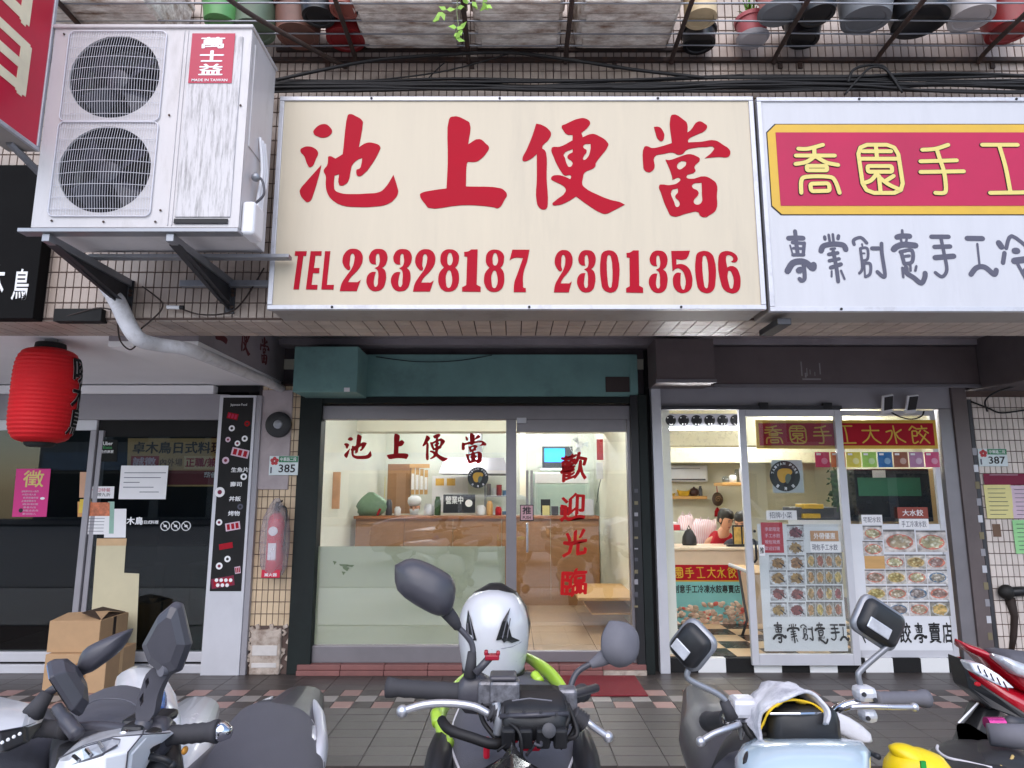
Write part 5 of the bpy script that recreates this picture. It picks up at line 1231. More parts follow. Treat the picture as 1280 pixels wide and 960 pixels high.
# menu photographs
def food_mat(name, bgc, dishc, foodc, kind):
    m = bpy.data.materials.new(name); m.use_nodes = True; nt = m.node_tree; N = nt.nodes; L = nt.links; b = N['Principled BSDF']; b.inputs['Roughness'].default_value = .4
    tc = N.new('ShaderNodeTexCoord'); mp = N.new('ShaderNodeVectorMath'); mp.operation = 'SUBTRACT'; mp.inputs[1].default_value = (.5, .5, .45); L.new(tc.outputs['Generated'], mp.inputs[0])
    sp = N.new('ShaderNodeSeparateXYZ'); L.new(mp.outputs[0], sp.inputs[0])
    def math_(op, a, b_=None):
        n = N.new('ShaderNodeMath'); n.operation = op
        for i, q in enumerate((a, b_)):
            if q is None: continue
            if isinstance(q, (int, float)): n.inputs[i].default_value = q
            else: L.new(q, n.inputs[i])
        return n.outputs[0]
    oi = N.new('ShaderNodeObjectInfo')
    r2 = math_('SQRT', math_('ADD', math_('POWER', sp.outputs[0], 2), math_('POWER', math_('MULTIPLY', sp.outputs[2], 1.25 if kind == 'dish' else 1.0), 2)))
    nz = N.new('ShaderNodeTexNoise'); nz.inputs['Scale'].default_value = 9; nz.noise_dimensions = '4D'; L.new(tc.outputs['Generated'], nz.inputs['Vector']); L.new(math_('MULTIPLY', oi.outputs['Random'], 50), nz.inputs['W'])
    rr = math_('ADD', r2, math_('MULTIPLY', math_('SUBTRACT', nz.outputs[0], .5), .42))
    vo = N.new('ShaderNodeTexVoronoi'); vo.voronoi_dimensions = '4D'; vo.inputs['Scale'].default_value = 7; L.new(tc.outputs['Generated'], vo.inputs['Vector']); L.new(math_('MULTIPLY', oi.outputs['Random'], 30), vo.inputs['W'])
    food = N.new('ShaderNodeMix'); food.data_type = 'RGBA'; food.inputs[6].default_value = (*lin(foodc[0]), 1); food.inputs[7].default_value = (*lin(foodc[1]), 1); L.new(math_('MULTIPLY', vo.outputs['Distance'], 1.6), food.inputs[0])
    hs_ = N.new('ShaderNodeHueSaturation'); L.new(food.outputs[2], hs_.inputs['Color']); L.new(math_('ADD', math_('MULTIPLY', oi.outputs['Random'], .12), .44), hs_.inputs['Hue']); L.new(math_('ADD', math_('MULTIPLY', oi.outputs['Random'], .6), .7), hs_.inputs['Value'])
    d1 = N.new('ShaderNodeMix'); d1.data_type = 'RGBA'; L.new(math_('LESS_THAN', math_('ADD', r2, math_('MULTIPLY', math_('SUBTRACT', nz.outputs[0], .5), .08)), .43), d1.inputs[0]); d1.inputs[6].default_value = (*lin(bgc), 1); d1.inputs[7].default_value = (*lin(dishc), 1)
    d2 = N.new('ShaderNodeMix'); d2.data_type = 'RGBA'; L.new(math_('LESS_THAN', rr, .36), d2.inputs[0]); L.new(d1.outputs[2], d2.inputs[6]); L.new(hs_.outputs[0], d2.inputs[7])
    cap = N.new('ShaderNodeMix'); cap.data_type = 'RGBA'; L.new(math_('GREATER_THAN', sp.outputs[2], .46), cap.inputs[0]); L.new(d2.outputs[2], cap.inputs[6]); cap.inputs[7].default_value = (*lin((120, 116, 116)), 1)
    n3 = N.new('ShaderNodeTexNoise'); n3.inputs['Scale'].default_value = 4; n3.inputs['Detail'].default_value = 8; n3.noise_dimensions = '4D'; L.new(tc.outputs['Generated'], n3.inputs['Vector']); L.new(math_('MULTIPLY', oi.outputs['Random'], 77), n3.inputs['W'])
    sh_ = N.new('ShaderNodeMix'); sh_.data_type = 'RGBA'; sh_.blend_type = 'MULTIPLY'; sh_.inputs[0].default_value = 1; L.new(cap.outputs[2], sh_.inputs[6]); L.new(math_('ADD', math_('MULTIPLY', n3.outputs[0], 2.6), -.4), sh_.inputs[7])
    L.new(sh_.outputs[2], b.inputs['Base Color']); return m
FM = {'spoon': food_mat('food_spice', (206, 206, 210), (206, 206, 210), ((96, 62, 48), (150, 96, 74)), 'spoon'),
      'bowl': food_mat('food_bowl', (150, 146, 136), (196, 196, 192), ((82, 104, 66), (190, 140, 100)), 'bowl'),
      'dump': food_mat('food_dumpling', (206, 198, 194), (206, 124, 104), ((246, 240, 228), (160, 140, 118)), 'dish'),
      'dumpb': food_mat('food_dumpling_blue', (212, 208, 206), (92, 122, 150), ((246, 242, 232), (150, 142, 128)), 'dish'),
      'dumpy': food_mat('food_dumpling_yellow', (206, 200, 190), (206, 176, 120), ((232, 210, 170), (140, 104, 72)), 'dish')}
def card(parent, fm, u0, v0, u1, v1, Y): return pxbox('menu_photo', fm, parent, u0, v0, u1, v1, Y, Y+.003, 0)
YD = S-.062
pxbox('menu_sheet', mat('menu_sheet', (226, 227, 232), .4, var=.03), slide, 951, 655, 1054, 814, YD+.003, YD+.005, 0)
pxbox('red_notice', mat('notice_red', (178, 34, 52), .4, var=.12), slide, 952, 653, 979, 691, YD-.004, YD-.002, 0)
for k in range(4): textpx('notice_text', ('季節限定', '手工水餃', '現包現煮', '歡迎訂購')[k], M['paper_lilac'], slide, 956, 659+k*8, 975, 664+k*8, YD-.0045, 0, .0005)
for (u, v) in ((984, 656), (984, 675), (962, 694), (985, 694), (962, 713), (985, 713), (963, 733), (986, 733), (963, 753), (986, 753)):
    card(slide, FM['spoon'], u, v, u+21, v+18, YD)
    a = U(u+16, v+12, YD-.0005); MB().obox(Matrix.Translation(a+Vector((0, -.0006, 0))) @ Matrix.Rotation(R(40), 4, 'Y'), .06, .001, .01).build('spoon', M['ink_black'], slide)
for r_ in range(4):
    for c_ in range(4):
        u = 1008.5+c_*11.3; v = 691+r_*20+(r_*.4); card(slide, FM['bowl'], u, v, u+10.6, v+18.5, YD)
pxbox('price_card', M['paper_white'], slide, 1013, 677, 1051, 690, YD-.003, YD-.001, 0); pxbox('price_card', mat('price_brown', (186, 140, 96), .5), slide, 1013, 663.5, 1048, 676.5, YD-.003, YD-.001, 0)
textpx('card_text', '現包手工水餃', M['ink_grey'], slide, 1015, 680, 1047, 688, YD-.0035, .01, .0005); textpx('card_text', '外帶優惠', M['paper_white'], slide, 1017, 666, 1044, 674, YD-.0035, .01, .0005)
pxbox('hand_card', M['paper_white'], slide, 958, 638, 996, 650, YD-.002, YD, 0); textpx('card_text', '招牌小菜', M['ink_grey'], slide, 962, 640, 990, 648, YD-.0025, .0, .0005)
pxbox('push_sign', M['paper_white'], slide, 949, 681, 956, 695, YD-.01, YD-.008, 0); textpx('push_text', '推', M['ink_black'], slide, 950, 684, 955, 692, YD-.0105, .02, .0005)
YP = S-.006
pxbox('menu_sheet', mat('menu_sheet', (226, 227, 232), .4, var=.03), fb, 1066, 655, 1183, 813, YP+.003, YP+.005, 0)
fx_r = [((1079, 657, 1103, 675), 'dump'), ((1079, 676, 1104, 695), 'dump'), ((1105, 662, 1144, 690), 'dump'), ((1146, 663, 1183, 690), 'dump')]
for r_, v in enumerate((693, 712, 732, 752)):
    for c_ in range(4):
        if r_ == 0 and c_ == 0: continue
        u = 1080+r_*1.6+c_*26; fx_r.append(((u, v, u+25, v+18), ('dumpb', 'dump', 'dumpy', 'dump')[(r_+c_) % 4] if r_ < 3 else ('dump', 'dumpb', 'dump', 'bowl')[c_]))
for b_, k in fx_r: card(fb, FM[k], *b_, YP)
pxbox('wooden_slats', M['wood_light'], fb, 1081, 695, 1106, 711, YP, YP+.003, 0)
pxbox('maroon_card', mat('price_maroon', (146, 62, 48), .5), fb, 1122, 634, 1160, 648, YP-.002, YP, 0); pxbox('white_card', M['paper_white'], fb, 1124, 648.5, 1161, 661, YP-.002, YP, 0); pxbox('white_card', M['paper_white'], fb, 1077, 643.5, 1103, 656, YP-.002, YP, 0)
textpx('card_text', '大水餃', M['ink_white'], fb, 1128, 637, 1154, 645, YP-.0025, .01, .0005); textpx('card_text', '手工冷凍水餃', M['ink_grey'], fb, 1127, 651, 1158, 659, YP-.0025, .0, .0005); textpx('card_text', '宅配水餃', M['ink_grey'], fb, 1079, 646, 1101, 653, YP-.0025, .0, .0005)
for ch, a, b_, c_, d_ in (('專', 966, 777, 982, 804), ('業', 984, 779, 999, 804), ('創', 1001, 780, 1016, 801), ('意', 1019, 777, 1034, 805), ('手', 1038, 780, 1049, 801)):
    clerk(slide, ch, *rect(a+.5, b_+1, c_-.5, d_-1, YD), YD-.003, M['ink_black'])
clerk(slide, '工', *rect(1050, 781, 1060, 800, YD), YD-.003, M['ink_black'])
for ch, a in (('冷', 1070), ('凍', 1086), ('水', 1106), ('餃', 1124), ('專', 1143), ('賣', 1161)):
    if ch in CLERK: clerk(fb, ch, *rect(a, 779, a+14, 803, YP), YP, M['ink_black'])
    else: textpx('character', ch, M['ink_black'], fb, a, 778, a+15, 804, YP, .02, .001)
textpx('character', '店', M['ink_black'], fb, 1178, 778, 1190, 804, YP, .02, .001)
pork_sticker(slide, 981, 595, 19, YD, '臺灣豬')
pxbox('sticker_card', mat('sticker_card', (196, 202, 206), .4), slide, 965, 575, 1004, 616, YD+.002, YD+.003, 0)
for k, (u, v) in enumerate(((1104, 496), (1134, 496))):
    t = thing('solar_lamp', ('left' if k == 0 else 'right')+' of two small black solar lamps tilted on the header', 'lamp', U(u+6, v+18, S-.07), 'small solar lamps')
    q = Matrix.Translation(U(u+5, v+9, S-.09)) @ Matrix.Rotation(R(35), 4, 'X') @ Matrix.Rotation(R(-12 if k == 0 else -6), 4, 'Y')
    MB().obox(q, .10, .025, .19).build('body', M['white_plastic'], t, bevel=.008)
    MB().obox(q @ Matrix.Translation((.005, -.014, .015)), .078, .006, .14).build('panel', M['black_plastic'], t, bevel=.002)
    MB().tube([q @ Vector((0, .02, -.07)), U(u+6, v+18, S-.03)], .012, 8).build('stalk', M['white_plastic'], t)
tube_obj('lamp_cable', [U(1112, 514, S-.04), U(1125, 521, S-.05), U(1140, 524, S-.05), U(1152, 520, S-.06), U(1155, 514, S-.04)], .007, M['cable_black'], None, 6, 5, 'black cable joining the small solar lamps', 'cable')
# right pillar: notices, pipe, wires
random.seed(2)
YQ = S-.032
def notice(u0, v0, u1, v1, m, label, lines=7, ink='ink_grey'):
    a, b, c, d = rect(u0, v0, u1, v1, YQ); t = thing('paper_notice', label, 'notice', ((a+b)/2, YQ, c), 'paper notices on the right pillar')
    n = 5; rows = []
    for j in range(n+1):
        rows.append([Vector((a+(b-a)*i/n, YQ-.004-.006*random.random()*(i in (0, n) or j in (0, n)), c+(d-c)*j/n)) for i in range(n+1)])
    mb = MB()
    vs = [p for r_ in rows for p in r_]; fs = [(j*(n+1)+i, j*(n+1)+i+1, (j+1)*(n+1)+i+1, (j+1)*(n+1)+i) for j in range(n) for i in range(n)]
    mb.add(vs, fs); o = mb.build('sheet', m, t); sm = o.modifiers.new('thickness', 'SOLIDIFY'); sm.thickness = .0006
    for k in range(lines):
        z = d-(d-c)*(.12+.76*k/max(lines-1, 1)); bx('text_line', M[ink], t, a+.12*(b-a), b-(.12+.2*random.random())*(b-a), YQ-.0125, YQ-.0115, z-.002, z+.002, 0)
notice(1229, 592, 1290, 606, M['paper_maroon'], 'maroon strip at the top of the paper notices on the right pillar', 1, 'paper_lilac')
notice(1231, 606, 1265, 648, M['paper_yellow'], 'yellow paper notice on the right pillar')
notice(1264, 607, 1300, 648, M['paper_lilac'], 'lilac paper notice beside the yellow one')
notice(1267, 650, 1302, 692, M['paper_green'], 'green paper notice at the edge below the lilac one')
tag(pxbox('glue_patch', mat('patch_rust', (116, 92, 76), .9, var=.3), None, 1241, 655, 1251, 671, S-.028, S-.026, 0), 'brown glue patch on the right pillar tiles below the notices', 'patch')
pp = thing('black_pipe', 'black bent pipe stub with tar dripping down the right pillar', 'pipe', U(1258, 740, S-.06))
MB().tube([U(1300, 739, S-.07), U(1275, 739, S-.07), U(1260, 740, S-.07)], .042, 14).build('pipe', M['black_plastic'], pp, smooth=True)
MB().ellipsoid(U(1258, 740, S-.07), .07, .05, .065).build('joint', mat('tar', (24, 20, 18), .6), pp, smooth=True)
MB().tube([U(1262, 748, S-.035), U(1268, 770, S-.034), U(1267, 795, S-.034), U(1264, 815, S-.034)], [.045, .03, .028, .02], 10).build('tar_run', mat('tar_brown', (44, 30, 24), .7), pp, smooth=True)
for k, (pts, lab) in enumerate((([U(1214, 502, S-.05), U(1235, 510, S-.05), U(1252, 516, S-.05), U(1285, 512, S-.05)], 'dark wire drooping below the right cross beam'),
                            ([U(1234, 514, S-.1), U(1232, 500, S-.2), U(1250, 488, S-.25), U(1290, 478, S-.3)], 'dark wire curling up to the right cross beam'))):
    tube_obj('wire', pts, .008, M['cable_black'], None, 6, 6, lab, 'wire')

# ---- inside the dumpling shop
JX0, JX1, JYB, JZ = xo(829)+.02, 4.7, 10.4, 2.62
fl2 = bx('shop_floor', M['grout'], None, JX0, JX1, S+.055, JYB, -.01, zr-.012, 0); tag(fl2, kind='structure')
cw = mat('checker_cream', (214, 184, 146), .3, var=.08, rnd=.05); cb = mat('checker_black', (24, 22, 24), .25, var=.1)
cm = []
for m_ in (cw, cb):
    me = MB().box(-.149, .149, -.149, .149, -.012, 0).mesh('checker_tile'); me.materials.append(m_); cm.append(me)
for i in range(10):
    for k in range(6):
        o = bpy.data.objects.new('checker_tile', cm[(i+k) % 2]); COL.objects.link(o); o.parent = fl2; o.location = (JX0+.16+i*.3, S+.21+k*.3, zr)
for a in ((JX0-.05, JX0, S+.06, JYB, 0, JZ+.2), (JX1, JX1+.1, S+.06, JYB, 0, JZ+.2), (JX0, JX1, JYB, JYB+.1, 0, JZ+.2)):
    tag(bx('shop_wall', M['wall_cream'], None, *a, 0), kind='structure')
tag(bx('shop_ceiling', M['wall_cream'], None, JX0, JX1, S+.065, JYB, JZ, JZ+.1, 0), kind='structure')
dots = mat('dotted_board', (232, 226, 196), .8, var=.03, scale=40, dirt=.55, dirtc=(150, 140, 110))
tag(bx('ceiling_beam', dots, None, JX0, JX1, 7.6, 7.9, U(880, 557, 7.6).z, JZ-.001, 0), kind='structure')
tag(bx('ceiling_beam', dots, None, JX0, JX1, 9.4, 9.7, U(880, 578, 9.4).z, JZ-.001, 0), kind='structure')
tube_lamp(JX0+.3, 8.6, U(840, 566, 8.6).z+.02, .7, 'lit tube lamp under the ceiling of the dumpling shop')
tube_lamp(3.5, 7.3, JZ-.06, 1.2, 'tube lamp above the menu window of the dumpling shop')
tube_lamp(3.3, 9.0, JZ-.06, 1.2, 'tube lamp at the back of the dumpling shop')
# strip of six round spots
x0, x1, z0, z1 = rect(826, 517, 929, 537, S+.12)
sl = thing('spot_strip', 'strip of six round black spots with a lit bar above the open doorway', 'lamp', ((x0+x1)/2, S+.12, z0))
bx('housing', M['alu_light'], sl, x0+.03, x1, S+.13, S+.2, z0+.02, z1, .004)
bx('light_bar', M['tube_light'], sl, x0+.08, x1-.02, S+.125, S+.15, z0, z0+.016, .002)
for k in range(6):
    c = Vector((x0+.095+k*(x1-x0-.14)/5.2, S+.128, (z0+z1)/2+.012)); r = .052
    MB().lathe(c, [(r, 0), (r*.96, .012), (r*.5, .02), (.01, .022)], (0, -1, 0), 24).build('spot', M['black_plastic'], sl, smooth='auto')
    for a in (40, 140, 250, 290): MB().lathe(c+Vector((r*.72*math.cos(R(a)), -.017, r*.72*math.sin(R(a)))), [(.007, 0), (.005, .003)], (0, -1, 0), 8).build('lens', M['white_paint'], sl)  # small white discs set on each spot as painted glints
# counter with printed banner
YK = 7.73; zk = U(880, 684, YK).z; zk0 = zr
kc = thing('dumpling_counter', 'cream serving counter with a printed dumpling banner on its front', 'counter', (U(880, 700, YK).x, YK, zr))
xk0, xk1 = JX0+.01, U(990, 740, YK).x
bx('body', mat('counter_cream', (222, 198, 172), .5, var=.05), kc, xk0, xk1, YK, YK+.5, zk0, zk-.03, .004)
bx('counter_top', mat('counter_top', (232, 214, 190), .3, var=.04), kc, xk0, xk1+.03, YK-.03, YK+.55, zk-.03, zk, .006)
xb0, xb1 = xk0+.02, U(927, 740, YK).x
zb = lambda v: U(880, v, YK-.006).z
bx('banner_red', M['banner_red'], kc, xb0, xb1, YK-.006, YK-.001, zb(726), zb(706), 0)
bx('banner_edge', M['gold'], kc, xb0, xb1, YK-.008, YK-.0065, zb(727), zb(725.3), 0)
tealm = mat('banner_teal', (126, 190, 190), .5, var=.12, scale=2)
bx('banner_field', tealm, kc, xb0, xb1, YK-.006, YK-.001, zb(784), zb(726)-.001, 0)
for ch, u0 in zip('喬園手工大水餃', (830, 843.5, 857, 871, 884.5, 897, 910)):
    a, b, c, d = rect(u0, 709.5, u0+10, 722, YK-.008); seal(kc, ch, a, b, c, d, YK-.008, M['gold'], .0055)
textpx('banner_text', '業創意手工冷凍水餃專賣店', M['ink_black'], kc, 834, 731, 925, 741.5, YK-.0065, .025, .001)
rr = random.Random(8)
dm = [mat('dumpling_%d' % i, c_, .45, var=.2, scale=30) for i, c_ in enumerate(((216, 190, 168), (196, 160, 140), (170, 150, 130), (206, 96, 84)))]
for k in range(150):
    u = rr.uniform(832, 932); v = 784-32*(1-.35*max(0, (900-u)/70))*rr.random()**1.4; c = U(u, v, YK-.012)
    s = rr.uniform(.024, .042)
    MB().ellipsoid(c, s, .006, s*.62, 8, 5, Matrix.Rotation(rr.uniform(-.8, .8), 3, 'Y')).build('printed_dumpling', dm[3 if k % 14 == 0 else k % 3], kc, smooth=True)
# things along the back wall
def ppx(name, label, cat, parts):
    t = None
    for nm, m, u0, v0, u1, v1, Y0, d, bev in parts:
        if t is None: x0, x1, z0, z1 = rect(u0, v0, u1, v1, Y0); t = thing(name, label, cat, ((x0+x1)/2, Y0, z0))
        pxbox(nm, m, t, u0, v0, u1, v1, Y0, Y0+d, bev)
    return t
ppx('wall_air_conditioner', 'white indoor air conditioner high on the back wall of the dumpling shop', 'air conditioner', [('casing', M['white_plastic'], 826, 581, 885, 602, 10.15, .24, .02), ('vent', M['grey_plastic'], 829, 598.5, 882, 600.5, 10.145, .01, .002), ('top_line', M['alu_grey'], 829, 585, 875, 586, 10.145, .01, .001)])
ppx('wall_shelf', 'long cream shelf with golden ingots on the back wall', 'shelf', [('board', M['wood_light'], 826, 620, 884, 624, 10.1, .29, .004)])
zsh = U(850, 620, 10.15).z
for u, s_, m_, lab in ((855, .075, 'gold', 'larger golden ingot ornament on the back shelf'), (840, .04, 'gold', 'smaller golden ingot ornament on the back shelf')):
    x = U(u, 615, 10.2).x; MB_ = MB(); rings = []
    for q in range(7):
        h = q/6; rings.append([Vector((x+s_*(1+.5*h)*math.cos(6.283*j/18), 10.22+s_*.55*(1+.3*h)*math.sin(6.283*j/18), zsh+s_*(.9*h+.5*h*abs(math.cos(6.283*j/18))**3))) for j in range(18)])
    o = MB_.loft(rings).build('gold_ingot', M['gold'], None, smooth=True); tag(o, lab, 'ornament', 'golden ingots')
x = U(868, 615, 10.2).x; o = MB().lathe((x, 10.22, zsh), [(.04, 0), (.075, .03), (.08, .07), (.05, .11), (.02, .12), (.012, .14)], n=20).build('clay_teapot', mat('clay', (62, 36, 34), .35), None, smooth=True); tag(o, 'dark brown clay pot beside the golden ingots', 'pot')
x = U(876, 615, 10.2).x; o = MB().lathe((x, 10.22, zsh), [(.03, 0), (.03, .1), (.02, .12), (.02, .15)], n=14).build('small_bottle', M['grey_plastic'], None, smooth='auto'); tag(o, 'small grey bottle next to the clay pot', 'bottle')
hg = thing('hanging_charm', 'dark brown round charm with red tassel on the back wall', 'wall hanging', U(897, 640, 10.2))
c = U(897, 624, 10.25); MB().ellipsoid(c, .085, .03, .105).build('disc', mat('charm', (72, 50, 36), .5, var=.3, scale=20), hg, smooth=True)
MB().tube([c+Vector((.05*math.cos(a*.7)*(1-a/16), -.031, .05*math.sin(a*.7)*(1-a/16))) for a in range(15)], .006, 5).build('spiral', mat('charm_line', (150, 116, 80), .5), hg)
MB().tube([c+Vector((0, 0, .1)), c+Vector((0, .02, .24))], .006, 6).build('cord', M['ink_red'], hg); MB().lathe(c+Vector((-.01, 0, -.26)), [(.05, 0), (.045, .08), (.01, .14)], n=12).build('tassel', M['ink_red'], hg, smooth=True)
ppx('corner_shelf', 'small corner shelf with jars and bowls on the right', 'shelf', [('board', M['wood_light'], 903, 603, 934, 607, 9.2, .4, .004)])
zs2 = U(918, 603, 9.3).z
for k, u in enumerate((907, 911, 916, 923, 928, 932)):
    x = U(u, 600, 9.3).x; r_ = (.05, .045, .05, .035, .04, .04)[k]; h_ = (.08, .05, .1, .18, .2, .16)[k]
    o = MB().lathe((x, 9.3+.04*(k % 2), zs2), [(r_*.8, 0), (r_, .01), (r_, h_*.8), (r_*.7, h_)], n=16).build('jar', (M['glass_dark'], M['alu_light'], M['white_plastic'])[k % 3], None, smooth='auto')
    tag(o, ('leftmost squat jar', 'low metal bowl', 'white round pot', 'tall clear jar', 'tallest metal tin', 'white jar nearest the door edge')[k]+' on the corner shelf', 'jar', 'jars on the corner shelf')
# counter clutter: red box, striped bags, black bag, frame
ppx('red_box', 'red box on the back counter left of the striped bags', 'box', [('box', mat('box_red', (176, 30, 46), .5), 831, 656, 850, 663, 9.0, .3, .004), ('lid', M['paper_white'], 833, 653, 848, 656, 9.02, .25, .004)])
tag(pxbox('back_counter', mat('back_counter', (214, 220, 208), .5), None, 826, 664, 905, 690, 8.9, 9.6, .004), 'pale green back counter behind the man', 'counter')
stripe = mat('stripe_bag', (232, 214, 220), .45, var=.08)
nt_ = stripe.node_tree; wv = nt_.nodes.new('ShaderNodeTexWave'); wv.inputs['Scale'].default_value = 14; wv.inputs['Distortion'].default_value = 2.5; wv.bands_direction = 'X'
tcn = nt_.nodes.new('ShaderNodeTexCoord'); nt_.links.new(tcn.outputs['Object'], wv.inputs['Vector'])
rp = nt_.nodes.new('ShaderNodeValToRGB'); rp.color_ramp.elements[0].position = .18; rp.color_ramp.elements[1].position = .28
rp.color_ramp.elements[0].color = (.66, .36, .42, 1); rp.color_ramp.elements[1].color = (.78, .66, .7, 1)
nt_.links.new(wv.outputs['Color'], rp.inputs[0]); nt_.links.new(rp.outputs[0], nt_.nodes['Principled BSDF'].inputs['Base Color'])
for k, (u0, v0, u1, v1, Y) in enumerate(((850, 645, 870, 663, 9.0), (868, 652, 900, 684, 8.55))):
    a, b, c, d = rect(u0, v0, u1, v1, Y); rr = random.Random(k); rings = []
    for q in range(7):
        h = q/6; w = (1, 1.06, 1.05, 1.02, .95, .9, .8)[q]
        rings.append([Vector(((a+b)/2+(b-a)/2*w*(1+.16*rr.uniform(-1, 1))*math.cos(6.283*j/16), Y+.1+.1*w*(1+.1*rr.uniform(-1, 1))*math.sin(6.283*j/16), c+(d-c)*h*(1+.12*rr.uniform(-1, 1)*(q > 3)))) for j in range(16)])
    t = thing('striped_bag', ('small' if k == 0 else 'large')+' pink and white striped plastic bag on the back counter', 'bag', ((a+b)/2, Y, c), 'striped bags')
    MB().loft(rings).build('bag', stripe, t, smooth=True)
    for s_ in (-1, 1): MB().tube([((a+b)/2+s_*.06, Y+.08, d-.03), ((a+b)/2+s_*.05, Y+.08, d+.05), ((a+b)/2+s_*.01, Y+.08, d-.02)], .008, 6).build('handle', stripe, t, smooth=True)
c = U(862, 684, YK+.3); t = thing('black_bag', 'black bag standing on the counter left of the man', 'bag', c)
MB().loft([[c+Vector((w*.09*math.cos(6.283*j/12), .05*w*math.sin(6.283*j/12), h)) for j in range(12)] for w, h in ((.8, 0), (1, .05), (.9, .12), (.5, .19), (.2, .21))]).build('body', M['black_plastic'], t, smooth=True)
MB().tube([c+Vector((-.03, 0, .18)), c+Vector((0, 0, .25)), c+Vector((.03, 0, .18))], .008, 6).build('strap', M['black_plastic'], t)
pf = thing('photo_frame', 'black framed stand with a warm picture at the right of the counter', 'stand', (U(925, 684, YK+.1).x, YK+.1, zk))
pxbox('picture', mat('frame_picture', (206, 170, 90), .4, var=.4, scale=16), pf, 917.5, 659, 934, 680, YK+.1, YK+.11, 0)
for u in (916, 927, 935): pxbox('bar', M['black_plastic'], pf, u, 657, u+1.6, 684, YK+.085, YK+.1, .001)
pxbox('bar', M['black_plastic'], pf, 916, 656.5, 936, 658.5, YK+.08, YK+.1, .001); pxbox('bar', M['black_plastic'], pf, 910, 680.5, 932, 684, YK+.06, YK+.12, .001)
# leaning table leg seen through the door, dark screen behind the right panel
ft = thing('folding_table', 'folding table standing on edge beside the counter', 'table', (U(930, 790, 7.2).x, 7.2, zr))
MB().tube([U(912, 706, 7.3), U(938, 716, 7.0)], .02, 8).build('edge', M['alu_light'], ft); MB().tube([U(923, 712, 7.15), U(934, 775, 7.1), U(927, 797, 7.1)], .014, 8).build('leg', M['steel_dark'], ft, smooth=True)
MB().poly([U(911, 706, 7.32), U(940, 716, 7.0), U(1010, 716, 7.0), U(990, 706, 7.32)], (0, 0, -.02)).build('top', M['wood_light'], ft)
dk = ppx('dark_cabinet', 'large dark glazed cabinet behind the right-hand window', 'cabinet', [('body', mat('cabinet_black', (22, 22, 24), .25), 1070, 586, 1164, 652, S+.5, .5, .006), ('green_panel', mat('cabinet_green', (44, 110, 80), .4, var=.1), 1073, 597, 1151, 620, S+.49, .01, 0), ('white_shape', M['paper_white'], 1091, 588, 1107, 597, S+.485, .01, .002)])
ppx('pale_screen', 'pale wooden board behind the right-hand window', 'board', [('board', mat('pale_board', (222, 190, 140), .6, var=.06), 1066, 586, 1192, 800, S+1.05, .03, 0)])
pl = thing('potted_plant', 'dark green plant behind the sliding door', 'plant', U(1046, 650, S+.6))
mb = MB(); rr = random.Random(12)
for k in range(160):
    p = U(1046+rr.gauss(0, 5), rr.uniform(585, 632), S+.6+rr.uniform(-.08, .08)); d = Vector((rr.uniform(-1, 1), rr.uniform(-1, 1), rr.uniform(-1, .6))).normalized(); w = d.cross(Vector((.2, .9, .3))).normalized()*.012
    mb.add([p, p+d*.02+w, p+d*.05, p+d*.02-w], [(0, 1, 2, 3)])
mb.build('leaves', M['leaf_dark'], pl); MB().tube([U(1046, 585, S+.6), U(1047, 640, S+.6)], .008, 6).build('stem', M['leaf_dark'], pl)
ppx('yellow_machine', 'yellow and black machine on a table behind the sliding door', 'machine', [('base', M['grey_plastic'], 993, 634, 1050, 650, S+.7, .3, .01), ('yellow_top', M['gold'], 1004, 630, 1030, 636, S+.66, .2, .008), ('yellow_leg', M['gold'], 1004, 642, 1026, 648, S+.66, .1, .006), ('front', M['paper_white'], 988, 650, 1055, 690, S+.69, .03, 0)])
# ================================================================== restaurant on the left
fl_ = thing('storefront', 'grey aluminium shop front of the dark restaurant on the left', 'shop front', (U(130, 800, S).x, S, 0))
zl = lambda v: U(130, v, S).z
xl = lambda u: U(u, 660, S).x
XL0, XL1 = -5.2, XA+.05
x_jamb = U(275, 660, S).x
bx('ceiling_trim', M['plaster_white'], fl_, XL0, XA+.02, S-.05, S+.05, zl(493), zl(482.5), .006)
bx('header', M['alu_grey'], fl_, XL0, x_jamb, S-.02, S+.06, zl(525), zl(493)-.001, .004)
bx('transom', M['alu_light'], fl_, XL0, U(122, 530, S).x, S-.01, S+.04, zl(538), zl(525)-.001, .004)
bx('dark_band', M['black_gap'], fl_, U(122, 530, S).x+.002, x_jamb, S+.02, S+.05, zl(546), zl(525)-.001, 0)
bx('sill', M['alu_light'], fl_, XL0, x_jamb, S-.04, S+.06, zl(826), zl(814), .004)
bx('kick_plate', M['alu_light'], fl_, XL0, x_jamb, S-.05, S+.06, zl(840), zl(829), .004)
bx('sill_gap', M['black_gap'], fl_, XL0, x_jamb, S-.02, S+.05, zl(829)+.001, zl(826)-.001, 0)
xd = U(108, 660, S).x
bx('stile', M['alu_grey'], fl_, xd-.035, xd+.02, S-.03, S+.05, zl(814)+.001, zl(538)-.001, .004)
bx('stile', M['alu_grey'], fl_, xd+.03, xd+.075, S-.01, S+.05, zl(814)+.001, zl(538)-.001, .004)
bx('pane', M['glass_dark'], fl_, XL0, xd-.036, S-.004, S+.004, zl(814)+.001, zl(538)-.001, 0)
bx('pane', M['glass_dark'], fl_, xd+.077, x_jamb-.002, S-.004, S+.004, zl(814)+.001, zl(546)-.001, 0)
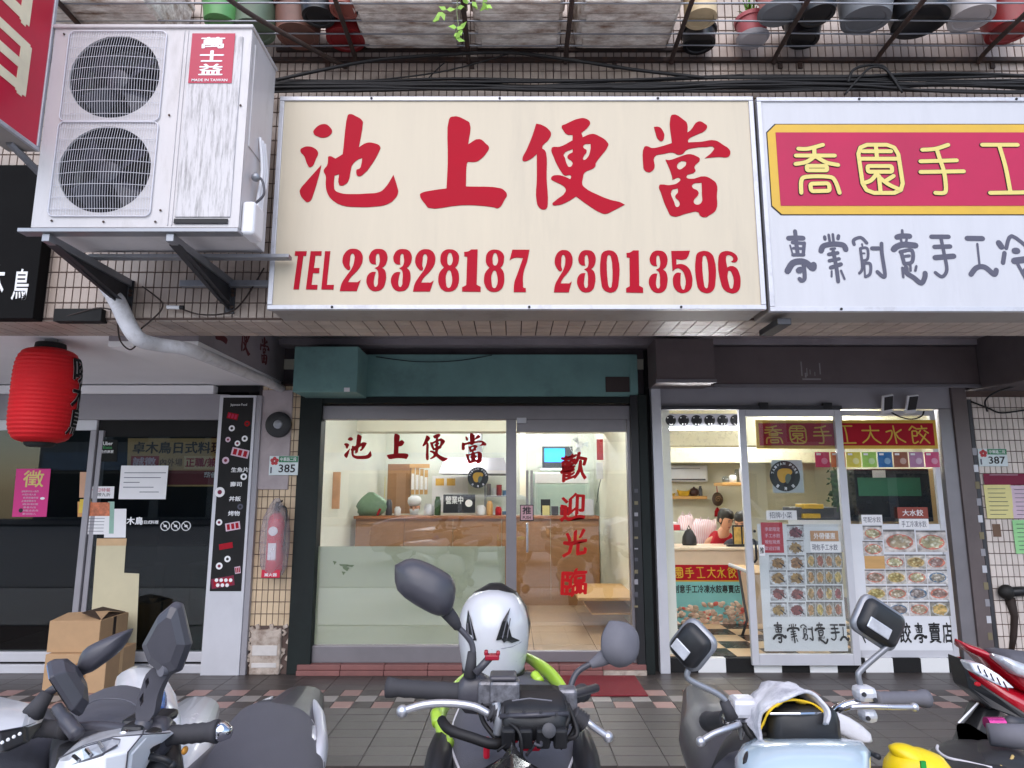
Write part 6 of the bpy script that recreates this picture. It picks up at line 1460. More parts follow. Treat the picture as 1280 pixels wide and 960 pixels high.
# grey film on the lower half, cream board behind
bx('grey_film', glassmat('film_grey', (.8, .82, .8), 1.5, film=.4, filmc=(46, 50, 48)), fl_, xd+.08, x_jamb-.004, S+.006, S+.008, zl(812), zl(683), 0)
Y7 = S-.0055
cb_ = MB().poly([U(121, 673, Y7), U(158, 673, Y7), U(155, 716, Y7), U(174, 717, Y7), U(170, 812, Y7), U(111, 812, Y7)], (0, .001, 0))
cb_.build('cream_sheet', mat('cream_sheet', (206, 196, 164), .7, var=.05), fl_)
pxbox('sheet_top', mat('sheet_tan', (206, 172, 132), .7), fl_, 121, 673, 158, 682, Y7-.002, Y7-.001, 0)
def sheet(nm, m, u0, v0, u1, v1, skew=0, y=Y7, parent=None):
    pts = [U(u0+skew, v0, y), U(u1+skew, v0, y), U(u1, v1, y), U(u0, v1, y)]
    return MB().poly(pts, (0, .0008, 0)).build(nm, m, parent or fl_)
t = thing('pink_poster', 'magenta recruiting poster with a yellow brush character on the left window', 'poster', U(38, 646, Y7))
sheet('sheet', M['paper_pink'], 15, 586, 58, 646, 5.5, Y7, t)
textpx('character', '徵', M['gold_pale'], t, 29, 588, 55, 609, Y7-.0015, .01, .0006)
for k in range(8):
    v = 613+k*4; textpx('text_line', ('誠徵夥伴加入我們', '內場外場人員', '薪資面議供餐', '正職兼職皆可', '週休制度', '意者內洽', '請電洽店長', '歡迎加入')[k], M['paper_lilac'], t, 27+(k % 3), v, 48-(k % 2)*3, v+2.4, Y7-.0015, 0, .0005)
MB().ellipsoid(U(53, 623, Y7-.002), .022, .001, .012, 10, 6).build('drawing', M['paper_white'], t); MB().ellipsoid(U(26, 638, Y7-.002), .02, .001, .02, 10, 6).build('drawing', M['ink_black'], t)
sheet('delivery_sticker', mat('sticker_ink', (12, 15, 14), .85), 123, 550, 146, 577, 1)
textpx('sticker_text', 'Uber', M['ink_white'], fl_, 129, 552, 141, 556.5, Y7-.0012, .01, .0006); textpx('sticker_text', 'Eats', mat('ink_green', (60, 150, 84), .5), fl_, 129, 557.5, 140, 561, Y7-.0012, .01, .0006); textpx('sticker_text', '合作商家', M['ink_white'], fl_, 126, 562.5, 142, 566.5, Y7-.0012, .01, .0006)
t = thing('white_notice', 'white printed notice sheet taped in the middle of the left window', 'notice', U(180, 624, Y7-.003))
sheet('sheet', M['paper_white'], 148, 582, 207, 624, 3.5, Y7-.003, t)
for k, w in enumerate((52, 46, 20, 38, 24)): bx('text_line', M['ink_grey'], t, U(155 if k < 4 else 176, 600, Y7).x, U((155 if k < 4 else 176)+w, 600, Y7).x, Y7-.0042, Y7-.0036, U(170, 591+k*6, Y7).z-.003, U(170, 591+k*6, Y7).z+.003, 0)
sheet('small_label', M['paper_white'], 112, 608, 142, 623, 1, Y7-.001); textpx('label_text', '今日特餐', mat('ink_rose', (186, 60, 90), .5), fl_, 115, 610, 138, 615, Y7-.002, .0, .0005); textpx('label_text', '外帶九折', M['ink_black'], fl_, 116, 616, 138, 620.5, Y7-.002, .0, .0005)
t = thing('menu_papers', 'cluster of menu papers with an orange food picture on the left window', 'papers', U(130, 660, Y7-.004))
sheet('orange_card', mat('card_orange', (206, 150, 90), .6, var=.2), 97, 627, 116, 646, 0, Y7-.002, t); sheet('yellow_card', mat('card_yellow', (222, 190, 70), .6), 98, 624, 112, 641, 2, Y7-.0035, t)
sheet('food_picture', mat('card_food', (196, 112, 76), .5, var=.5, scale=26), 111, 628, 137, 645, 0, Y7-.005, t)
sheet('paper', M['paper_white'], 106, 638, 136, 668, 1, Y7-.004, t); sheet('paper', mat('paper_mint', (150, 186, 170), .6), 134, 627, 142, 667, 1, Y7-.003, t); sheet('paper', M['paper_white'], 130, 636, 157, 672, 1, Y7-.002, t); sheet('side_card', mat('card_tan', (206, 160, 130), .6), 99, 590, 112, 622, 1, Y7-.002, t)
for k in range(5): bx('text_line', M['ink_grey'], t, U(109, 650, Y7).x, U(131, 650, Y7).x, Y7-.0056, Y7-.005, U(120, 648+k*4, Y7).z-.002, U(120, 648+k*4, Y7).z+.002, 0)
textpx('window_text', '木鳥', M['ink_white'], fl_, 158, 646, 179, 656, Y7, .035, .0006); textpx('window_text', '日式料理', M['ink_white'], fl_, 180, 650.5, 198, 655, Y7, .02, .0006)
textpx('window_text', '02 2332 6111', M['ink_white'], fl_, 158, 657.5, 196, 660, Y7, .0, .0006) if False else None
for k in range(3):
    c = U(206.5+k*13, 657.5, Y7); r = .04
    mb = MB(); mb.tube([c+Vector((r*math.cos(2*math.pi*i/24), 0, r*math.sin(2*math.pi*i/24))) for i in range(24)], .004, 5, closed=True); mb.tube([c+Vector((-r*.7, 0, r*.7)), c+Vector((r*.7, 0, -r*.7))], .003, 5)
    mb.ellipsoid(c, r*.4, .001, r*.28, 8, 5); mb.build('prohibition_icon', M['ink_white'], fl_)
# wooden board hung inside
wb = thing('wooden_board', 'tan hanging board with dark characters inside the left restaurant', 'sign', U(220, 610, S+.03))
Yb = S+.03
sheet('board', mat('board_tan', (196, 162, 104), .6, var=.1), 158, 548, 285, 608, 2, Yb, wb)
textpx('character', '卓木鳥日式料理', M['ink_black'], wb, 166, 552, 280, 567, Yb-.002, .03, .001)
sheet('red_patch', mat('board_red', (166, 52, 46), .6), 163, 570, 198, 584, 1, Yb-.002, wb); textpx('character', '誠徵', M['paper_lilac'], wb, 166, 571.5, 195, 582, Yb-.004, .03, .001); textpx('character', '內外場', mat('ink_ochre', (110, 80, 30), .6), wb, 200, 573, 228, 583, Yb-.002, .02, .001)
sheet('pale_patch', mat('board_pale', (216, 190, 140), .6), 230, 570, 284, 586, 0, Yb-.002, wb); textpx('character', '正職/兼職', M['ink_red'], wb, 232, 572, 282, 584, Yb-.004, .03, .001)
sheet('maroon_patch', mat('board_maroon', (120, 36, 46), .6), 200, 588, 285, 606, 0, Yb-.002, wb); textpx('character', '薪優', M['ink_white'], wb, 255, 590, 272, 597, Yb-.004, .02, .001)
# dark room behind
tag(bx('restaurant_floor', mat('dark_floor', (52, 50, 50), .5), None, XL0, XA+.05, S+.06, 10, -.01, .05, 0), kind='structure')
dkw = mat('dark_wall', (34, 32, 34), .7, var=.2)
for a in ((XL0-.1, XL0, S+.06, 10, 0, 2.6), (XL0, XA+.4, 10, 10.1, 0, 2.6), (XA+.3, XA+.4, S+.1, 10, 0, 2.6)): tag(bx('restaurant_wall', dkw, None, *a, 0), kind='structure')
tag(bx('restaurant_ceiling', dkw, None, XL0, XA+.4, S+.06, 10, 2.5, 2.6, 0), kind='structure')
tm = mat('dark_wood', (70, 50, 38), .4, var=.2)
for k, (x, y) in enumerate(((-4.3, 7.6), (-3.3, 7.9), (-3.6, 9.0))):
    t = thing('restaurant_table', ('left', 'right', 'rear')[k]+' dark table inside the left restaurant', 'table', (x, y, .05), 'tables in the restaurant')
    bx('table_top', tm, t, x-.35, x+.35, y-.3, y+.3, .74, .77, .006)
    for sx in (-.3, .3):
        for sy in (-.25, .25): bx('leg', tm, t, x+sx-.02, x+sx+.02, y+sy-.02, y+sy+.02, .05, .739, .003)
tc = thing('teal_bucket', 'teal plastic bucket behind the glass at the right of the left window', 'bucket', (U(248, 826, S+.25).x, S+.25, .05))
c = U(246, 828, S+.25); c.z = .05; hb = U(246, 785, S+.25).z-.05
MB().lathe(c, [(.12, 0), (.13, .01), (.17, hb), (.175, hb), (.165, hb-.01), (.12, .03)], n=28).build('body', mat('teal_plastic', (20, 128, 118), .4), tc, smooth='auto')
MB().tube([c+Vector((.17*math.cos(a), .17*math.sin(a), hb-.01)) for a in [2*math.pi*k/24 for k in range(24)]], .008, 6, closed=True).build('rim', mat('teal_plastic', (20, 128, 118), .4), tc, smooth=True)
# grey pillar cover with the black menu strip
x0, x1 = U(263, 660, S-.12).x, U(317, 660, S-.12).x
pc = thing('pillar_cover', 'pale grey aluminium pillar cover between the left window and the tiled pillar', 'pillar cover', ((x0+x1)/2, S-.12, 0))
bx('cover', M['alu_light'], pc, x0, x1-.05, S-.12, S+.06, 0, U(290, 494, S-.12).z, .004)
bx('side_strip', M['alu_grey'], pc, x1-.049, x1, S-.11, S+.06, 0, U(290, 494, S-.12).z, .004)
ms = thing('menu_strip', 'tall black menu strip with sushi pictures on the grey pillar cover', 'poster', U(285, 738, S-.125))
Y8 = S-.1215
xa_, xb2 = x0+.035, x1-.075
za, zb_ = U(280, 739, Y8).z, U(290, 497, Y8).z
bx('sheet', mat('strip_black', (15, 14, 16), .75), ms, xa_, xb2, Y8-.002, Y8, za, zb_, 0)
hz = zb_-za; wz = xb2-xa_
def sp_(fx, fy): return Vector((xa_+fx*wz, Y8-.0025, zb_-fy*hz))
text('heading', 'Japanese Food', M['ink_white'], ms, xa_+.25*wz, xb2-.2*wz, zb_-.048*hz, zb_-.032*hz, Y8-.0022, 0, .0005)
for k, (w, fy) in enumerate((('生魚片', .385), ('壽司', .46), ('丼飯', .535), ('烤物', .61))): text('dish_name', w, M['ink_white'], ms, xa_+.42*wz, xa_+(.42+.19*len(w))*wz, zb_-(fy+.012)*hz, zb_-(fy-.014)*hz, Y8-.0022, .02, .0005)
for k, (fx, fy, r, m_) in enumerate(((.35, .165, .028, 'paper_white'), (.25, .225, .024, 'paper_lilac'), (.8, .22, .028, 'paper_white'), (.57, .245, .026, 'paper_white'), (.85, .14, .026, 'ink_red'), (.22, .335, .032, 'paper_lilac'), (.85, .42, .03, 'paper_white'), (.1, .5, .045, 'paper_white'), (.8, .575, .026, 'ink_grey'), (.15, .655, .028, 'paper_white'), (.5, .84, .028, 'paper_white'), (.25, .875, .03, 'paper_white'))):
    MB().lathe(sp_(fx, fy), [(r, 0), (r, .0006)], (0, -1, 0), 18).build('sushi_roll', M[m_], ms); MB().lathe(sp_(fx, fy)+Vector((0, -.001, 0)), [(r*.45, 0), (r*.45, .0005)], (0, -1, 0), 12).build('roll_filling', M['paper_maroon'] if k % 2 else M['ink_black'], ms)
for fx, fy, w, h, m_ in ((.35, .1, .1, .055, 'ink_red'), (.68, .295, .16, .075, 'paper_lilac'), (.6, .675, .13, .07, 'paper_lilac'), (.42, .775, .12, .05, 'banner_red'), (.85, .895, .05, .06, 'paper_lilac'), (.4, .955, .2, .085, 'paper_maroon')):
    q = Matrix.Translation(sp_(fx, fy)) @ Matrix.Rotation(R(12 if fy < .5 else -10), 4, 'Y'); MB().obox(q, w, .001, h).build('sushi_plate', M[m_], ms)
    for k in range(3): MB().obox(q @ Matrix.Translation((w*(-.3+.3*k), -.0015, 0)), w*.2, .001, h*.7).build('sushi_piece', M['banner_red'] if m_ != 'ink_red' else M['sign_pink'], ms)
for k in range(7): MB().lathe(sp_(.2+.15*(k % 4)+.05*(k > 3), .945+.025*(k > 3))+Vector((0, -.003, 0)), [(.016, 0), (.016, .0005)], (0, -1, 0), 12).build('sushi_roll', M['paper_white'], ms)
# two cardboard boxes
def carton(u0, v0, u1, v1, Y, d, label, open_=False, base=0):
    x0, x1, z0, z1 = rect(u0, v0, u1, v1, Y); z0 = base
    t = thing('cardboard_box', label, 'box', ((x0+x1)/2, Y, z0), 'cardboard boxes stacked by the left window')
    bx('carton', M['cardboard'], t, x0, x1, Y, Y+d, z0, z1, .004)
    bx('tape', mat('tape_dark', (60, 50, 46), .4) if open_ else mat('tape_tan', (206, 168, 120), .4), t, x1-.001, x1+.0015, Y+d*.45, Y+d*.55, z0+.1, z1, 0)
    if open_:
        for k, (a, dy, dz, m_) in enumerate(((x0, 0, .03, M['cardboard']), (x0, d, .02, M['cardboard']))):
            MB().poly([(x0+.01, Y+(.02 if k == 0 else d-.02), z1), (x1-.01, Y+(.02 if k == 0 else d-.02), z1), (x1-.04, Y+d*.45+k*.03, z1+dz+.015), (x0+.03, Y+d*.45+k*.03, z1+dz)], (0, 0, .004)).build('flap', M['cardboard'], t)
        MB().poly([(x1-.02, Y+.02, z1+.004), (x1-.02, Y+d-.02, z1+.004), (x1-.2, Y+d-.05, z1+.05), (x1-.2, Y+.06, z1+.05)], (0, 0, .004)).build('flap', mat('flap_dark', (70, 52, 40), .8), t)
    else:
        MB().lathe(((x0+x1)/2+.02, Y-.0005, (z0+z1)/2+.05), [(.03, 0), (.03, .0006)], (0, -1, 0), 12).build('stamp', mat('stamp_brown', (150, 106, 66), .8), t)
        text('stamp_text', '青果', mat('stamp_brown', (150, 106, 66), .8), t, (x0+x1)/2-.06, (x0+x1)/2+.1, z0+.08, z0+.14, Y-.0006, .02, .0005)
    return z1
zb1_ = carton(55, 818, 132, 853, 5.55, .42, 'lower closed cardboard box of the pair by the left window')
carton(60, 776, 124, 816, 5.6, .40, 'upper open cardboard box of the pair by the left window', True, zb1_+.002)
# ================================================================== scooters
D('paint_white', (240, 240, 243), .22, var=.03, coat=.5)
D('paint_black', (20, 20, 22), .25, var=.15, scale=30, coat=.4, dirt=.35, dirtc=(120, 120, 124))
D('paint_red', (172, 16, 36), .2, var=.06, coat=.8)
D('paint_bluegrey', (176, 194, 206), .22, var=.03, coat=.6)
D('seat_grey', (88, 87, 94), .75, var=.1, scale=12, bump=.25, bscale=260)
D('seat_black', (34, 34, 37), .55, var=.12, bump=.15, bscale=200)
D('rubber', (58, 57, 61), .75, var=.15, scale=20)
D('grip_grey', (104, 103, 110), .7, var=.12, scale=16)
D('plastic_dk', (70, 69, 76), .36, var=.14, scale=9, dirt=.25, dirtc=(104, 102, 106))
D('lime', (176, 214, 66), .3, var=.05, coat=.4)
D('blue_gloss', (30, 96, 176), .2, var=.06, coat=.6)
D('piping', (214, 210, 214), .6)
D('lamp_clear', (206, 208, 214), .08, var=.25, scale=30, metal=.3)
D('speckled', (120, 120, 126), .35, var=.6, scale=60, metal=.4)
def ring_ellipse(c, ax, az, n=16, p=2.4):
    """superellipse round c spanned by the vectors ax, az"""
    out = []
    for j in range(n):
        a = 2*math.pi*j/n; ca, sa = math.cos(a), math.sin(a)
        out.append(Vector(c)+ax*(abs(ca)**(2/p)*(1 if ca >= 0 else -1))+az*(abs(sa)**(2/p)*(1 if sa >= 0 else -1)))
    return out
def loft_y(stations, n=18, p=2.4):
    """stations: (centre, half width, half height) along a body"""
    return [ring_ellipse(c, Vector((w, 0, 0)), Vector((0, 0, h)), n, p) for c, w, h in stations]
def wheel(t, x, y, z, r, w):
    o = MB().lathe((x-w/2, y, z), [(r*.62, 0), (r*.9, .004), (r, w*.3), (r, w*.7), (r*.9, w-.004), (r*.62, w)], (1, 0, 0), 28).build('wheel', M['tyre'], t, smooth='auto')
    MB().lathe((x-w*.3, y, z), [(.03, 0), (r*.6, 0), (r*.63, w*.3), (r*.6, w*.6), (.03, w*.6)], (1, 0, 0), 14).build('rim', M['alu_grey'], o)
def scooter_base(t, x, yf, yr, paint, zseat=.72, shield=True):
    """wheels, fork, floor, legshield and tail body; yf, yr: front and rear axle"""
    r = .235
    wheel(t, x, yf, r, r, .1); wheel(t, x, yr, r, r, .11)
    for s in (-1, 1): MB().tube([(x+s*.075, yf, r), (x+s*.07, yf+.06, r+.34)], .02, 8).build('fork', M['plastic_dk'], t, smooth='auto')
    MB().loft([ring_ellipse((x, yf-.02+q*.02, r+.12+.05*q), Vector((.075+.01*q, 0, 0)), Vector((0, .28-.02*q, 0)), 14) for q in range(3)]).build('front_mudguard', paint, t, smooth=True)
    if shield: MB().loft([ring_ellipse((x, yf+.16+.05*q, .42+.15*q), Vector(((.2, .23, .21, .12)[q], 0, 0)), Vector((0, .09-.012*q, 0)), 18) for q in range(4)]).build('leg_shield', paint, t, smooth=True)
    bx('floor_board', M['rubber'], t, x-.16, x+.16, yf+.2, yr-.35, .26, .33, .02)
    MB().loft(loft_y([(Vector((x, yr-.5, .45)), .16, .12), (Vector((x, yr-.25, .5)), .2, .17), (Vector((x, yr+.1, .58)), .18, .12), (Vector((x, yr+.38, .66)), .09, .06)])).build('tail_body', paint, t, smooth=True)
    MB().tube([(x+.16, yr-.3, .2), (x+.18, yr+.1, .24), (x+.19, yr+.4, .3)], [.03, .055, .05], 14).build('exhaust', M['steel_dark'], t, smooth=True)
    bx('engine', M['steel_dark'], t, x-.17, x+.12, yr-.32, yr+.05, .16, .36, .03)
def mirror(t, c, outline, depth, yaw=0, pitch=0, roll=0, m='plastic_dk', trim=None):
    """domed shell towards the street, glass on the rider's side; outline in metres (x, z)"""
    q = Matrix.Translation(c) @ Matrix.Rotation(yaw, 4, 'Z') @ Matrix.Rotation(pitch, 4, 'X') @ Matrix.Rotation(roll, 4, 'Y')
    pts = [Vector((a, 0, b)) for a, b in outline]
    cen = sum(pts, Vector())/len(pts)
    fine = smoothline(pts+[pts[0]], 3)[:-1]
    def ring(s, y): return [q @ (cen+(p-cen)*s+Vector((0, y, 0))) for p in fine]
    o = MB().loft([ring(.22, -depth), ring(.55, -depth*.94), ring(.82, -depth*.68), ring(.97, -depth*.25), ring(1.0, 0), ring(.97, .006), ring(.93, .004)]).build('mirror', M[m], t, smooth=True)
    MB().loft([ring(.925, .0045), ring(.92, .0075)]).build('mirror_glass', M['chrome'], o)
    return q
def lever(t, pts, r, m='alu_lever'):
    P = smoothline(pts, 4); o = MB().tube(P, r, 8).build('lever', M[m], t, smooth=True)
    MB().ellipsoid(P[-1], r*1.55, r*1.55, r*1.55, 12, 8).build('lever_ball', M[m], o, smooth=True)
def grip(t, a, b, r, m='rubber', flange=True, ribs=10):
    a, b = Vector(a), Vector(b); n = 14; pts = [a.lerp(b, i/(n-1)) for i in range(n)]
    rad = [r*(1.05 if i % 2 else .97) for i in range(n)]
    if flange: rad[0] = r*1.2; rad[1] = r*1.12; rad[-1] = r*1.25; rad[-2] = r*1.2
    MB().tube(pts, rad, 14).build('grip', M[m], t, smooth=True)

def panel_grid(rows, th=.02):
    """a creased body panel from rows of (u, v, Y) points, closed at the back"""
    P = [[U(*p) for p in r] for r in rows]; n = len(P[0]); mb = MB()
    vs = [p for r in P for p in r]+[p+Vector((0, th, -th*.4)) for r in P for p in r]; o = len(P)*n; fs = []
    for j in range(len(P)-1):
        for i in range(n-1):
            a, b, c, d = j*n+i, j*n+i+1, (j+1)*n+i+1, (j+1)*n+i; fs += [(a, b, c, d), (o+d, o+c, o+b, o+a)]
    m = len(P)-1
    for i in range(n-1): fs += [(i, o+i, o+i+1, i+1), (m*n+i, m*n+i+1, o+m*n+i+1, o+m*n+i)]
    for j in range(m): fs += [(j*n, (j+1)*n, o+(j+1)*n, o+j*n), (j*n+n-1, o+j*n+n-1, o+(j+1)*n+n-1, (j+1)*n+n-1)]
    return mb.add(vs, fs)

# ---------------------------------------------------------------- black scooter in the middle, helmet on its seat
def scooter_mid():
    YBr = 1.75
    x = U(640, 900, YBr).x
    t = thing('scooter', 'black scooter with lime green rails and a scuffed front, in the middle of the row', 'scooter', (x, 2.2, 0), 'scooters parked at the kerb')
    scooter_base(t, x, 1.42, 2.72, M['paint_black'])
    # seat
    st = [(2.84, 838, .11), (2.66, 840, .15), (2.45, 849, .165), (2.25, 866, .18), (2.08, 888, .19), (1.95, 914, .185), (1.86, 945, .15)]
    rings = []
    for Y, v, w in st:
        zt = U(640, v, Y).z; c = Vector((x+.005, Y, zt-.07)); rings.append(ring_ellipse(c, Vector((w, 0, 0)), Vector((0, 0, .07)), 22, 2.8))
    s = MB().loft(rings).build('seat', M['seat_grey'], t, smooth=True)
    for sd_ in (-1, 1): MB().tube(smoothline([Vector((x+.005+sd_*w*.93, Y, U(640, v, Y).z-.036)) for Y, v, w in st[1:]], 4), .004, 6).build('piping', M['piping'], s, smooth=True)
    MB().tube(smoothline([Vector((x+.005+w*k*.9, 2.30-.05*k*k+.0, U(640, 862, 2.3).z-.004-.03*k*k)) for k, w in ((-1, .18), (-.5, .18), (0, .18), (.5, .18), (1, .18))], 4), .004, 6).build('seam', mat('piping_red', (170, 40, 66), .6), s, smooth=True)
    MB().loft(loft_y([(Vector((x, 1.95, .62)), .2, .2), (Vector((x, 2.2, .66)), .225, .18), (Vector((x, 2.5, .7)), .21, .15), (Vector((x, 2.85, .76)), .13, .09)])).build('side_panels', M['paint_black'], t, smooth=True)
    for path, rr in (([U(594, 836, 2.66), U(574, 856, 2.45), U(559, 876, 2.28), U(551, 898, 2.12), U(552, 922, 2.0)], None), ([U(652, 818, 2.78), U(672, 830, 2.62), U(690, 845, 2.47), U(706, 866, 2.32), U(716, 892, 2.18)], None)):
        sp_l = smoothline(path, 5); MB().loft([ring_ellipse(p_, Vector((.009+.004*math.sin(math.pi*i/len(sp_l)), 0, 0)), Vector((0, -.006, .012+.016*math.sin(math.pi*(i+1)/(len(sp_l)+1)))), 12, 2.6) for i, p_ in enumerate(sp_l)]).build('grab_rail', M['lime'], t, smooth=True)
    for path in ([U(547, 905, 2.0), U(545, 880+10, 2.04), U(556, 925, 1.95), U(563, 930, 1.93)], [U(668, 843, 2.5), U(675, 852, 2.46)]):
        MB().tube(smoothline(path, 4), .016, 8).build('lime_panel', M['lime'], t, smooth=True)
    # bar and grips
    L0, L1_ = U(484, 859, 1.78), U(586, 866, 1.76)
    grip(t, L0, L1_, .021)
    MB().tube([U(586, 866, 1.76), U(640, 895, 1.73), U(700, 872, 1.82), U(745, 860, 2.0)], .012, 10).build('handlebar', M['plastic_dk'], t, smooth=True)
    grip(t, U(712, 872, 1.95), U(728, 866, 2.1), .021)
    MB().loft([ring_ellipse(U(u, 866, 1.76), Vector((0, .03, 0)), Vector((0, 0, h)), 16, 2.6) for u, h in ((574, .028), (582, .046), (600, .05), (612, .036))]).build('switch_housing', M['plastic_dk'], t, smooth=True)
    lever(t, [U(612, 893, 1.68), U(592, 883, 1.68), U(560, 879, 1.68), U(530, 881, 1.68), U(503, 889, 1.68)], .0095)
    lever(t, [U(722, 893, 1.74), U(735, 903, 1.72), U(748, 913, 1.72), U(760, 921, 1.72)], .0085)
    for (u0, v0, u1, v1, Y) in ((597, 852, 624, 884, 1.72), (612, 852, 650, 882, 1.70), (698, 862, 722, 893, 1.74)):
        pxbox('reservoir', M['speckled'], t, u0, v0, u1, v1, Y, Y+.05, .008)
    pxbox('reservoir_cap', M['plastic_dk'], t, 612, 846, 646, 852.5, 1.695, 1.76, .006)
    for path, n_ in (([U(612, 888, 1.68), U(642, 900, 1.69)], 8), ([U(716, 893, 1.72), U(732, 905, 1.72)], 5)):
        a, b = path; pts = [a.lerp(b, i/(n_*2)) for i in range(n_*2+1)]
        MB().tube(pts, [.024 if i % 2 else .017 for i in range(len(pts))], 12).build('rubber_boot', M['rubber'], t, smooth=True)
    # instrument housing
    c0 = U(667, 896, 1.70)
    rings = [[c0+Vector((sx*sc_, dy, sz*sc2+dz)) for sx, sz in rrect(0, 0, .165, .075, .025, 3)] for sc_, sc2, dy, dz in ((.82, .7, -.045, -.012), (1, 1, -.02, -.004), (1.02, 1.0, .03, .01), (.9, .85, .07, .022))]
    ih = MB().loft(rings).build('instrument_housing', M['black_plastic'], t, smooth=True)
    for k in range(4): MB().obox(Matrix.Translation(c0+Vector((-.06+.04*k, -.05, -.03))) @ Matrix.Rotation(R(12), 4, 'X'), .032, .02, .045).build('rib', M['black_plastic'], ih, bevel=.005)
    MB().tube([c0+Vector((-.08, -.035, .012)), c0+Vector((0, -.052, .02)), c0+Vector((.08, -.03, .016))], .006, 6).build('rim_line', M['plastic_dk'], ih, smooth=True)
    # cables
    for k, path in enumerate(([U(552, 900, 1.72), U(562, 912, 1.68), U(590, 922, 1.66), U(618, 930, 1.66), U(640, 922, 1.7)], [U(600, 890, 1.72), U(606, 905, 1.7), U(622, 925, 1.68), U(635, 938, 1.68)], [U(640, 885, 1.72), U(636, 905, 1.7), U(622, 930, 1.68)], [U(628, 900, 1.7), U(630, 915, 1.69), U(640, 930, 1.68)], [U(722, 890, 1.75), U(716, 915, 1.72), U(700, 935, 1.7)])):
        MB().tube(smoothline(path, 5), (.012, .006, .013, .006, .006)[k], 8).build('cable', M['cable_black'], t, smooth=True)
    rr = random.Random(17)
    for k in range(7):      # hoses and wires round the head
        a = U(rr.uniform(600, 716), rr.uniform(872, 892), 1.71); b = U(rr.uniform(618, 690), rr.uniform(922, 945), rr.uniform(1.62, 1.7)); m_ = (a+b)/2+Vector((rr.uniform(-.05, .05), -.03, rr.uniform(-.03, .03)))
        MB().tube(smoothline([a, m_, b], 6), rr.choice((.003, .004, .0055)), 7).build('cable', M['cable_black'] if k % 3 else M['plastic_dk'], t, smooth=True)
    MB().lathe(U(686, 913, 1.635), [(.016, 0), (.016, .012), (.011, .014)], (0, -1, .3), 16).build('key_switch', M['steel_dark'], t, smooth='auto')
    for u, v in ((634, 892), (655, 889), (676, 890), (696, 893)): MB().lathe(U(u, v, 1.648), [(.004, 0), (.003, .003)], (0, -1, 0), 8).build('screw', M['steel_dark'], t)
    MB().tube([U(u, v, 1.66) for u, v in ((640, 876), (662, 873), (690, 876))], .002, 5).build('panel_seam', M['grip_grey'], t)
    tube_obj('bar_weight', [U(620, 878, 1.68), U(623, 900, 1.67), U(622, 918, 1.67)], .011, M['galv'], t)
    for (u0, v0, u1, v1, Y) in ((604, 925, 612, 950, 1.82), (633, 914, 648, 930, 1.78), (652, 928, 676, 940, 1.72)): pxbox('red_trim', mat('trim_red', (206, 28, 56), .4), t, u0, v0, u1, v1, Y, Y+.03, .006)
    # front cowl with a ridge
    prof = [(640, 922, 1.60, 4, 5), (640, 930, 1.54, 24, 14), (640, 942, 1.48, 48, 30), (640, 965, 1.42, 74, 55), (640, 1010, 1.38, 92, 90)]
    rings = []
    for u, v, Y, hw, dp in prof:
        c = U(u, v, Y); w = U(u+hw, v, Y).x-c.x; d_ = dp*.0016
        rings.append([c+Vector((0, 0, 0)), c+Vector((w*.5, d_*.5, -.03)), c+Vector((w, d_*1.6, -.09)), c+Vector((w*.9, d_*2+.05, -.1)), c+Vector((0, d_*2+.06, -.05)), c+Vector((-w*.9, d_*2+.05, -.1)), c+Vector((-w, d_*1.6, -.09)), c+Vector((-w*.5, d_*.5, -.03))])
    MB().loft(rings).build('front_cowl', M['paint_black'], t, smooth=False, bevel=.006)
    for sgn, uu in ((-1, 545), (1, 736)): MB().ellipsoid(U(uu-sgn*6, 965, 1.95), .045, .2, .10, 14, 10).build('side_fairing', M['black_plastic'], t, smooth=True)
    # mirrors
    ol = [(-.075, .045), (-.035, .066), (.03, .05), (.078, .02), (.082, -.04), (.06, -.066), (.01, -.055), (-.06, -.015)]
    c = U(528, 733, 1.72); mirror(t, c, ol, .05, R(8), R(-12), R(6))
    MB().tube(smoothline([U(552, 757, 1.74), U(566, 774, 1.74), U(572, 784, 1.75)], 4), [.022, .02, .018, .017, .016, .015, .013, .012, .011], 12).build('mirror_neck', M['rubber'], t, smooth=True)
    MB().tube(smoothline([U(570, 781, 1.75), U(585, 797, 1.75), U(591, 810, 1.75), U(592, 838, 1.74)], 5), .0075, 10).build('mirror_stem', M['plastic_dk'], t, smooth=True)
    MB().tube([U(590, 815, 1.74), U(587, 846, 1.74)], [.011, .016], 10).build('stem_base', M['rubber'], t, smooth=True)
    MB().tube([U(594, 842, 1.72), U(614, 820, 1.73)], .010, 8).build('phone_arm', M['plastic_dk'], t, smooth=True); pxbox('phone_clip', mat('clip_red', (150, 20, 44), .3), t, 606, 819, 624, 826, 1.715, 1.74, .003); pxbox('phone_clip', mat('clip_red', (150, 20, 44), .3), t, 605, 814, 610, 820, 1.715, 1.735, .003); pxbox('phone_clip', mat('clip_red', (150, 20, 44), .3), t, 620, 815, 625, 820, 1.715, 1.735, .003)
    ol2 = [(-.03, .05), (.02, .056), (.052, .03), (.055, -.02), (.03, -.052), (-.012, -.055), (-.045, -.03), (-.05, .01)]
    c = U(771, 804, 1.8); mirror(t, c, ol2, .05, R(35), R(-10), R(18), 'grip_grey')
    MB().tube(smoothline([U(762, 818, 1.8), U(748, 826, 1.8), U(738, 831, 1.8)], 4), [.024, .022, .02, .018, .016, .014, .012, .011, .010], 12).build('mirror_neck', M['grip_grey'], t, smooth=True)
    MB().tube(smoothline([U(740, 829, 1.8), U(724, 838, 1.8), U(716, 850, 1.79), U(712, 866, 1.78)], 5), .0075, 10).build('mirror_stem', M['plastic_dk'], t, smooth=True)
    # helmet
    Yh = 2.62; hc_ = U(617, 790, Yh)
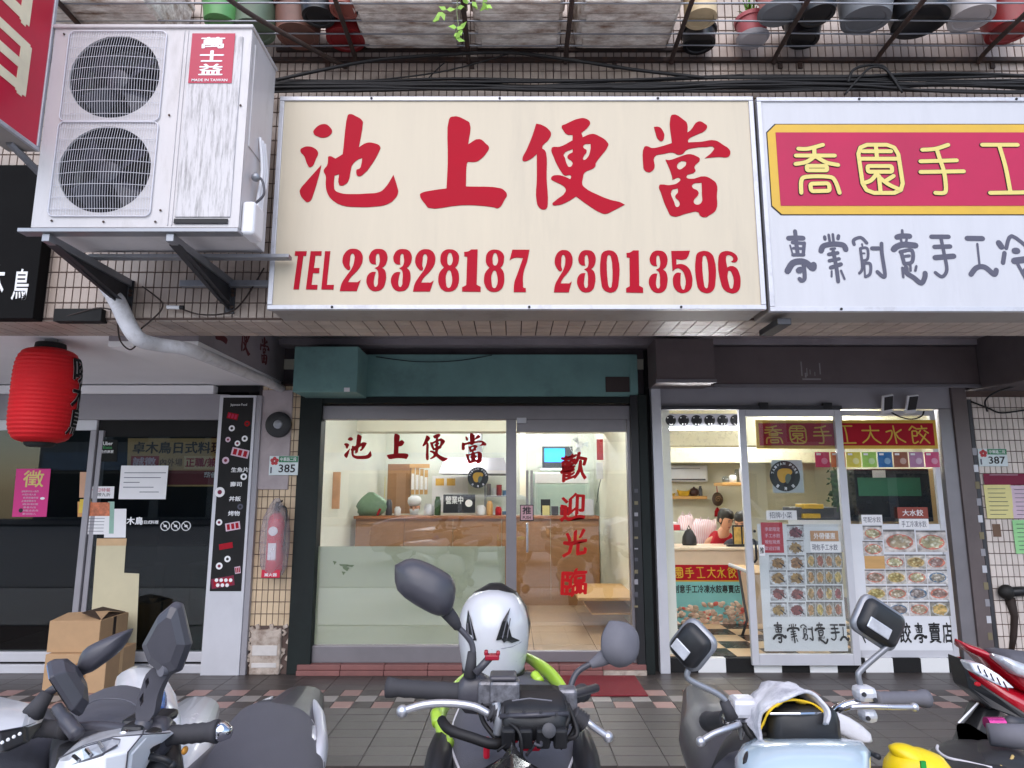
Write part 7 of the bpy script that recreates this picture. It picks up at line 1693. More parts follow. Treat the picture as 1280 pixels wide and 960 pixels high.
    rx = (U(661, 790, Yh).x-U(573, 790, Yh).x)/2; ztop, zbot = U(617, 737, Yh).z, U(617, 836, Yh).z
    h = thing('helmet', 'white motorcycle helmet resting on the seat of the middle scooter', 'helmet', (hc_.x, Yh, zbot))
    def hw_(f): return rx*(.86+.14*math.sin(min(1, f/.45)*math.pi/2) if f < .45 else max(0, 1-((f-.45)/.56)**2.5)**(1/2.5))
    rings = []
    N_ = 20
    for i in range(N_+1):
        f = i/N_; z = zbot+(ztop-zbot)*f
        w = max(hw_(f), .012)
        if i == N_: w = .02
        rings.append([Vector((hc_.x+w*math.cos(6.283*j/32), Yh+w*1.18*math.sin(6.283*j/32), z)) for j in range(32)])
    MB().loft(rings).build('shell', mat('helmet_white', (206, 207, 212), .22, var=.04, coat=.6, dirt=.15, dirtc=(180, 180, 186)), h, smooth=True)
    rings = []
    for f, w, dy in ((.30, .95, .03), (.5, .985, .04), (.72, .88, .04), (.9, .62, .04), (1.015, .2, .03)):
        z = zbot+(ztop-zbot)*f; rings.append([Vector((hc_.x+.006+rx*w*1.02*math.cos(6.283*j/32), Yh+.05+rx*w*1.15*math.sin(6.283*j/32), z+.012)) for j in range(32)])
    MB().loft(rings).build('visor', M['black_plastic'], h, smooth=True)
    MB().loft([[Vector((hc_.x+rx*k*math.cos(6.283*j/32), Yh+rx*k*1.17*math.sin(6.283*j/32), zbot+dz)) for j in range(32)] for k, dz in ((.85, -.012), (.885, -.008), (.885, .004))]).build('neck_trim', M['black_plastic'], h, smooth=True)
    def on(u, v, off=.010):
        p = U(u, v, Yh); f = (p.z-zbot)/(ztop-zbot); w = max(hw_(min(max(f, 0), 1)), .02)
        dx = max(-.98, min(.98, (p.x-hc_.x)/w)); y_ = Yh-w*1.18*math.sqrt(1-dx*dx)
        k = y_/Yh   # keep the picture position while coming forward
        q_ = U(u, v, y_); return Vector((q_.x, y_-off, q_.z))
    for outl in ([(585, 762), (589, 775), (596, 800), (582, 801), (583, 780)], [(638, 759), (634, 775), (640, 796), (620, 800), (628, 776)], [(576, 803), (583, 797), (590, 795), (588, 800), (582, 805)], [(625, 795), (636, 794), (650, 800), (640, 803), (634, 800), (630, 803)]):
        pts = [on(*p) for p in outl]; MB().poly(pts, (0, .012, 0)).build('vent', M['black_plastic'], h, bevel=.002)
    for a in ([(587, 770), (592, 798)], [(585, 778), (586, 799)], [(635, 768), (628, 797)], [(638, 772), (634, 796)]): MB().tube([on(*p, .013) for p in a], .0022, 6).build('vent_rib', M['grip_grey'], h)
    MB().tube([on(u, v, .003) for u, v in ((575, 806), (582, 808), (590, 809), (600, 811), (615, 812), (630, 810), (640, 808), (650, 803), (659, 796))], .002, 6).build('seam_line', mat('seam_grey', (150, 152, 160), .5), h)
    MB().tube([on(u, v, .004) for u, v in ((577, 822), (585, 826), (595, 828), (606, 830), (617, 831), (632, 829), (645, 826), (652, 820), (658, 812))], .003, 6).build('lower_edge', mat('seam_grey', (150, 152, 160), .5), h)
    MB().poly([on(u, v, .003) for u, v in ((617, 832), (634, 829), (636, 831), (622, 834.5))], (0, .004, 0)).build('maker_mark', M['ink_black'], h)
scooter_mid()

# ---------------------------------------------------------------- white scooter with the pentagon mirror
def scooter_white():
    Yb_ = 1.62
    x = U(150, 940, Yb_).x
    t = thing('scooter', 'white scooter with a blue tail accent and an angular black mirror, second from the left', 'scooter', (x, 2.1, 0), 'scooters parked at the kerb')
    scooter_base(t, x, 1.3, 2.55, M['paint_white'])
    # tail and seat
    c = lambda u, v, Y: U(u, v, Y)
    st = [(2.62, 165, 855, .07, .045), (2.5, 158, 857, .12, .07), (2.3, 150, 864, .15, .09), (2.05, 142, 878, .155, .10), (1.9, 136, 893, .15, .10), (1.78, 132, 912, .13, .10)]
    rings = [ring_ellipse(U(u, v, Y)+Vector((0, 0, -h_)), Vector((w, 0, 0)), Vector((0, 0, h_)), 20, 2.6) for Y, u, v, w, h_ in st]
    MB().loft(rings).build('seat', M['seat_grey'], t, smooth=True)
    MB().tube(smoothline([U(u, v, Y) for u, v, Y in ((96, 890, 1.93), (120, 875, 2.0), (150, 874, 2.02), (170, 882, 1.98), (180, 905, 1.88))], 5), .0018, 6).build('seat_seam', M['grip_grey'], t, smooth=True)
    MB().loft([ring_ellipse(U(u, v, Y), Vector((w, 0, 0)), Vector((0, 0, h_)), 18, 2.2) for u, v, Y, w, h_ in ((176, 838, 2.86, .05, .02), (176, 852, 2.74, .10, .05), (181, 880, 2.55, .115, .085), (180, 912, 2.36, .125, .11), (165, 960, 2.05, .15, .13))]).build('tail_cowl', M['paint_white'], t, smooth=True)
    MB().loft([ring_ellipse(U(u, v, Y), Vector((w, 0, 0)), Vector((0, 0, h_)), 12, 2.0) for u, v, Y, w, h_ in ((201, 868, 2.34, .012, .02), (200, 880, 2.25, .022, .05), (197, 894, 2.2, .02, .055), (192, 905, 2.15, .012, .03))]).build('blue_panel', M['blue_gloss'], t, smooth=True)
    MB().tube([U(209, 878, 2.45), U(204, 900, 2.35)], [.014, .018], 12).build('tail_lamp', M['lamp_clear'], t, smooth=True)
    # front cowl
    A = [(100, 924, 1.74), (125, 914, 1.74), (152, 908, 1.74), (182, 905, 1.73), (211, 905, 1.72)]
    B = [(74, 948, 1.56), (104, 932, 1.52), (142, 921, 1.50), (178, 918, 1.53), (213, 916, 1.62)]
    C = [(64, 968, 1.50), (96, 958, 1.44), (130, 946, 1.42), (160, 940, 1.46), (190, 934, 1.58)]
    Dd = [(66, 1000, 1.52), (96, 994, 1.44), (128, 985, 1.42), (156, 975, 1.46), (176, 962, 1.56)]
    E_ = [(78, 1050, 1.58), (100, 1050, 1.50), (126, 1045, 1.48), (150, 1030, 1.52), (166, 1010, 1.6)]
    MB().loft([ring_ellipse(U(150, 930, 1.70), Vector((.14, 0, 0)), Vector((0, .06, 0)), 14), ring_ellipse(U(150, 1000, 1.66), Vector((.15, 0, 0)), Vector((0, .07, 0)), 14)]).build('cowl_inner', M['black_plastic'], t, smooth=True)
    o = panel_grid([A, B, C, Dd, E_]).build('front_cowl', M['paint_white'], t, smooth=True, bevel=.004); o.data.set_sharp_from_angle(angle=R(22))
    f = lambda p, d: (p[0], p[1], p[2]-d)
    lens = [f(B[0], .006), f((103, 934.5, 1.52), .008), f((140, 923.5, 1.50), .008), f((150, 925, 1.50), .008)]
    lens2 = [f((78, 962, 1.50), .006), f((100, 953, 1.46), .008), f((128, 943, 1.435), .008), f((146, 932, 1.47), .008)]
    hl = panel_grid([lens, lens2], .004).build('headlight', M['lamp_clear'], t)
    for e in (lens, lens2): MB().tube([U(*p) for p in e], .0025, 6).build('lens_edge', M['plastic_dk'], hl)
    for k in range(3): MB().tube([U(*f((92+16*k, 945-8*k, 1.515-.008*k), .012)), U(*f((99+15*k, 951-7*k, 1.465-.01*k), .012))], .004, 6).build('reflector_rib', M['chrome'], hl)
    MB().tube([U(*f(p, .001)) for p in B], .0012, 5).build('panel_seam', M['plastic_dk'], t)
    MB().tube([U(*f(p, .002)) for p in (A[3], B[3], C[3], Dd[3])], .0016, 5).build('panel_seam', M['plastic_dk'], t)
    # right grip and switchgear
    grip(t, U(206, 920, 1.66), U(272, 914, 1.66), .021, 'rubber')
    MB().tube([U(270, 914, 1.66), U(279, 914, 1.66), U(289, 916, 1.66)], [.022, .022, .012], 14).build('bar_end', M['chrome'], t, smooth=True)
    MB().loft([ring_ellipse(U(u, v, 1.66), Vector((0, .035, 0)), Vector((0, 0, h_)), 14) for u, v, h_ in ((175, 925, .03), (192, 924, .05), (205, 922, .044), (212, 921, .03))]).build('switch_housing', M['plastic_dk'], t, smooth=True)
    lever(t, [U(172, 940, 1.58), U(190, 946, 1.57), U(207, 950, 1.57), U(215, 957, 1.58)], .0075, 'black_plastic')
    pxbox('brake_reservoir', M['black_plastic'], t, 168, 918, 188, 948, 1.56, 1.62, .014)
    MB().ellipsoid(U(231, 938, 1.66), .006, .012, .009).build('indicator', mat('amber', (216, 150, 60), .2), t, smooth=True)
    pxbox('dash', M['black_plastic'], t, 148, 900, 200, 914, 1.70, 1.8, .012)
    tube_obj('bar', [U(80, 912, 1.74), U(130, 908, 1.72), U(206, 920, 1.66)], .012, M['plastic_dk'], t)
    grip(t, U(84, 912, 1.74), U(42, 910, 1.80), .02)
    # right mirror: pentagon on a pierced arm
    ol = [(-.062, -.005), (-.035, .045), (.02, .098), (.045, .09), (.06, -.005), (.045, -.075), (.015, -.09), (-.03, -.055)]
    cm_ = U(210, 798, 1.62)
    pts = [U(u, v, 1.62)-cm_ for u, v in ((178.7, 806), (200, 767), (218, 752), (227, 755), (238.7, 805), (226, 839), (207.5, 845), (187.5, 830))]
    def ring(s, y): return [cm_+Vector((p.x*s, y, p.z*s)) for p in pts]
    o = MB().loft([ring(.62, -.026), ring(.9, -.016), ring(1, 0), ring(1, .012)]).build('mirror', M['plastic_dk'], t, bevel=.004)
    MB().loft([ring(.94, .0125), ring(.94, .0145)]).build('mirror_glass', M['chrome'], o)
    arm = [(172, 888), (178, 862), (190, 836), (205, 832), (212, 840), (206, 852), (200, 866), (190, 898), (176, 902)]
    me = curve_mesh([[(U(u, v, 1.63).x, U(u, v, 1.63).z) for u, v in arm], [(U(u, v, 1.63).x, U(u, v, 1.63).z, 1) for u, v in ((184, 850), (188, 845), (189, 852), (185, 860))], [(U(u, v, 1.63).x, U(u, v, 1.63).z, 1) for u, v in ((177, 872), (182, 864), (182, 876), (178, 882))]], .028)
    for v_ in me.vertices: v_.co.y += 1.635
    link('mirror_arm', me, M['plastic_dk'], t)
    MB().cyl(U(200, 838, 1.60), U(212, 834, 1.62), .014, n=14).build('arm_joint', M['grip_grey'], t, smooth='auto')
    MB().tube([U(178, 918, 1.64), U(180, 898, 1.63)], [.024, .017], 12).build('arm_base', M['plastic_dk'], t, smooth=True)
    MB().lathe(U(157, 920, 1.60), [(.014, 0), (.014, .012), (.007, .014), (.007, .005)], (0, -1, 0), 16).build('bolt', M['chrome'], t, smooth='auto')
    pxbox('bolt_plate', M['black_plastic'], t, 149, 908, 176, 926, 1.605, 1.66, .008)
    # left mirror seen nearly edge-on
    c2 = U(83, 857, 1.72)
    q = Matrix.Translation(c2) @ Matrix.Rotation(R(-34), 4, 'Y') @ Matrix.Rotation(R(112), 4, 'Z')
    ol2 = [(-.06, .03), (-.02, .07), (.03, .075), (.055, .03), (.05, -.05), (.01, -.08), (-.03, -.06)]
    def ring2(s, y): return [q @ Vector((a*s, y, b*s)) for a, b in ol2]
    o = MB().loft([ring2(.4, -.034), ring2(.8, -.022), ring2(1, 0), ring2(1, .01)]).build('mirror', M['plastic_dk'], t, bevel=.003); MB().loft([ring2(.93, .0105), ring2(.93, .0125)]).build('mirror_glass', M['chrome'], o)
    MB().tube(smoothline([U(71, 884, 1.72), U(82, 900, 1.70), U(97, 919, 1.68)], 4), [.013]*4+[.017]*5, 12).build('mirror_stem', M['plastic_dk'], t, smooth=True)
scooter_white()

# ---------------------------------------------------------------- white-fronted scooter at the left edge
def scooter_edge():
    Y = 1.72; x = U(-30, 900, Y).x
    t = thing('scooter', 'pale scooter cut off by the left edge with a leaf-shaped mirror', 'scooter', (x, 2.0, 0), 'scooters parked at the kerb')
    scooter_base(t, x, 1.35, 2.55, M['paint_white'])
    A = [(-110, 884, 1.95), (-50, 872, 1.95), (0, 871, 1.93), (30, 878, 1.9), (47, 886, 1.86)]
    B = [(-110, 905, 1.72), (-50, 895, 1.68), (-5, 890, 1.68), (32, 893, 1.72), (51, 895, 1.78)]
    C = [(-110, 928, 1.64), (-50, 922, 1.60), (0, 914, 1.60), (28, 909, 1.65), (46, 903, 1.74)]
    Dd = [(-105, 955, 1.60), (-50, 950, 1.56), (4, 939, 1.57), (30, 927, 1.62), (41, 912, 1.72)]
    o = panel_grid([A, B, C]).build('front_cowl', M['paint_white'], t, smooth=True, bevel=.004); o.data.set_sharp_from_angle(angle=R(20))
    lp = panel_grid([C, Dd]).build('lamp_strip', M['black_plastic'], t, bevel=.003)
    MB().tube([U(p[0], p[1], p[2]-.002) for p in C], .0015, 5).build('panel_seam', M['plastic_dk'], t)
    for k in range(4): MB().lathe(U(3+7.3*k, 928-3.6*k, 1.57+.006*k), [(.004, 0), (.003, .003)], (0, -1, 0), 8).build('led', M['white_paint'], lp)
    grip(t, U(42, 908, 1.80), U(86, 914, 1.86), .02)
    ol = [(-.06, -.03), (-.045, .012), (.0, .032), (.06, .045), (.07, .04), (.045, .0), (.0, -.03), (-.035, -.045)]
    mirror(t, U(129, 815, 1.80), ol, .04, R(12), R(-8), R(-8))
    MB().tube(smoothline([U(114, 830, 1.80), U(100, 838, 1.79), U(84, 849, 1.78)], 4), [.016]*9, 12).build('mirror_neck', M['plastic_dk'], t, smooth=True)
    MB().tube([U(60, 866, 1.76), U(50, 880, 1.75), U(42, 892, 1.75)], [.016, .02, .026], 12).build('stem_base', M['rubber'], t, smooth=True)
    MB().tube([U(86, 848, 1.78), U(58, 868, 1.76)], .011, 10).build('mirror_stem', M['plastic_dk'], t, smooth=True)
    MB().loft([ring_ellipse(U(u, v, yy)+Vector((0, 0, -.07)), Vector((w, 0, 0)), Vector((0, 0, .07)), 18, 2.6) for u, v, yy, w in ((30, 880, 2.5, .12), (20, 896, 2.2, .15), (5, 920, 1.95, .15), (-15, 945, 1.8, .14))]).build('seat', M['seat_grey'], t, smooth=True)
scooter_edge()

# ---------------------------------------------------------------- scooter seen only by its seat and silver rails
def scooter_seat():
    x = U(328, 920, 2.2).x
    t = thing('scooter', 'scooter with a wide charcoal seat and silver grab rails left of the middle one', 'scooter', (x, 1.8, 0), 'scooters parked at the kerb')
    scooter_base(t, x-.02, .62, 2.02, M['paint_black'], shield=True)
    st = [(2.52, 342, 874, .08, .05), (2.42, 342, 879, .125, .06), (2.25, 340, 892, .15, .075), (2.05, 335, 914, .165, .085), (1.88, 328, 938, .175, .09), (1.72, 320, 965, .18, .09), (1.5, 312, 1015, .17, .09), (1.25, 305, 1090, .14, .09)]
    rings = [ring_ellipse(U(u, v, Y)+Vector((0, 0, -h_)), Vector((w, 0, 0)), Vector((0, 0, h_)), 24, 2.7) for Y, u, v, w, h_ in st]
    s = MB().loft(rings).build('seat', M['seat_grey'], t, smooth=True)
    a_ = [U(u, v, Y)+Vector((w*.93, 0, -h_*.55)) for Y, u, v, w, h_ in st[1:7]]
    MB().tube(smoothline(a_, 4), .003, 6).build('piping', M['piping'], s, smooth=True)
    MB().loft(loft_y([(Vector((x, 1.45, .62)), .17, .16), (Vector((x, 1.9, .68)), .19, .14), (Vector((x, 2.3, .74)), .16, .1), (Vector((x, 2.6, .8)), .08, .05)])).build('tail_cowl', M['plastic_dk'], t, smooth=True)
    MB().tube(smoothline([U(340, 872, 2.62), U(318, 884, 2.5), U(296, 903, 2.35), U(276, 930, 2.15), U(262, 958, 1.98)], 5), [.006+.006*min(1, i/8) for i in range(21)], 8).build('grab_rail', M['alu_light'], t, smooth=True)
    MB().loft([ring_ellipse(U(u, v, Y), Vector((w, 0, 0)), Vector((0, 0, h_)), 12, 2.2) for u, v, Y, w, h_ in ((386, 874, 2.58, .008, .012), (393, 886, 2.48, .014, .03), (400, 905, 2.32, .018, .045), (402, 935, 2.12, .02, .05), (396, 965, 1.95, .02, .05))]).build('grab_rail', M['alu_light'], t, smooth=True)
    MB().loft([ring_ellipse(U(u, v, Y), Vector((w, 0, 0)), Vector((0, 0, h_)), 12, 2.2) for u, v, Y, w, h_ in ((392, 915, 2.2, .012, .02), (390, 935, 2.08, .016, .035), (384, 965, 1.93, .018, .04))]).build('rail_bracket', M['paint_white'], t, smooth=True)
    MB().tube([(x-.3, .98, 1.02), (x, .92, .98), (x+.3, .98, 1.02)], .014, 8).build('handlebar', M['plastic_dk'], t, smooth=True)
scooter_seat()

# ---------------------------------------------------------------- blue-grey scooter with a cloth over its lamp
def scooter_blue():
    x = U(1010, 930, 1.8).x
    t = thing('scooter', 'blue-grey scooter with chrome levers and square mirrors in front of the dumpling shop', 'scooter', (x, 2.2, 0), 'scooters parked at the kerb')
    scooter_base(t, x+.1, 1.32, 2.75, M['plastic_dk'])
    MB().loft([ring_ellipse(U(u, v, Y)+Vector((0, 0, -.08)), Vector((w, 0, 0)), Vector((0, 0, .08)), 20, 2.6) for u, v, Y, w in ((990, 880, 2.65, .10), (975, 890, 2.4, .14), (962, 910, 2.15, .155), (955, 945, 1.95, .16))]).build('seat', M['seat_black'], t, smooth=True)
    MB().loft([ring_ellipse(U(u, v, Y), Vector((w, 0, 0)), Vector((0, 0, h_)), 18, 2.3) for u, v, Y, w, h_ in ((950, 940, 2.5, .10, .08), (946, 968, 2.2, .13, .11), (950, 1005, 1.9, .15, .12))]).build('side_panels', M['plastic_dk'], t, smooth=True)
    # front cowl, light blue-grey
    rings = []
    for u0, u1, v, Y, h_ in ((960, 1068, 932, 1.66, .012), (940, 1092, 937, 1.58, .03), (930, 1104, 952, 1.48, .05), (935, 1105, 985, 1.40, .07), (950, 1095, 1040, 1.36, .08)):
        a, b = U(u0, v, Y), U(u1, v, Y); m_ = (a+b)/2; rings.append(ring_ellipse(m_+Vector((0, .06, -h_*.3)), Vector(((b.x-a.x)/2, 0, 0)), Vector((0, -.055, h_)), 22, 2.6))
    MB().loft(rings).build('front_cowl', M['paint_bluegrey'], t, smooth=True)
    MB().tube(smoothline([U(932, 955, 1.47), U(936, 942, 1.5), U(960, 931, 1.6), U(1015, 928, 1.64), U(1070, 933, 1.6), U(1098, 946, 1.5)], 5), .006, 8).build('cowl_trim', M['black_plastic'], t, smooth=True)
    # lamp housing
    c0 = U(1000, 910, 1.74)
    rings = [[c0+Vector((a*s, dy, b*s2)) for a, b in rrect(0, 0, .17, .12, .035, 3)] for s, s2, dy in ((.8, .8, -.05), (1, 1, -.03), (1.02, 1.05, .05), (.8, .8, .1))]
    MB().loft(rings).build('lamp_housing', M['black_plastic'], t, smooth=True)
    MB().tube([U(962, 892, 1.69), U(1000, 892, 1.68), U(1036, 891, 1.70)], .003, 6).build('chrome_line', M['chrome'], t)
    # bars, grips, levers
    MB().tube(smoothline([U(905, 898, 1.78), U(945, 905, 1.80), U(1000, 905, 1.86), U(1035, 895, 1.88), U(1052, 884, 1.86), U(1075, 878, 1.85)], 5), .0125, 12).build('handlebar', M['chrome'], t, smooth=True)
    grip(t, U(1092, 874, 1.86), U(1158, 873, 1.90), .0185, 'grip_grey')
    grip(t, U(912, 899, 1.80), U(886, 902, 2.0), .022, 'rubber')
    lever(t, [U(1062, 884, 1.80), U(1085, 883, 1.79), U(1115, 884, 1.79), U(1143, 884, 1.80)], .007)
    lever(t, [U(925, 905, 1.74), U(905, 912, 1.72), U(890, 918, 1.71), U(876, 927, 1.70)], .0075)
    for u0, v0, u1, v1 in ((1074, 860, 1099, 880), (1081, 888, 1100, 906)): pxbox('switch_block', mat('switch_white', (210, 211, 218), .3, metal=.2), t, u0, v0, u1, v1, 1.81, 1.86, .014)
    pxbox('switch_block', mat('switch_white', (210, 211, 218), .3, metal=.2), t, 918, 875, 950, 900, 1.76, 1.82, .012)
    for u, v in ((1080, 868), (1094, 875), (1085, 898)): MB().lathe(U(u, v, 1.808), [(.006, 0), (.005, .004)], (0, -1, 0), 10).build('screw', M['steel_dark'], t)
    MB().tube(smoothline([U(912, 885, 1.78), U(920, 873, 1.80), U(945, 872, 1.83), U(960, 880, 1.85)], 5), .006, 8).build('chrome_hoop', M['chrome'], t, smooth=True)
    for path in ([U(935, 910, 1.76), U(945, 918, 1.74), U(968, 918, 1.74)], [U(930, 905, 1.76), U(945, 925, 1.74), U(975, 928, 1.76)], [U(1040, 900, 1.84), U(1046, 920, 1.8), U(1040, 940, 1.78)]): MB().tube(smoothline(path, 5), .009, 8).build('cable', M['cable_black'], t, smooth=True)
    # mirrors: square shells with a chrome frame
    for uc, vc, Y, w, h_, yaw, roll, stem in ((1097, 778, 1.84, .125, .095, 10, 32, [U(1112, 792, 1.83), U(1119, 798, 1.83), U(1112, 806, 1.83), U(1078, 836, 1.84), U(1073, 846, 1.84), U(1079, 866, 1.84)]),
                                        (866, 806, 1.76, .085, .1, -42, 40, [U(867, 824, 1.77), U(861, 836, 1.77), U(859, 846, 1.77), U(868, 853, 1.77), U(898, 868, 1.77), U(911, 882, 1.77), U(917, 900, 1.77)])):
        q = Matrix.Translation(U(uc, vc, Y)) @ Matrix.Rotation(R(yaw), 4, 'Z') @ Matrix.Rotation(R(roll), 4, 'Y')
        def rg(s, y, e=0): return [q @ Vector((a*s, y, b*s)) for a, b in rrect(0, 0, w+e, h_+e, .024, 4)]
        o = MB().loft([rg(.7, -.03), rg(.92, -.022), rg(1, -.006), rg(1, .008)]).build('mirror', M['black_plastic'], t, smooth=True)
        MB().loft([rg(1, -.008, .010), rg(1, .006, .012), rg(1, .012, .008)]).build('mirror_frame', M['galv'], o, smooth=True)
        MB().loft([rg(.93, .013), rg(.93, .015)]).build('mirror_glass', M['chrome'], o)
        q2 = q @ Matrix.Translation((-w*.1, -.031, -h_*.18)); MB().obox(q2, w*.55, .004, h_*.3).build('reflector', M['lamp_clear'], o, bevel=.004)
        MB().tube(smoothline(stem, 5), .0075, 10).build('mirror_stem', M['galv'], t, smooth=True)
    MB().tube([U(905, 876, 1.77), U(915, 898, 1.77)], [.012, .017], 12).build('stem_base', M['rubber'], t, smooth=True)
    # cloth
    cl = thing('cloth', 'white patterned cloth with yellow lining draped over the lamp of the blue-grey scooter', 'cloth', U(995, 900, 1.72))
    arch = [(950, 928), (948, 914), (953, 898), (962, 882), (978, 870), (998, 868), (1015, 872), (1030, 881), (1038, 891), (1036, 901)]
    fr_ = smoothline([U(u, v, 1.685+.015*math.sin(i*1.3)) for i, (u, v) in enumerate(arch)], 4)
    n1 = len(fr_); rows_ = []
    rr = random.Random(6)
    for j in range(9):
        f = j/8; row = []
        for i, p in enumerate(fr_):
            s = i/(n1-1); low = Vector((0, .15*f, -.035*f*f+.012*math.sin(7*s*3+4*f)*f+.01*math.sin(11*s+3*f)))
            if f < .001: pass
            q3 = p+low; nn_ = mnoise.noise_vector(q3*24)*.016+mnoise.noise_vector(q3*11+Vector((3, 1, 2)))*.022; row.append(q3+nn_*(.6+.4*min(1, f*3)))
        rows_.append(row)
    mb = MB(); mb.add([p for r_ in rows_ for p in r_], [(j*n1+i, j*n1+i+1, (j+1)*n1+i+1, (j+1)*n1+i) for j in range(8) for i in range(n1-1)])
    clm = mat('cloth_print', (206, 205, 210), .9, var=.05, scale=26, dirt=.75, dirtc=(112, 112, 126), bump=.6, bscale=40)
    o = mb.build('sheet', [clm, mat('lining_yellow', (232, 190, 40), .9, var=.1)], cl, smooth=True)
    sd_ = o.modifiers.new('thickness', 'SOLIDIFY'); sd_.thickness = .006; sd_.offset = 0
    MB().tube(rows_[0], .0045, 8).build('hem', clm, cl, smooth=True)
    inner = [p+Vector((0, .004, -.012)) for p in fr_[3:-3]]
    pts = []
    m2 = MB(); k_ = len(inner); cen = U(1000, 905, 1.70)
    lo = [p+(cen-p)*.16+Vector((0, .03, .008*math.sin(i*.9))) for i, p in enumerate(inner)]
    m2.add(inner+lo, [(i, i+1, k_+i+1, k_+i) for i in range(k_-1)]); oo = m2.build('lining', mat('lining_yellow', (232, 190, 40), .9, var=.1), cl, smooth=True); q_ = oo.modifiers.new('thickness', 'SOLIDIFY'); q_.thickness = .004
    MB().loft([ring_ellipse(U(u, v, 1.80), Vector((w, 0, .3*w)), Vector((0, .008, w*.5)), 12) for u, v, w in ((1040, 898, .022), (1052, 905, .026), (1068, 914, .024), (1080, 921, .018), (1086, 925, .008))]).build('sleeve_end', clm, cl, smooth=True)
scooter_blue()

# ---------------------------------------------------------------- red scooter tail, black seat and yellow ornament at the right
def scooter_red():
    Y = 2.75; x = U(1330, 860, Y).x
    t = thing('scooter', 'glossy red scooter with a clear tail lamp pointing left at the right edge', 'scooter', (x, Y, 0), 'scooters parked at the kerb')
    def ring(us, Y0, th):   # side outline ribs: (u, v_top, v_bottom)
        return None
    def body(name, sec, m, depth):
        rings = []
        for u, vt, vb, yy, d_ in sec:
            a, b = U(u, vt, yy), U(u, vb, yy); c = (a+b)/2; h_ = abs(a.z-b.z)/2
            rings.append(ring_ellipse(c+Vector((0, d_*.9, 0)), Vector((0, d_, 0)), Vector((0, 0, h_)), 16, 2.1))
        return MB().loft(rings).build(name, m, t, smooth=True)
    body('tail_spoiler', [(1197, 799, 802, 2.72, .01), (1212, 805, 815, 2.7, .05), (1235, 812, 826, 2.66, .08), (1258, 826, 846, 2.62, .1), (1285, 842, 868, 2.6, .11), (1340, 850, 890, 2.6, .12)], M['paint_red'], .1)
    body('tail_cowl', [(1203, 822, 830, 2.74, .02), (1212, 826, 852, 2.7, .06), (1232, 836, 873, 2.66, .09), (1258, 854, 890, 2.62, .11), (1290, 868, 912, 2.6, .12), (1345, 876, 930, 2.6, .13)], M['paint_red'], .1)
    tl_ = MB().poly([U(1211, 828, 2.58), U(1228, 830, 2.555), U(1250, 844, 2.52), U(1270, 861, 2.49), U(1256, 860, 2.49), U(1236, 851, 2.53), U(1218, 840, 2.56)], (0, .06, 0)).build('tail_lamp', M['lamp_clear'], t, bevel=.006)
    for k in range(5): MB().tube([U(1222+8*k, 832+5*k, 2.55-.015*k), U(1228+8*k, 845+4.5*k, 2.55-.015*k)], .003, 5).build('lamp_rib', M['chrome'], tl_)
    MB().poly([U(1203, 822, 2.70), U(1215, 846, 2.66), U(1250, 870, 2.6), U(1285, 893, 2.55), U(1285, 905, 2.55), U(1240, 885, 2.6), U(1212, 862, 2.66)], (0, .1, 0)).build('lower_trim', M['black_plastic'], t, bevel=.01)
    MB().ellipsoid(U(1222, 855, 2.62), .012, .01, .008).build('reflector', mat('reflector_red', (230, 20, 40), .1, emit=0), t, smooth=True)
    MB().loft([ring_ellipse(U(u, v, 2.66), Vector((0, .08, 0)), Vector((0, 0, h_)), 14) for u, v, h_ in ((1246, 818, .01), (1256, 822, .03), (1280, 830, .045), (1330, 836, .05))]).build('seat', M['seat_grey'], t, smooth=True)
    MB().loft([ring_ellipse(U(u, v, 2.60), Vector((0, .04, 0)), Vector((0, 0, h_)), 14) for u, v, h_ in ((1246, 822, .012), (1262, 832, .028), (1290, 842, .03))]).build('grab_handle', M['lamp_clear'], t, smooth=True)
    MB().tube([U(1232, 880, 2.66), U(1240, 876, 2.66), U(1262, 885, 2.66)], .02, 8).build('plate_arm', M['black_plastic'], t, smooth=True)
    MB().poly([U(1197, 903, 2.62), U(1221, 878, 2.66), U(1226, 878, 2.80), U(1204, 904, 2.76)], (.006, 0, -.004)).build('number_plate', M['paint_white'], t)
    MB().poly([U(1232, 884, 2.68), U(1256, 884, 2.68), U(1240, 915, 2.66), U(1208, 942, 2.64)], (0, .1, 0)).build('rear_mudguard', M['black_plastic'], t, bevel=.01)
    yy = 2.74; r = .235
    for xx in (U(1262, 900, yy).x, U(1262, 900, yy).x+1.25):
        o = MB().lathe((xx, yy-.05, r), [(r*.62, 0), (r*.9, .004), (r, .03), (r, .07), (r*.9, .096), (r*.62, .1)], (0, 1, 0), 28).build('wheel', M['tyre'], t, smooth='auto'); MB().lathe((xx, yy-.03, r), [(.03, 0), (r*.62, 0), (r*.62, .06), (.03, .06)], (0, 1, 0), 14).build('rim', M['alu_grey'], o)
    bx('engine', M['steel_dark'], t, U(1262, 900, yy).x, U(1262, 900, yy).x+.5, yy-.12, yy+.1, .18, .48, .03)
    bx('floor_board', M['rubber'], t, U(1262, 900, yy).x+.5, U(1262, 900, yy).x+1.0, yy-.15, yy+.15, .27, .34, .02)
    MB().loft([ring_ellipse((U(1262, 900, yy).x+1.02+.03*q, yy, .4+.18*q), Vector((.09, 0, 0)), Vector((0, .2-.02*q, 0)), 16) for q in range(4)]).build('leg_shield', M['paint_red'], t, smooth=True)
scooter_red()
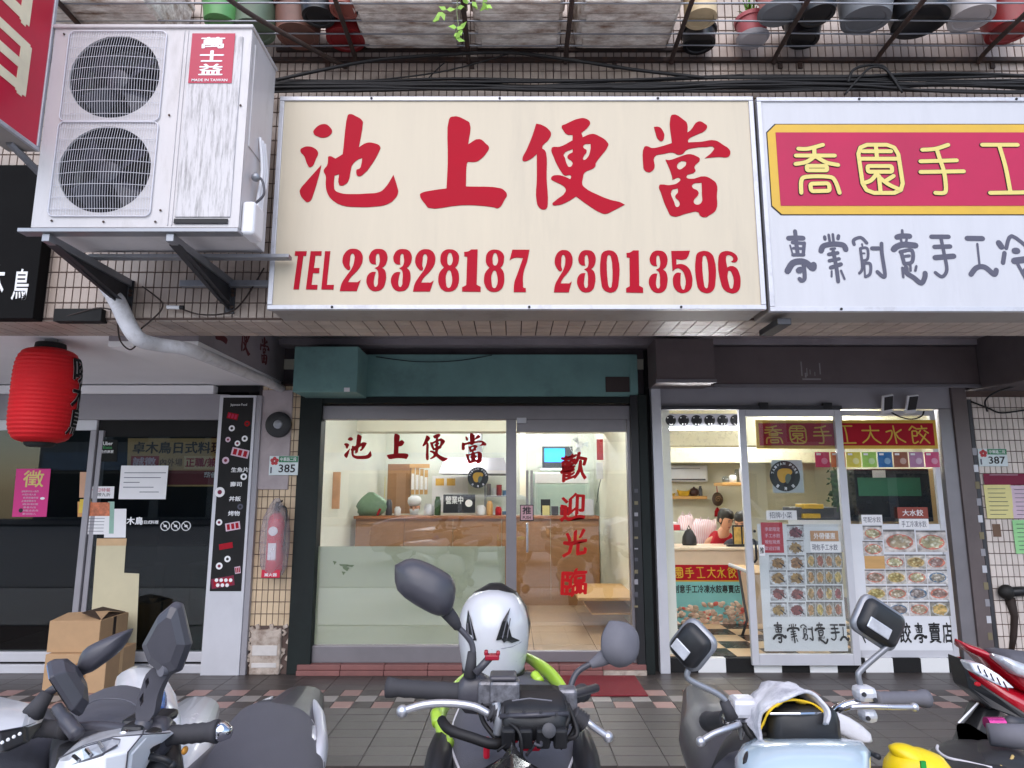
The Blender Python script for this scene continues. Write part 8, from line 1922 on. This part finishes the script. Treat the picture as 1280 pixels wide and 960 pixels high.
def scooter_black():
    x = U(1240, 940, 2.0).x
    t = thing('scooter', 'black scooter with white seat piping cut off by the bottom right corner', 'scooter', (x, 1.8, 0), 'scooters parked at the kerb')
    scooter_base(t, x+.1, .75, 2.0, M['paint_black'])
    st = [(2.30, 1205, 924, .10, .05), (2.18, 1206, 930, .135, .07), (2.02, 1210, 942, .15, .08), (1.85, 1216, 962, .16, .09), (1.6, 1225, 1005, .16, .09)]
    s = MB().loft([ring_ellipse(U(u, v, Y)+Vector((0, 0, -h_)), Vector((w, 0, 0)), Vector((0, 0, h_)), 22, 2.5) for Y, u, v, w, h_ in st]).build('seat', M['seat_black'], t, smooth=True)
    MB().tube(smoothline([U(1172, 932, 2.10), U(1172, 938, 2.03), U(1184, 947, 1.97), U(1210, 953, 1.93), U(1240, 960, 1.88)], 5), .004, 6).build('piping', M['piping'], s, smooth=True)
    MB().loft([ring_ellipse(U(u, v, Y)+Vector((0, 0, -.04)), Vector((w, 0, 0)), Vector((0, 0, .045)), 18) for u, v, Y, w in ((1232, 926, 2.3, .05), (1238, 930, 2.2, .09), (1246, 940, 2.05, .1), (1252, 955, 1.92, .09))]).build('rear_seat', M['seat_black'], t, smooth=True)
    MB().tube(smoothline([U(1266, 945, 1.98), U(1262, 952, 1.95), U(1250, 958, 1.92)], 5), .004, 6).build('piping', mat('piping_gold', (206, 176, 110), .5), s, smooth=True)
    MB().loft([ring_ellipse(U(u, v, 2.35), Vector((w, 0, 0)), Vector((0, 0, h_)), 12) for u, v, w, h_ in ((1200, 912, .012, .02), (1208, 920, .03, .04), (1222, 928, .05, .03), (1240, 932, .05, .02))]).build('tail_fin', M['grip_grey'], t, smooth=True)
    MB().tube([U(1236, 918, 2.1), U(1262, 920, 2.08), U(1300, 922, 2.05)], [.03, .033, .034], 14).build('exhaust_guard', M['grip_grey'], t, smooth=True)
    MB().tube([U(1233, 904, 2.3), U(1254, 904, 2.3)], .019, 12).build('shock_absorber', mat('anodised_pink', (206, 70, 140), .25, metal=.7, var=.2, scale=20), t, smooth='auto')
    MB().tube([U(1254, 904, 2.3), U(1262, 903, 2.3), U(1285, 905, 2.3)], [.012, .022, .016], 12).build('shock_end', M['steel_dark'], t, smooth=True)
scooter_black()
yo = thing('yellow_ornament', 'yellow rounded two-eared plastic ornament standing at the bottom right', 'ornament', U(1140, 965, 1.75))
ym = mat('toy_yellow', (238, 206, 20), .35, var=.04)
mbm = MB(); cy = U(1146, 955, 1.78)
mbm.loft([ring_ellipse(cy+Vector((0, 0, dz)), Vector((w, 0, 0)), Vector((0, w*.8, 0)), 18, 2.2) for dz, w in ((-.16, .03), (-.12, .07), (-.05, .085), (.0, .075), (.02, .06), (.035, .02))]).build('body', ym, yo, smooth=True)
MB().loft([ring_ellipse(c_, Vector((w, 0, 0)), Vector((0, w*.9, 0)), 16, 2.0) for c_, w in ((U(1144, 950, 1.78), .05), (U(1136, 942, 1.78), .042), (U(1129, 935, 1.78), .034), (U(1127, 931.5, 1.78), .02), (U(1126.5, 930, 1.78), .006))]).build('ear', ym, yo, smooth=True)
MB().loft([ring_ellipse(c_, Vector((w, 0, 0)), Vector((0, w*.9, 0)), 16, 2.0) for c_, w in ((U(1152, 955, 1.78), .05), (U(1160, 950, 1.8), .04), (U(1168, 948, 1.82), .02))]).build('ear', ym, yo, smooth=True)
MB().obox(Matrix.Translation(U(1154, 957, 1.70)), .012, .006, .02).build('green_mark', mat('toy_green', (40, 160, 70), .4), yo)
MB().tube([U(1146, 985, 1.78)-Vector((0, 0, .02)), Vector((cy.x, cy.y, 0))], .02, 10).build('post', M['galv'], yo)
# ================================================================== people
def skin_mesh(name, verts, edges, m, parent, root=0, sub=2):
    me = bpy.data.meshes.new(name); me.from_pydata([v[:3] for v in verts], edges, [])
    o = link(name, me, m, parent)
    sk = o.modifiers.new('skin', 'SKIN'); sk.use_smooth_shade = True; sk.branch_smoothing = .3
    for i, v in enumerate(verts):
        d = me.skin_vertices[0].data[i]; r = v[3]; d.radius = (r, r) if not isinstance(r, tuple) else r; d.use_root = (i == root)
    s = o.modifiers.new('sub', 'SUBSURF'); s.levels = sub; s.render_levels = sub
    return o
def head(t, c, yaw, pitch, hair='short', mask=False):
    """face, ears, nose, eyes, mouth and hair round the head centre c, turned by yaw (0 faces the street)"""
    q = Matrix.Translation(c) @ Matrix.Rotation(yaw, 4, 'Z') @ Matrix.Rotation(pitch, 4, 'X')
    def put(mb, name, m, smooth=True): mb.v = [tuple(q @ Vector(p)) for p in mb.v]; return mb.build(name, m, t, smooth=smooth)
    rings = []
    for z, rx, ry, oy in ((-.118, .02, .02, -.045), (-.11, .036, .036, -.036), (-.09, .05, .06, -.022), (-.05, .063, .08, -.006), (0, .07, .092, .0), (.045, .073, .096, .004), (.085, .064, .084, .008), (.11, .04, .055, .01), (.12, .012, .015, .01)):
        rings.append([(rx*math.cos(6.283*j/20), oy+ry*math.sin(6.283*j/20), z) for j in range(20)])
    put(MB().loft(rings), 'face', M['skin'])
    mb = MB(); mb.loft([[(s*math.cos(6.283*j/8), y+s*.6*math.sin(6.283*j/8), z) for j in range(8)] for s, y, z in ((.006, -.09, .02), (.009, -.098, -.005), (.014, -.103, -.024), (.012, -.09, -.032))]); put(mb, 'nose', M['skin'])
    for s in (-1, 1):
        put(MB().ellipsoid((s*.03, -.084, .012), .012, .006, .0065, 10, 6), 'eye', M['ink_black']); put(MB().obox(Matrix.Translation((s*.03, -.087, .03)), .03, .006, .006), 'eyebrow', M['hair'])
        put(MB().ellipsoid((s*.074, .008, -.005), .01, .02, .032, 10, 8), 'ear', M['skin'])
    if mask: put(MB().loft([[(rx*math.cos(6.283*j/16), oy+ry*math.sin(6.283*j/16), z) for j in range(16)] for z, rx, ry, oy in ((-.115, .045, .05, -.035), (-.08, .06, .07, -.026), (-.04, .069, .082, -.022), (-.012, .066, .086, -.014))]), 'mask', M['cloth_white'])
    else: put(MB().ellipsoid((0, -.082, -.058), .022, .008, .007, 10, 6), 'mouth', mat('lips', (150, 84, 76), .5))
    hr = []
    lowb = -.05 if hair == 'short' else -.16
    for z, k in ((lowb, .95), (lowb*.5, 1.02), (.02, 1.08), (.06, 1.1), (.1, 1.02), (.128, .7), (.136, .2)):
        ring = []
        for j in range(24):
            a = 6.283*j/24; front = math.sin(a) < -.35
            rr = 1.0 if not (front and z < .055) else .72
            ring.append((.074*k*rr*math.cos(a), .012+.1*k*(rr if front else 1)*math.sin(a)*(1 if z > .0 or not front else .6), z+.004*math.sin(5*a)))
        hr.append(ring)
    if hair != 'cap': put(MB().loft(hr), 'hair', M['hair'])
    else:
        put(MB().loft([[(.08*k*math.cos(6.283*j/24), .008+.102*k*math.sin(6.283*j/24), z) for j in range(24)] for z, k in ((.03, 1.0), (.05, 1.03), (.055, 1.2), (.1, 1.28), (.14, 1.15), (.16, .75), (.165, .2))]), 'cap', M['cloth_white'])
# man in the red sleeveless shirt, seated behind the counter, bent over his work
YM = 8.35
hc = U(907, 650, YM)
mz = hc.z-.0
t = thing('person', 'person in a red sleeveless shirt bent over work behind the dumpling counter', 'person', (hc.x, YM, zr))
pel = (hc.x-.10, YM+.32, zr+.46)
ch_ = (hc.x-.06, YM+.12, hc.z-.36)
nk = (hc.x-.015, YM+.04, hc.z-.13)
v = [(*pel, .14), (hc.x-.09, YM+.24, hc.z-.58, .14), (*ch_, (.17, .12)), (hc.x-.03, YM+.08, hc.z-.22, (.075, .06)), (*nk, .055), (hc.x, YM+.01, hc.z-.06, .055),
     (hc.x-.2, YM+.10, hc.z-.26, .05), (hc.x-.27, YM-.02, hc.z-.44, .046), (hc.x-.13, YM-.2, hc.z-.48, .036), (hc.x-.06, YM-.26, hc.z-.485, .026),
     (hc.x+.15, YM+.10, hc.z-.26, .05), (hc.x+.2, YM-.02, hc.z-.45, .046), (hc.x+.08, YM-.2, hc.z-.48, .036), (hc.x+.02, YM-.26, hc.z-.485, .026),
     (hc.x-.2, YM-.05, zr+.5, .085), (hc.x-.2, YM-.1, zr+.1, .05), (hc.x-.2, YM-.25, zr+.05, .035), (hc.x+.02, YM-.05, zr+.5, .085), (hc.x+.02, YM-.1, zr+.1, .05), (hc.x+.02, YM-.25, zr+.05, .035)]
e = [(0, 1), (1, 2), (2, 3), (3, 4), (4, 5), (3, 6), (6, 7), (7, 8), (8, 9), (3, 10), (10, 11), (11, 12), (12, 13), (0, 14), (14, 15), (15, 16), (0, 17), (17, 18), (18, 19)]
skin_mesh('body', v, e, M['skin'], t)
vs_ = [(*pel, .16), (hc.x-.09, YM+.24, hc.z-.58, .165), (hc.x-.06, YM+.12, hc.z-.36, (.22, .17)), (hc.x-.03, YM+.07, hc.z-.225, (.175, .15)), (hc.x-.14, YM+.07, hc.z-.185, .075), (hc.x+.09, YM+.07, hc.z-.185, .075)]
skin_mesh('shirt', vs_, [(0, 1), (1, 2), (2, 3), (3, 4), (3, 5)], M['red_shirt'], t)
for s, x in ((0, -.08), (1, .04)):
    for k in range(4): MB().tube([(hc.x+x+.0, YM-.26, hc.z-.485-.004*k), (hc.x+x+.03+.01*k, YM-.30, hc.z-.48), (hc.x+x+.035+.012*k, YM-.325, hc.z-.495)], [.011, .01, .008], 6).build('finger', M['skin'], t, smooth=True)
MB().poly([(hc.x-.015, YM-.03, hc.z-.37), (hc.x+.015, YM-.03, hc.z-.37), (hc.x, YM-.03, hc.z-.41)], (0, -.002, 0)).build('shirt_mark', M['paper_white'], t)
head(t, hc, R(28), R(22))
# person beside him with dark hair and a dark sleeve
YM2 = 8.1; h2 = U(927, 654, YM2)
t = thing('person', 'person with dark hair and a dark sleeve beside the door edge', 'person', (h2.x, YM2, zr))
v = [(h2.x+.06, YM2+.32, zr+.46, .14), (h2.x+.03, YM2+.2, h2.z-.5, .14), (h2.x+.01, YM2+.1, h2.z-.33, (.16, .11)), (h2.x, YM2+.06, h2.z-.2, (.09, .07)), (h2.x, YM2+.03, h2.z-.12, .05), (h2.x, YM2+.01, h2.z-.06, .05),
     (h2.x-.17, YM2+.05, h2.z-.26, .06), (h2.x-.2, YM2-.05, h2.z-.42, .05), (h2.x-.06, YM2-.2, h2.z-.44, .036), (h2.x+.0, YM2-.26, h2.z-.44, .028), (h2.x+.18, YM2+.05, h2.z-.26, .06), (h2.x+.22, YM2-.05, h2.z-.44, .05), (h2.x+.1, YM2-.2, h2.z-.46, .036), (h2.x+.04, YM2-.26, h2.z-.45, .028),
     (h2.x-.06, YM2-.05, zr+.5, .08), (h2.x-.06, YM2-.1, zr+.1, .05), (h2.x+.16, YM2-.05, zr+.5, .08), (h2.x+.16, YM2-.1, zr+.1, .05)]
e = [(0, 1), (1, 2), (2, 3), (3, 4), (4, 5), (3, 6), (6, 7), (7, 8), (8, 9), (3, 10), (10, 11), (11, 12), (12, 13), (0, 14), (14, 15), (0, 16), (16, 17)]
skin_mesh('body', v, e, M['skin'], t)
vs_ = [(a, b, c_, tuple(x*1.1 for x in r_) if isinstance(r_, tuple) else r_*1.12) for a, b, c_, r_ in (v[0], v[1], v[2], v[3], v[6], v[7], v[8], v[10], v[11], v[12])]
skin_mesh('top', vs_, [(0, 1), (1, 2), (2, 3), (3, 4), (4, 5), (5, 6), (3, 7), (7, 8), (8, 9)], M['navy_cloth'], t)
head(t, h2, R(-35), R(18), 'long')
# cook with white cap and mask behind the wooden counter
YM3 = 10.05; h3 = U(518, 634, YM3)
t = thing('person', 'cook in a white cap and face mask behind the wooden counter', 'person', (h3.x, YM3, zsill))
H3 = h3.z
v = [(h3.x, YM3+.05, zsill+.85, .15), (h3.x, YM3+.05, zsill+1.05, .14), (h3.x, YM3+.05, H3-.36, (.18, .12)), (h3.x, YM3+.04, H3-.21, (.1, .08)), (h3.x, YM3+.02, H3-.13, .055), (h3.x, YM3+.01, H3-.06, .055),
     (h3.x-.2, YM3+.05, H3-.27, .06), (h3.x-.25, YM3-.02, H3-.5, .048), (h3.x-.1, YM3-.22, H3-.52, .036), (h3.x-.03, YM3-.28, H3-.52, .028), (h3.x+.2, YM3+.05, H3-.27, .06), (h3.x+.25, YM3-.02, H3-.5, .048), (h3.x+.1, YM3-.22, H3-.52, .036), (h3.x+.03, YM3-.28, H3-.52, .028),
     (h3.x-.1, YM3+.04, zsill+.45, .08), (h3.x-.1, YM3+.06, zsill+.06, .05), (h3.x-.1, YM3-.08, zsill+.04, .035), (h3.x+.1, YM3+.04, zsill+.45, .08), (h3.x+.1, YM3+.06, zsill+.06, .05), (h3.x+.1, YM3-.08, zsill+.04, .035)]
e = [(0, 1), (1, 2), (2, 3), (3, 4), (4, 5), (3, 6), (6, 7), (7, 8), (8, 9), (3, 10), (10, 11), (11, 12), (12, 13), (0, 14), (14, 15), (15, 16), (0, 17), (17, 18), (18, 19)]
skin_mesh('body', v, e, M['skin'], t)
vs_ = [(a, b, c_, tuple(x*1.1 for x in r_) if isinstance(r_, tuple) else r_*1.12) for a, b, c_, r_ in (v[0], v[1], v[2], v[3], v[6], v[7], v[8], v[10], v[11], v[12], v[14], v[15], v[17], v[18])]
skin_mesh('clothes', vs_, [(0, 1), (1, 2), (2, 3), (3, 4), (4, 5), (5, 6), (3, 7), (7, 8), (8, 9), (0, 10), (10, 11), (0, 12), (12, 13)], M['black_cloth'], t)
head(t, h3, R(0), R(10), 'cap', True)
# ================================================================== across the road (seen only as reflections in the glass)
fac = [mat('far_wall_%d' % i, c_, .8, var=.12, scale=1) for i, c_ in enumerate(((196, 190, 182), (170, 164, 158), (206, 200, 188), (150, 146, 146)))]
gl = mat('far_glass', (60, 70, 80), .15, var=.2)
for k in range(4):
    x0 = -30+k*15.5; x1 = x0+15; hh = (7.5, 6.3, 8, 7)[k]
    t = thing('row_building', ('pale', 'grey', 'cream', 'dark grey')[k]+' building across the road', 'building', ((x0+x1)/2, -30, 0), 'buildings across the road')
    bx('wall', fac[k], t, x0, x1, -36, -30, 0, hh, 0)
    bx('signboard', mat('far_sign_%d' % k, ((196, 206, 220), (70, 110, 170), (214, 214, 214), (180, 60, 60))[k], .5), t, x0+.5, x1-.5, -30, -29.6, 3.0, 4.1, 0)
    for i in range(4): bx('shop_opening', gl, t, x0+.6+i*3.6, x0+3.6+i*3.6, -30.02, -29.98, .1, 2.8, 0)
    for r_ in range(int((hh-4.5)//3)+1):
        for i in range(4):
            z = 4.8+r_*3
            if z+1.6 < hh: o = bx('window', gl, t, x0+1+i*3.6, x0+3.2+i*3.6, -30.03, -29.97, z, z+1.6, 0)
def car(x, y, label, rgb, L=4.4):
    t = thing('parked_car', label, 'car', (x, y, -.12), 'cars across the road')
    pm = mat('car_'+str(rgb), rgb, .25, metal=.1, var=.03, coat=.6)
    z0 = -.12
    prof = [(-L/2, .5), (-L/2+.05, .95), (-L/2+.5, 1.08), (-L/2+1.1, 1.12), (L/2-.05, 1.1), (L/2, .6), (L/2-.1, .3), (-L/2+.1, .3)]
    MB().poly([(x+a, y-.85, z0+b) for a, b in prof], (0, 1.7, 0)).build('body', pm, t, bevel=.08, seg=3)
    cab = [(-L/2+1.0, 1.1), (-L/2+1.75, 1.62), (L/2-.7, 1.64), (L/2-.12, 1.08)]
    MB().loft([[(x+a*.985, y+s, z0+b) for a, b in cab] for s in (-.74, .74)]).build('cabin', pm, t, bevel=.06, seg=3)
    for s in (-.76, .745):
        for a0, a1, b0, b1 in ((-L/2+1.3, -L/2+1.85, -L/2+2.1, -L/2+2.1), (-L/2+2.2, -L/2+2.2, L/2-1.25, L/2-1.25), (L/2-1.15, L/2-1.15, L/2-.72, L/2-.45)):
            MB().poly([(x+a0, y+s, z0+1.13), (x+a1, y+s, z0+1.53), (x+b0, y+s, z0+1.53), (x+b1, y+s, z0+1.13)], (0, .015, 0)).build('side_window', gl, t)
    for a in (-L/2+.85, L/2-.85):
        for s in (-.84, .64):
            w = MB().lathe((x+a, y+s, z0+.33), [(.2, 0), (.33, .01), (.33, .19), (.2, .2)], (0, 1, 0), 24).build('wheel', M['tyre'], t, smooth='auto')
            MB().lathe((x+a, y+s-.01, z0+.33), [(.03, 0), (.19, .0), (.2, .22), (.03, .22)], (0, 1, 0), 12).build('rim', M['alu_light'], w)
    for s in (-.6, .6):
        bx('headlight', M['white_paint'], t, x-L/2-.01, x-L/2+.06, y+s-.2, y+s+.2, z0+.7, z0+.82, .01); bx('tail_light', M['ink_red'], t, x+L/2-.06, x+L/2+.01, y+s-.15, y+s+.15, z0+.75, z0+.95, .01)
car(-1.2, -4.6, 'silver estate car parked across the lane', (190, 190, 196)); car(4.3, -4.6, 'white hatchback parked across the lane', (226, 226, 228), 4.1)
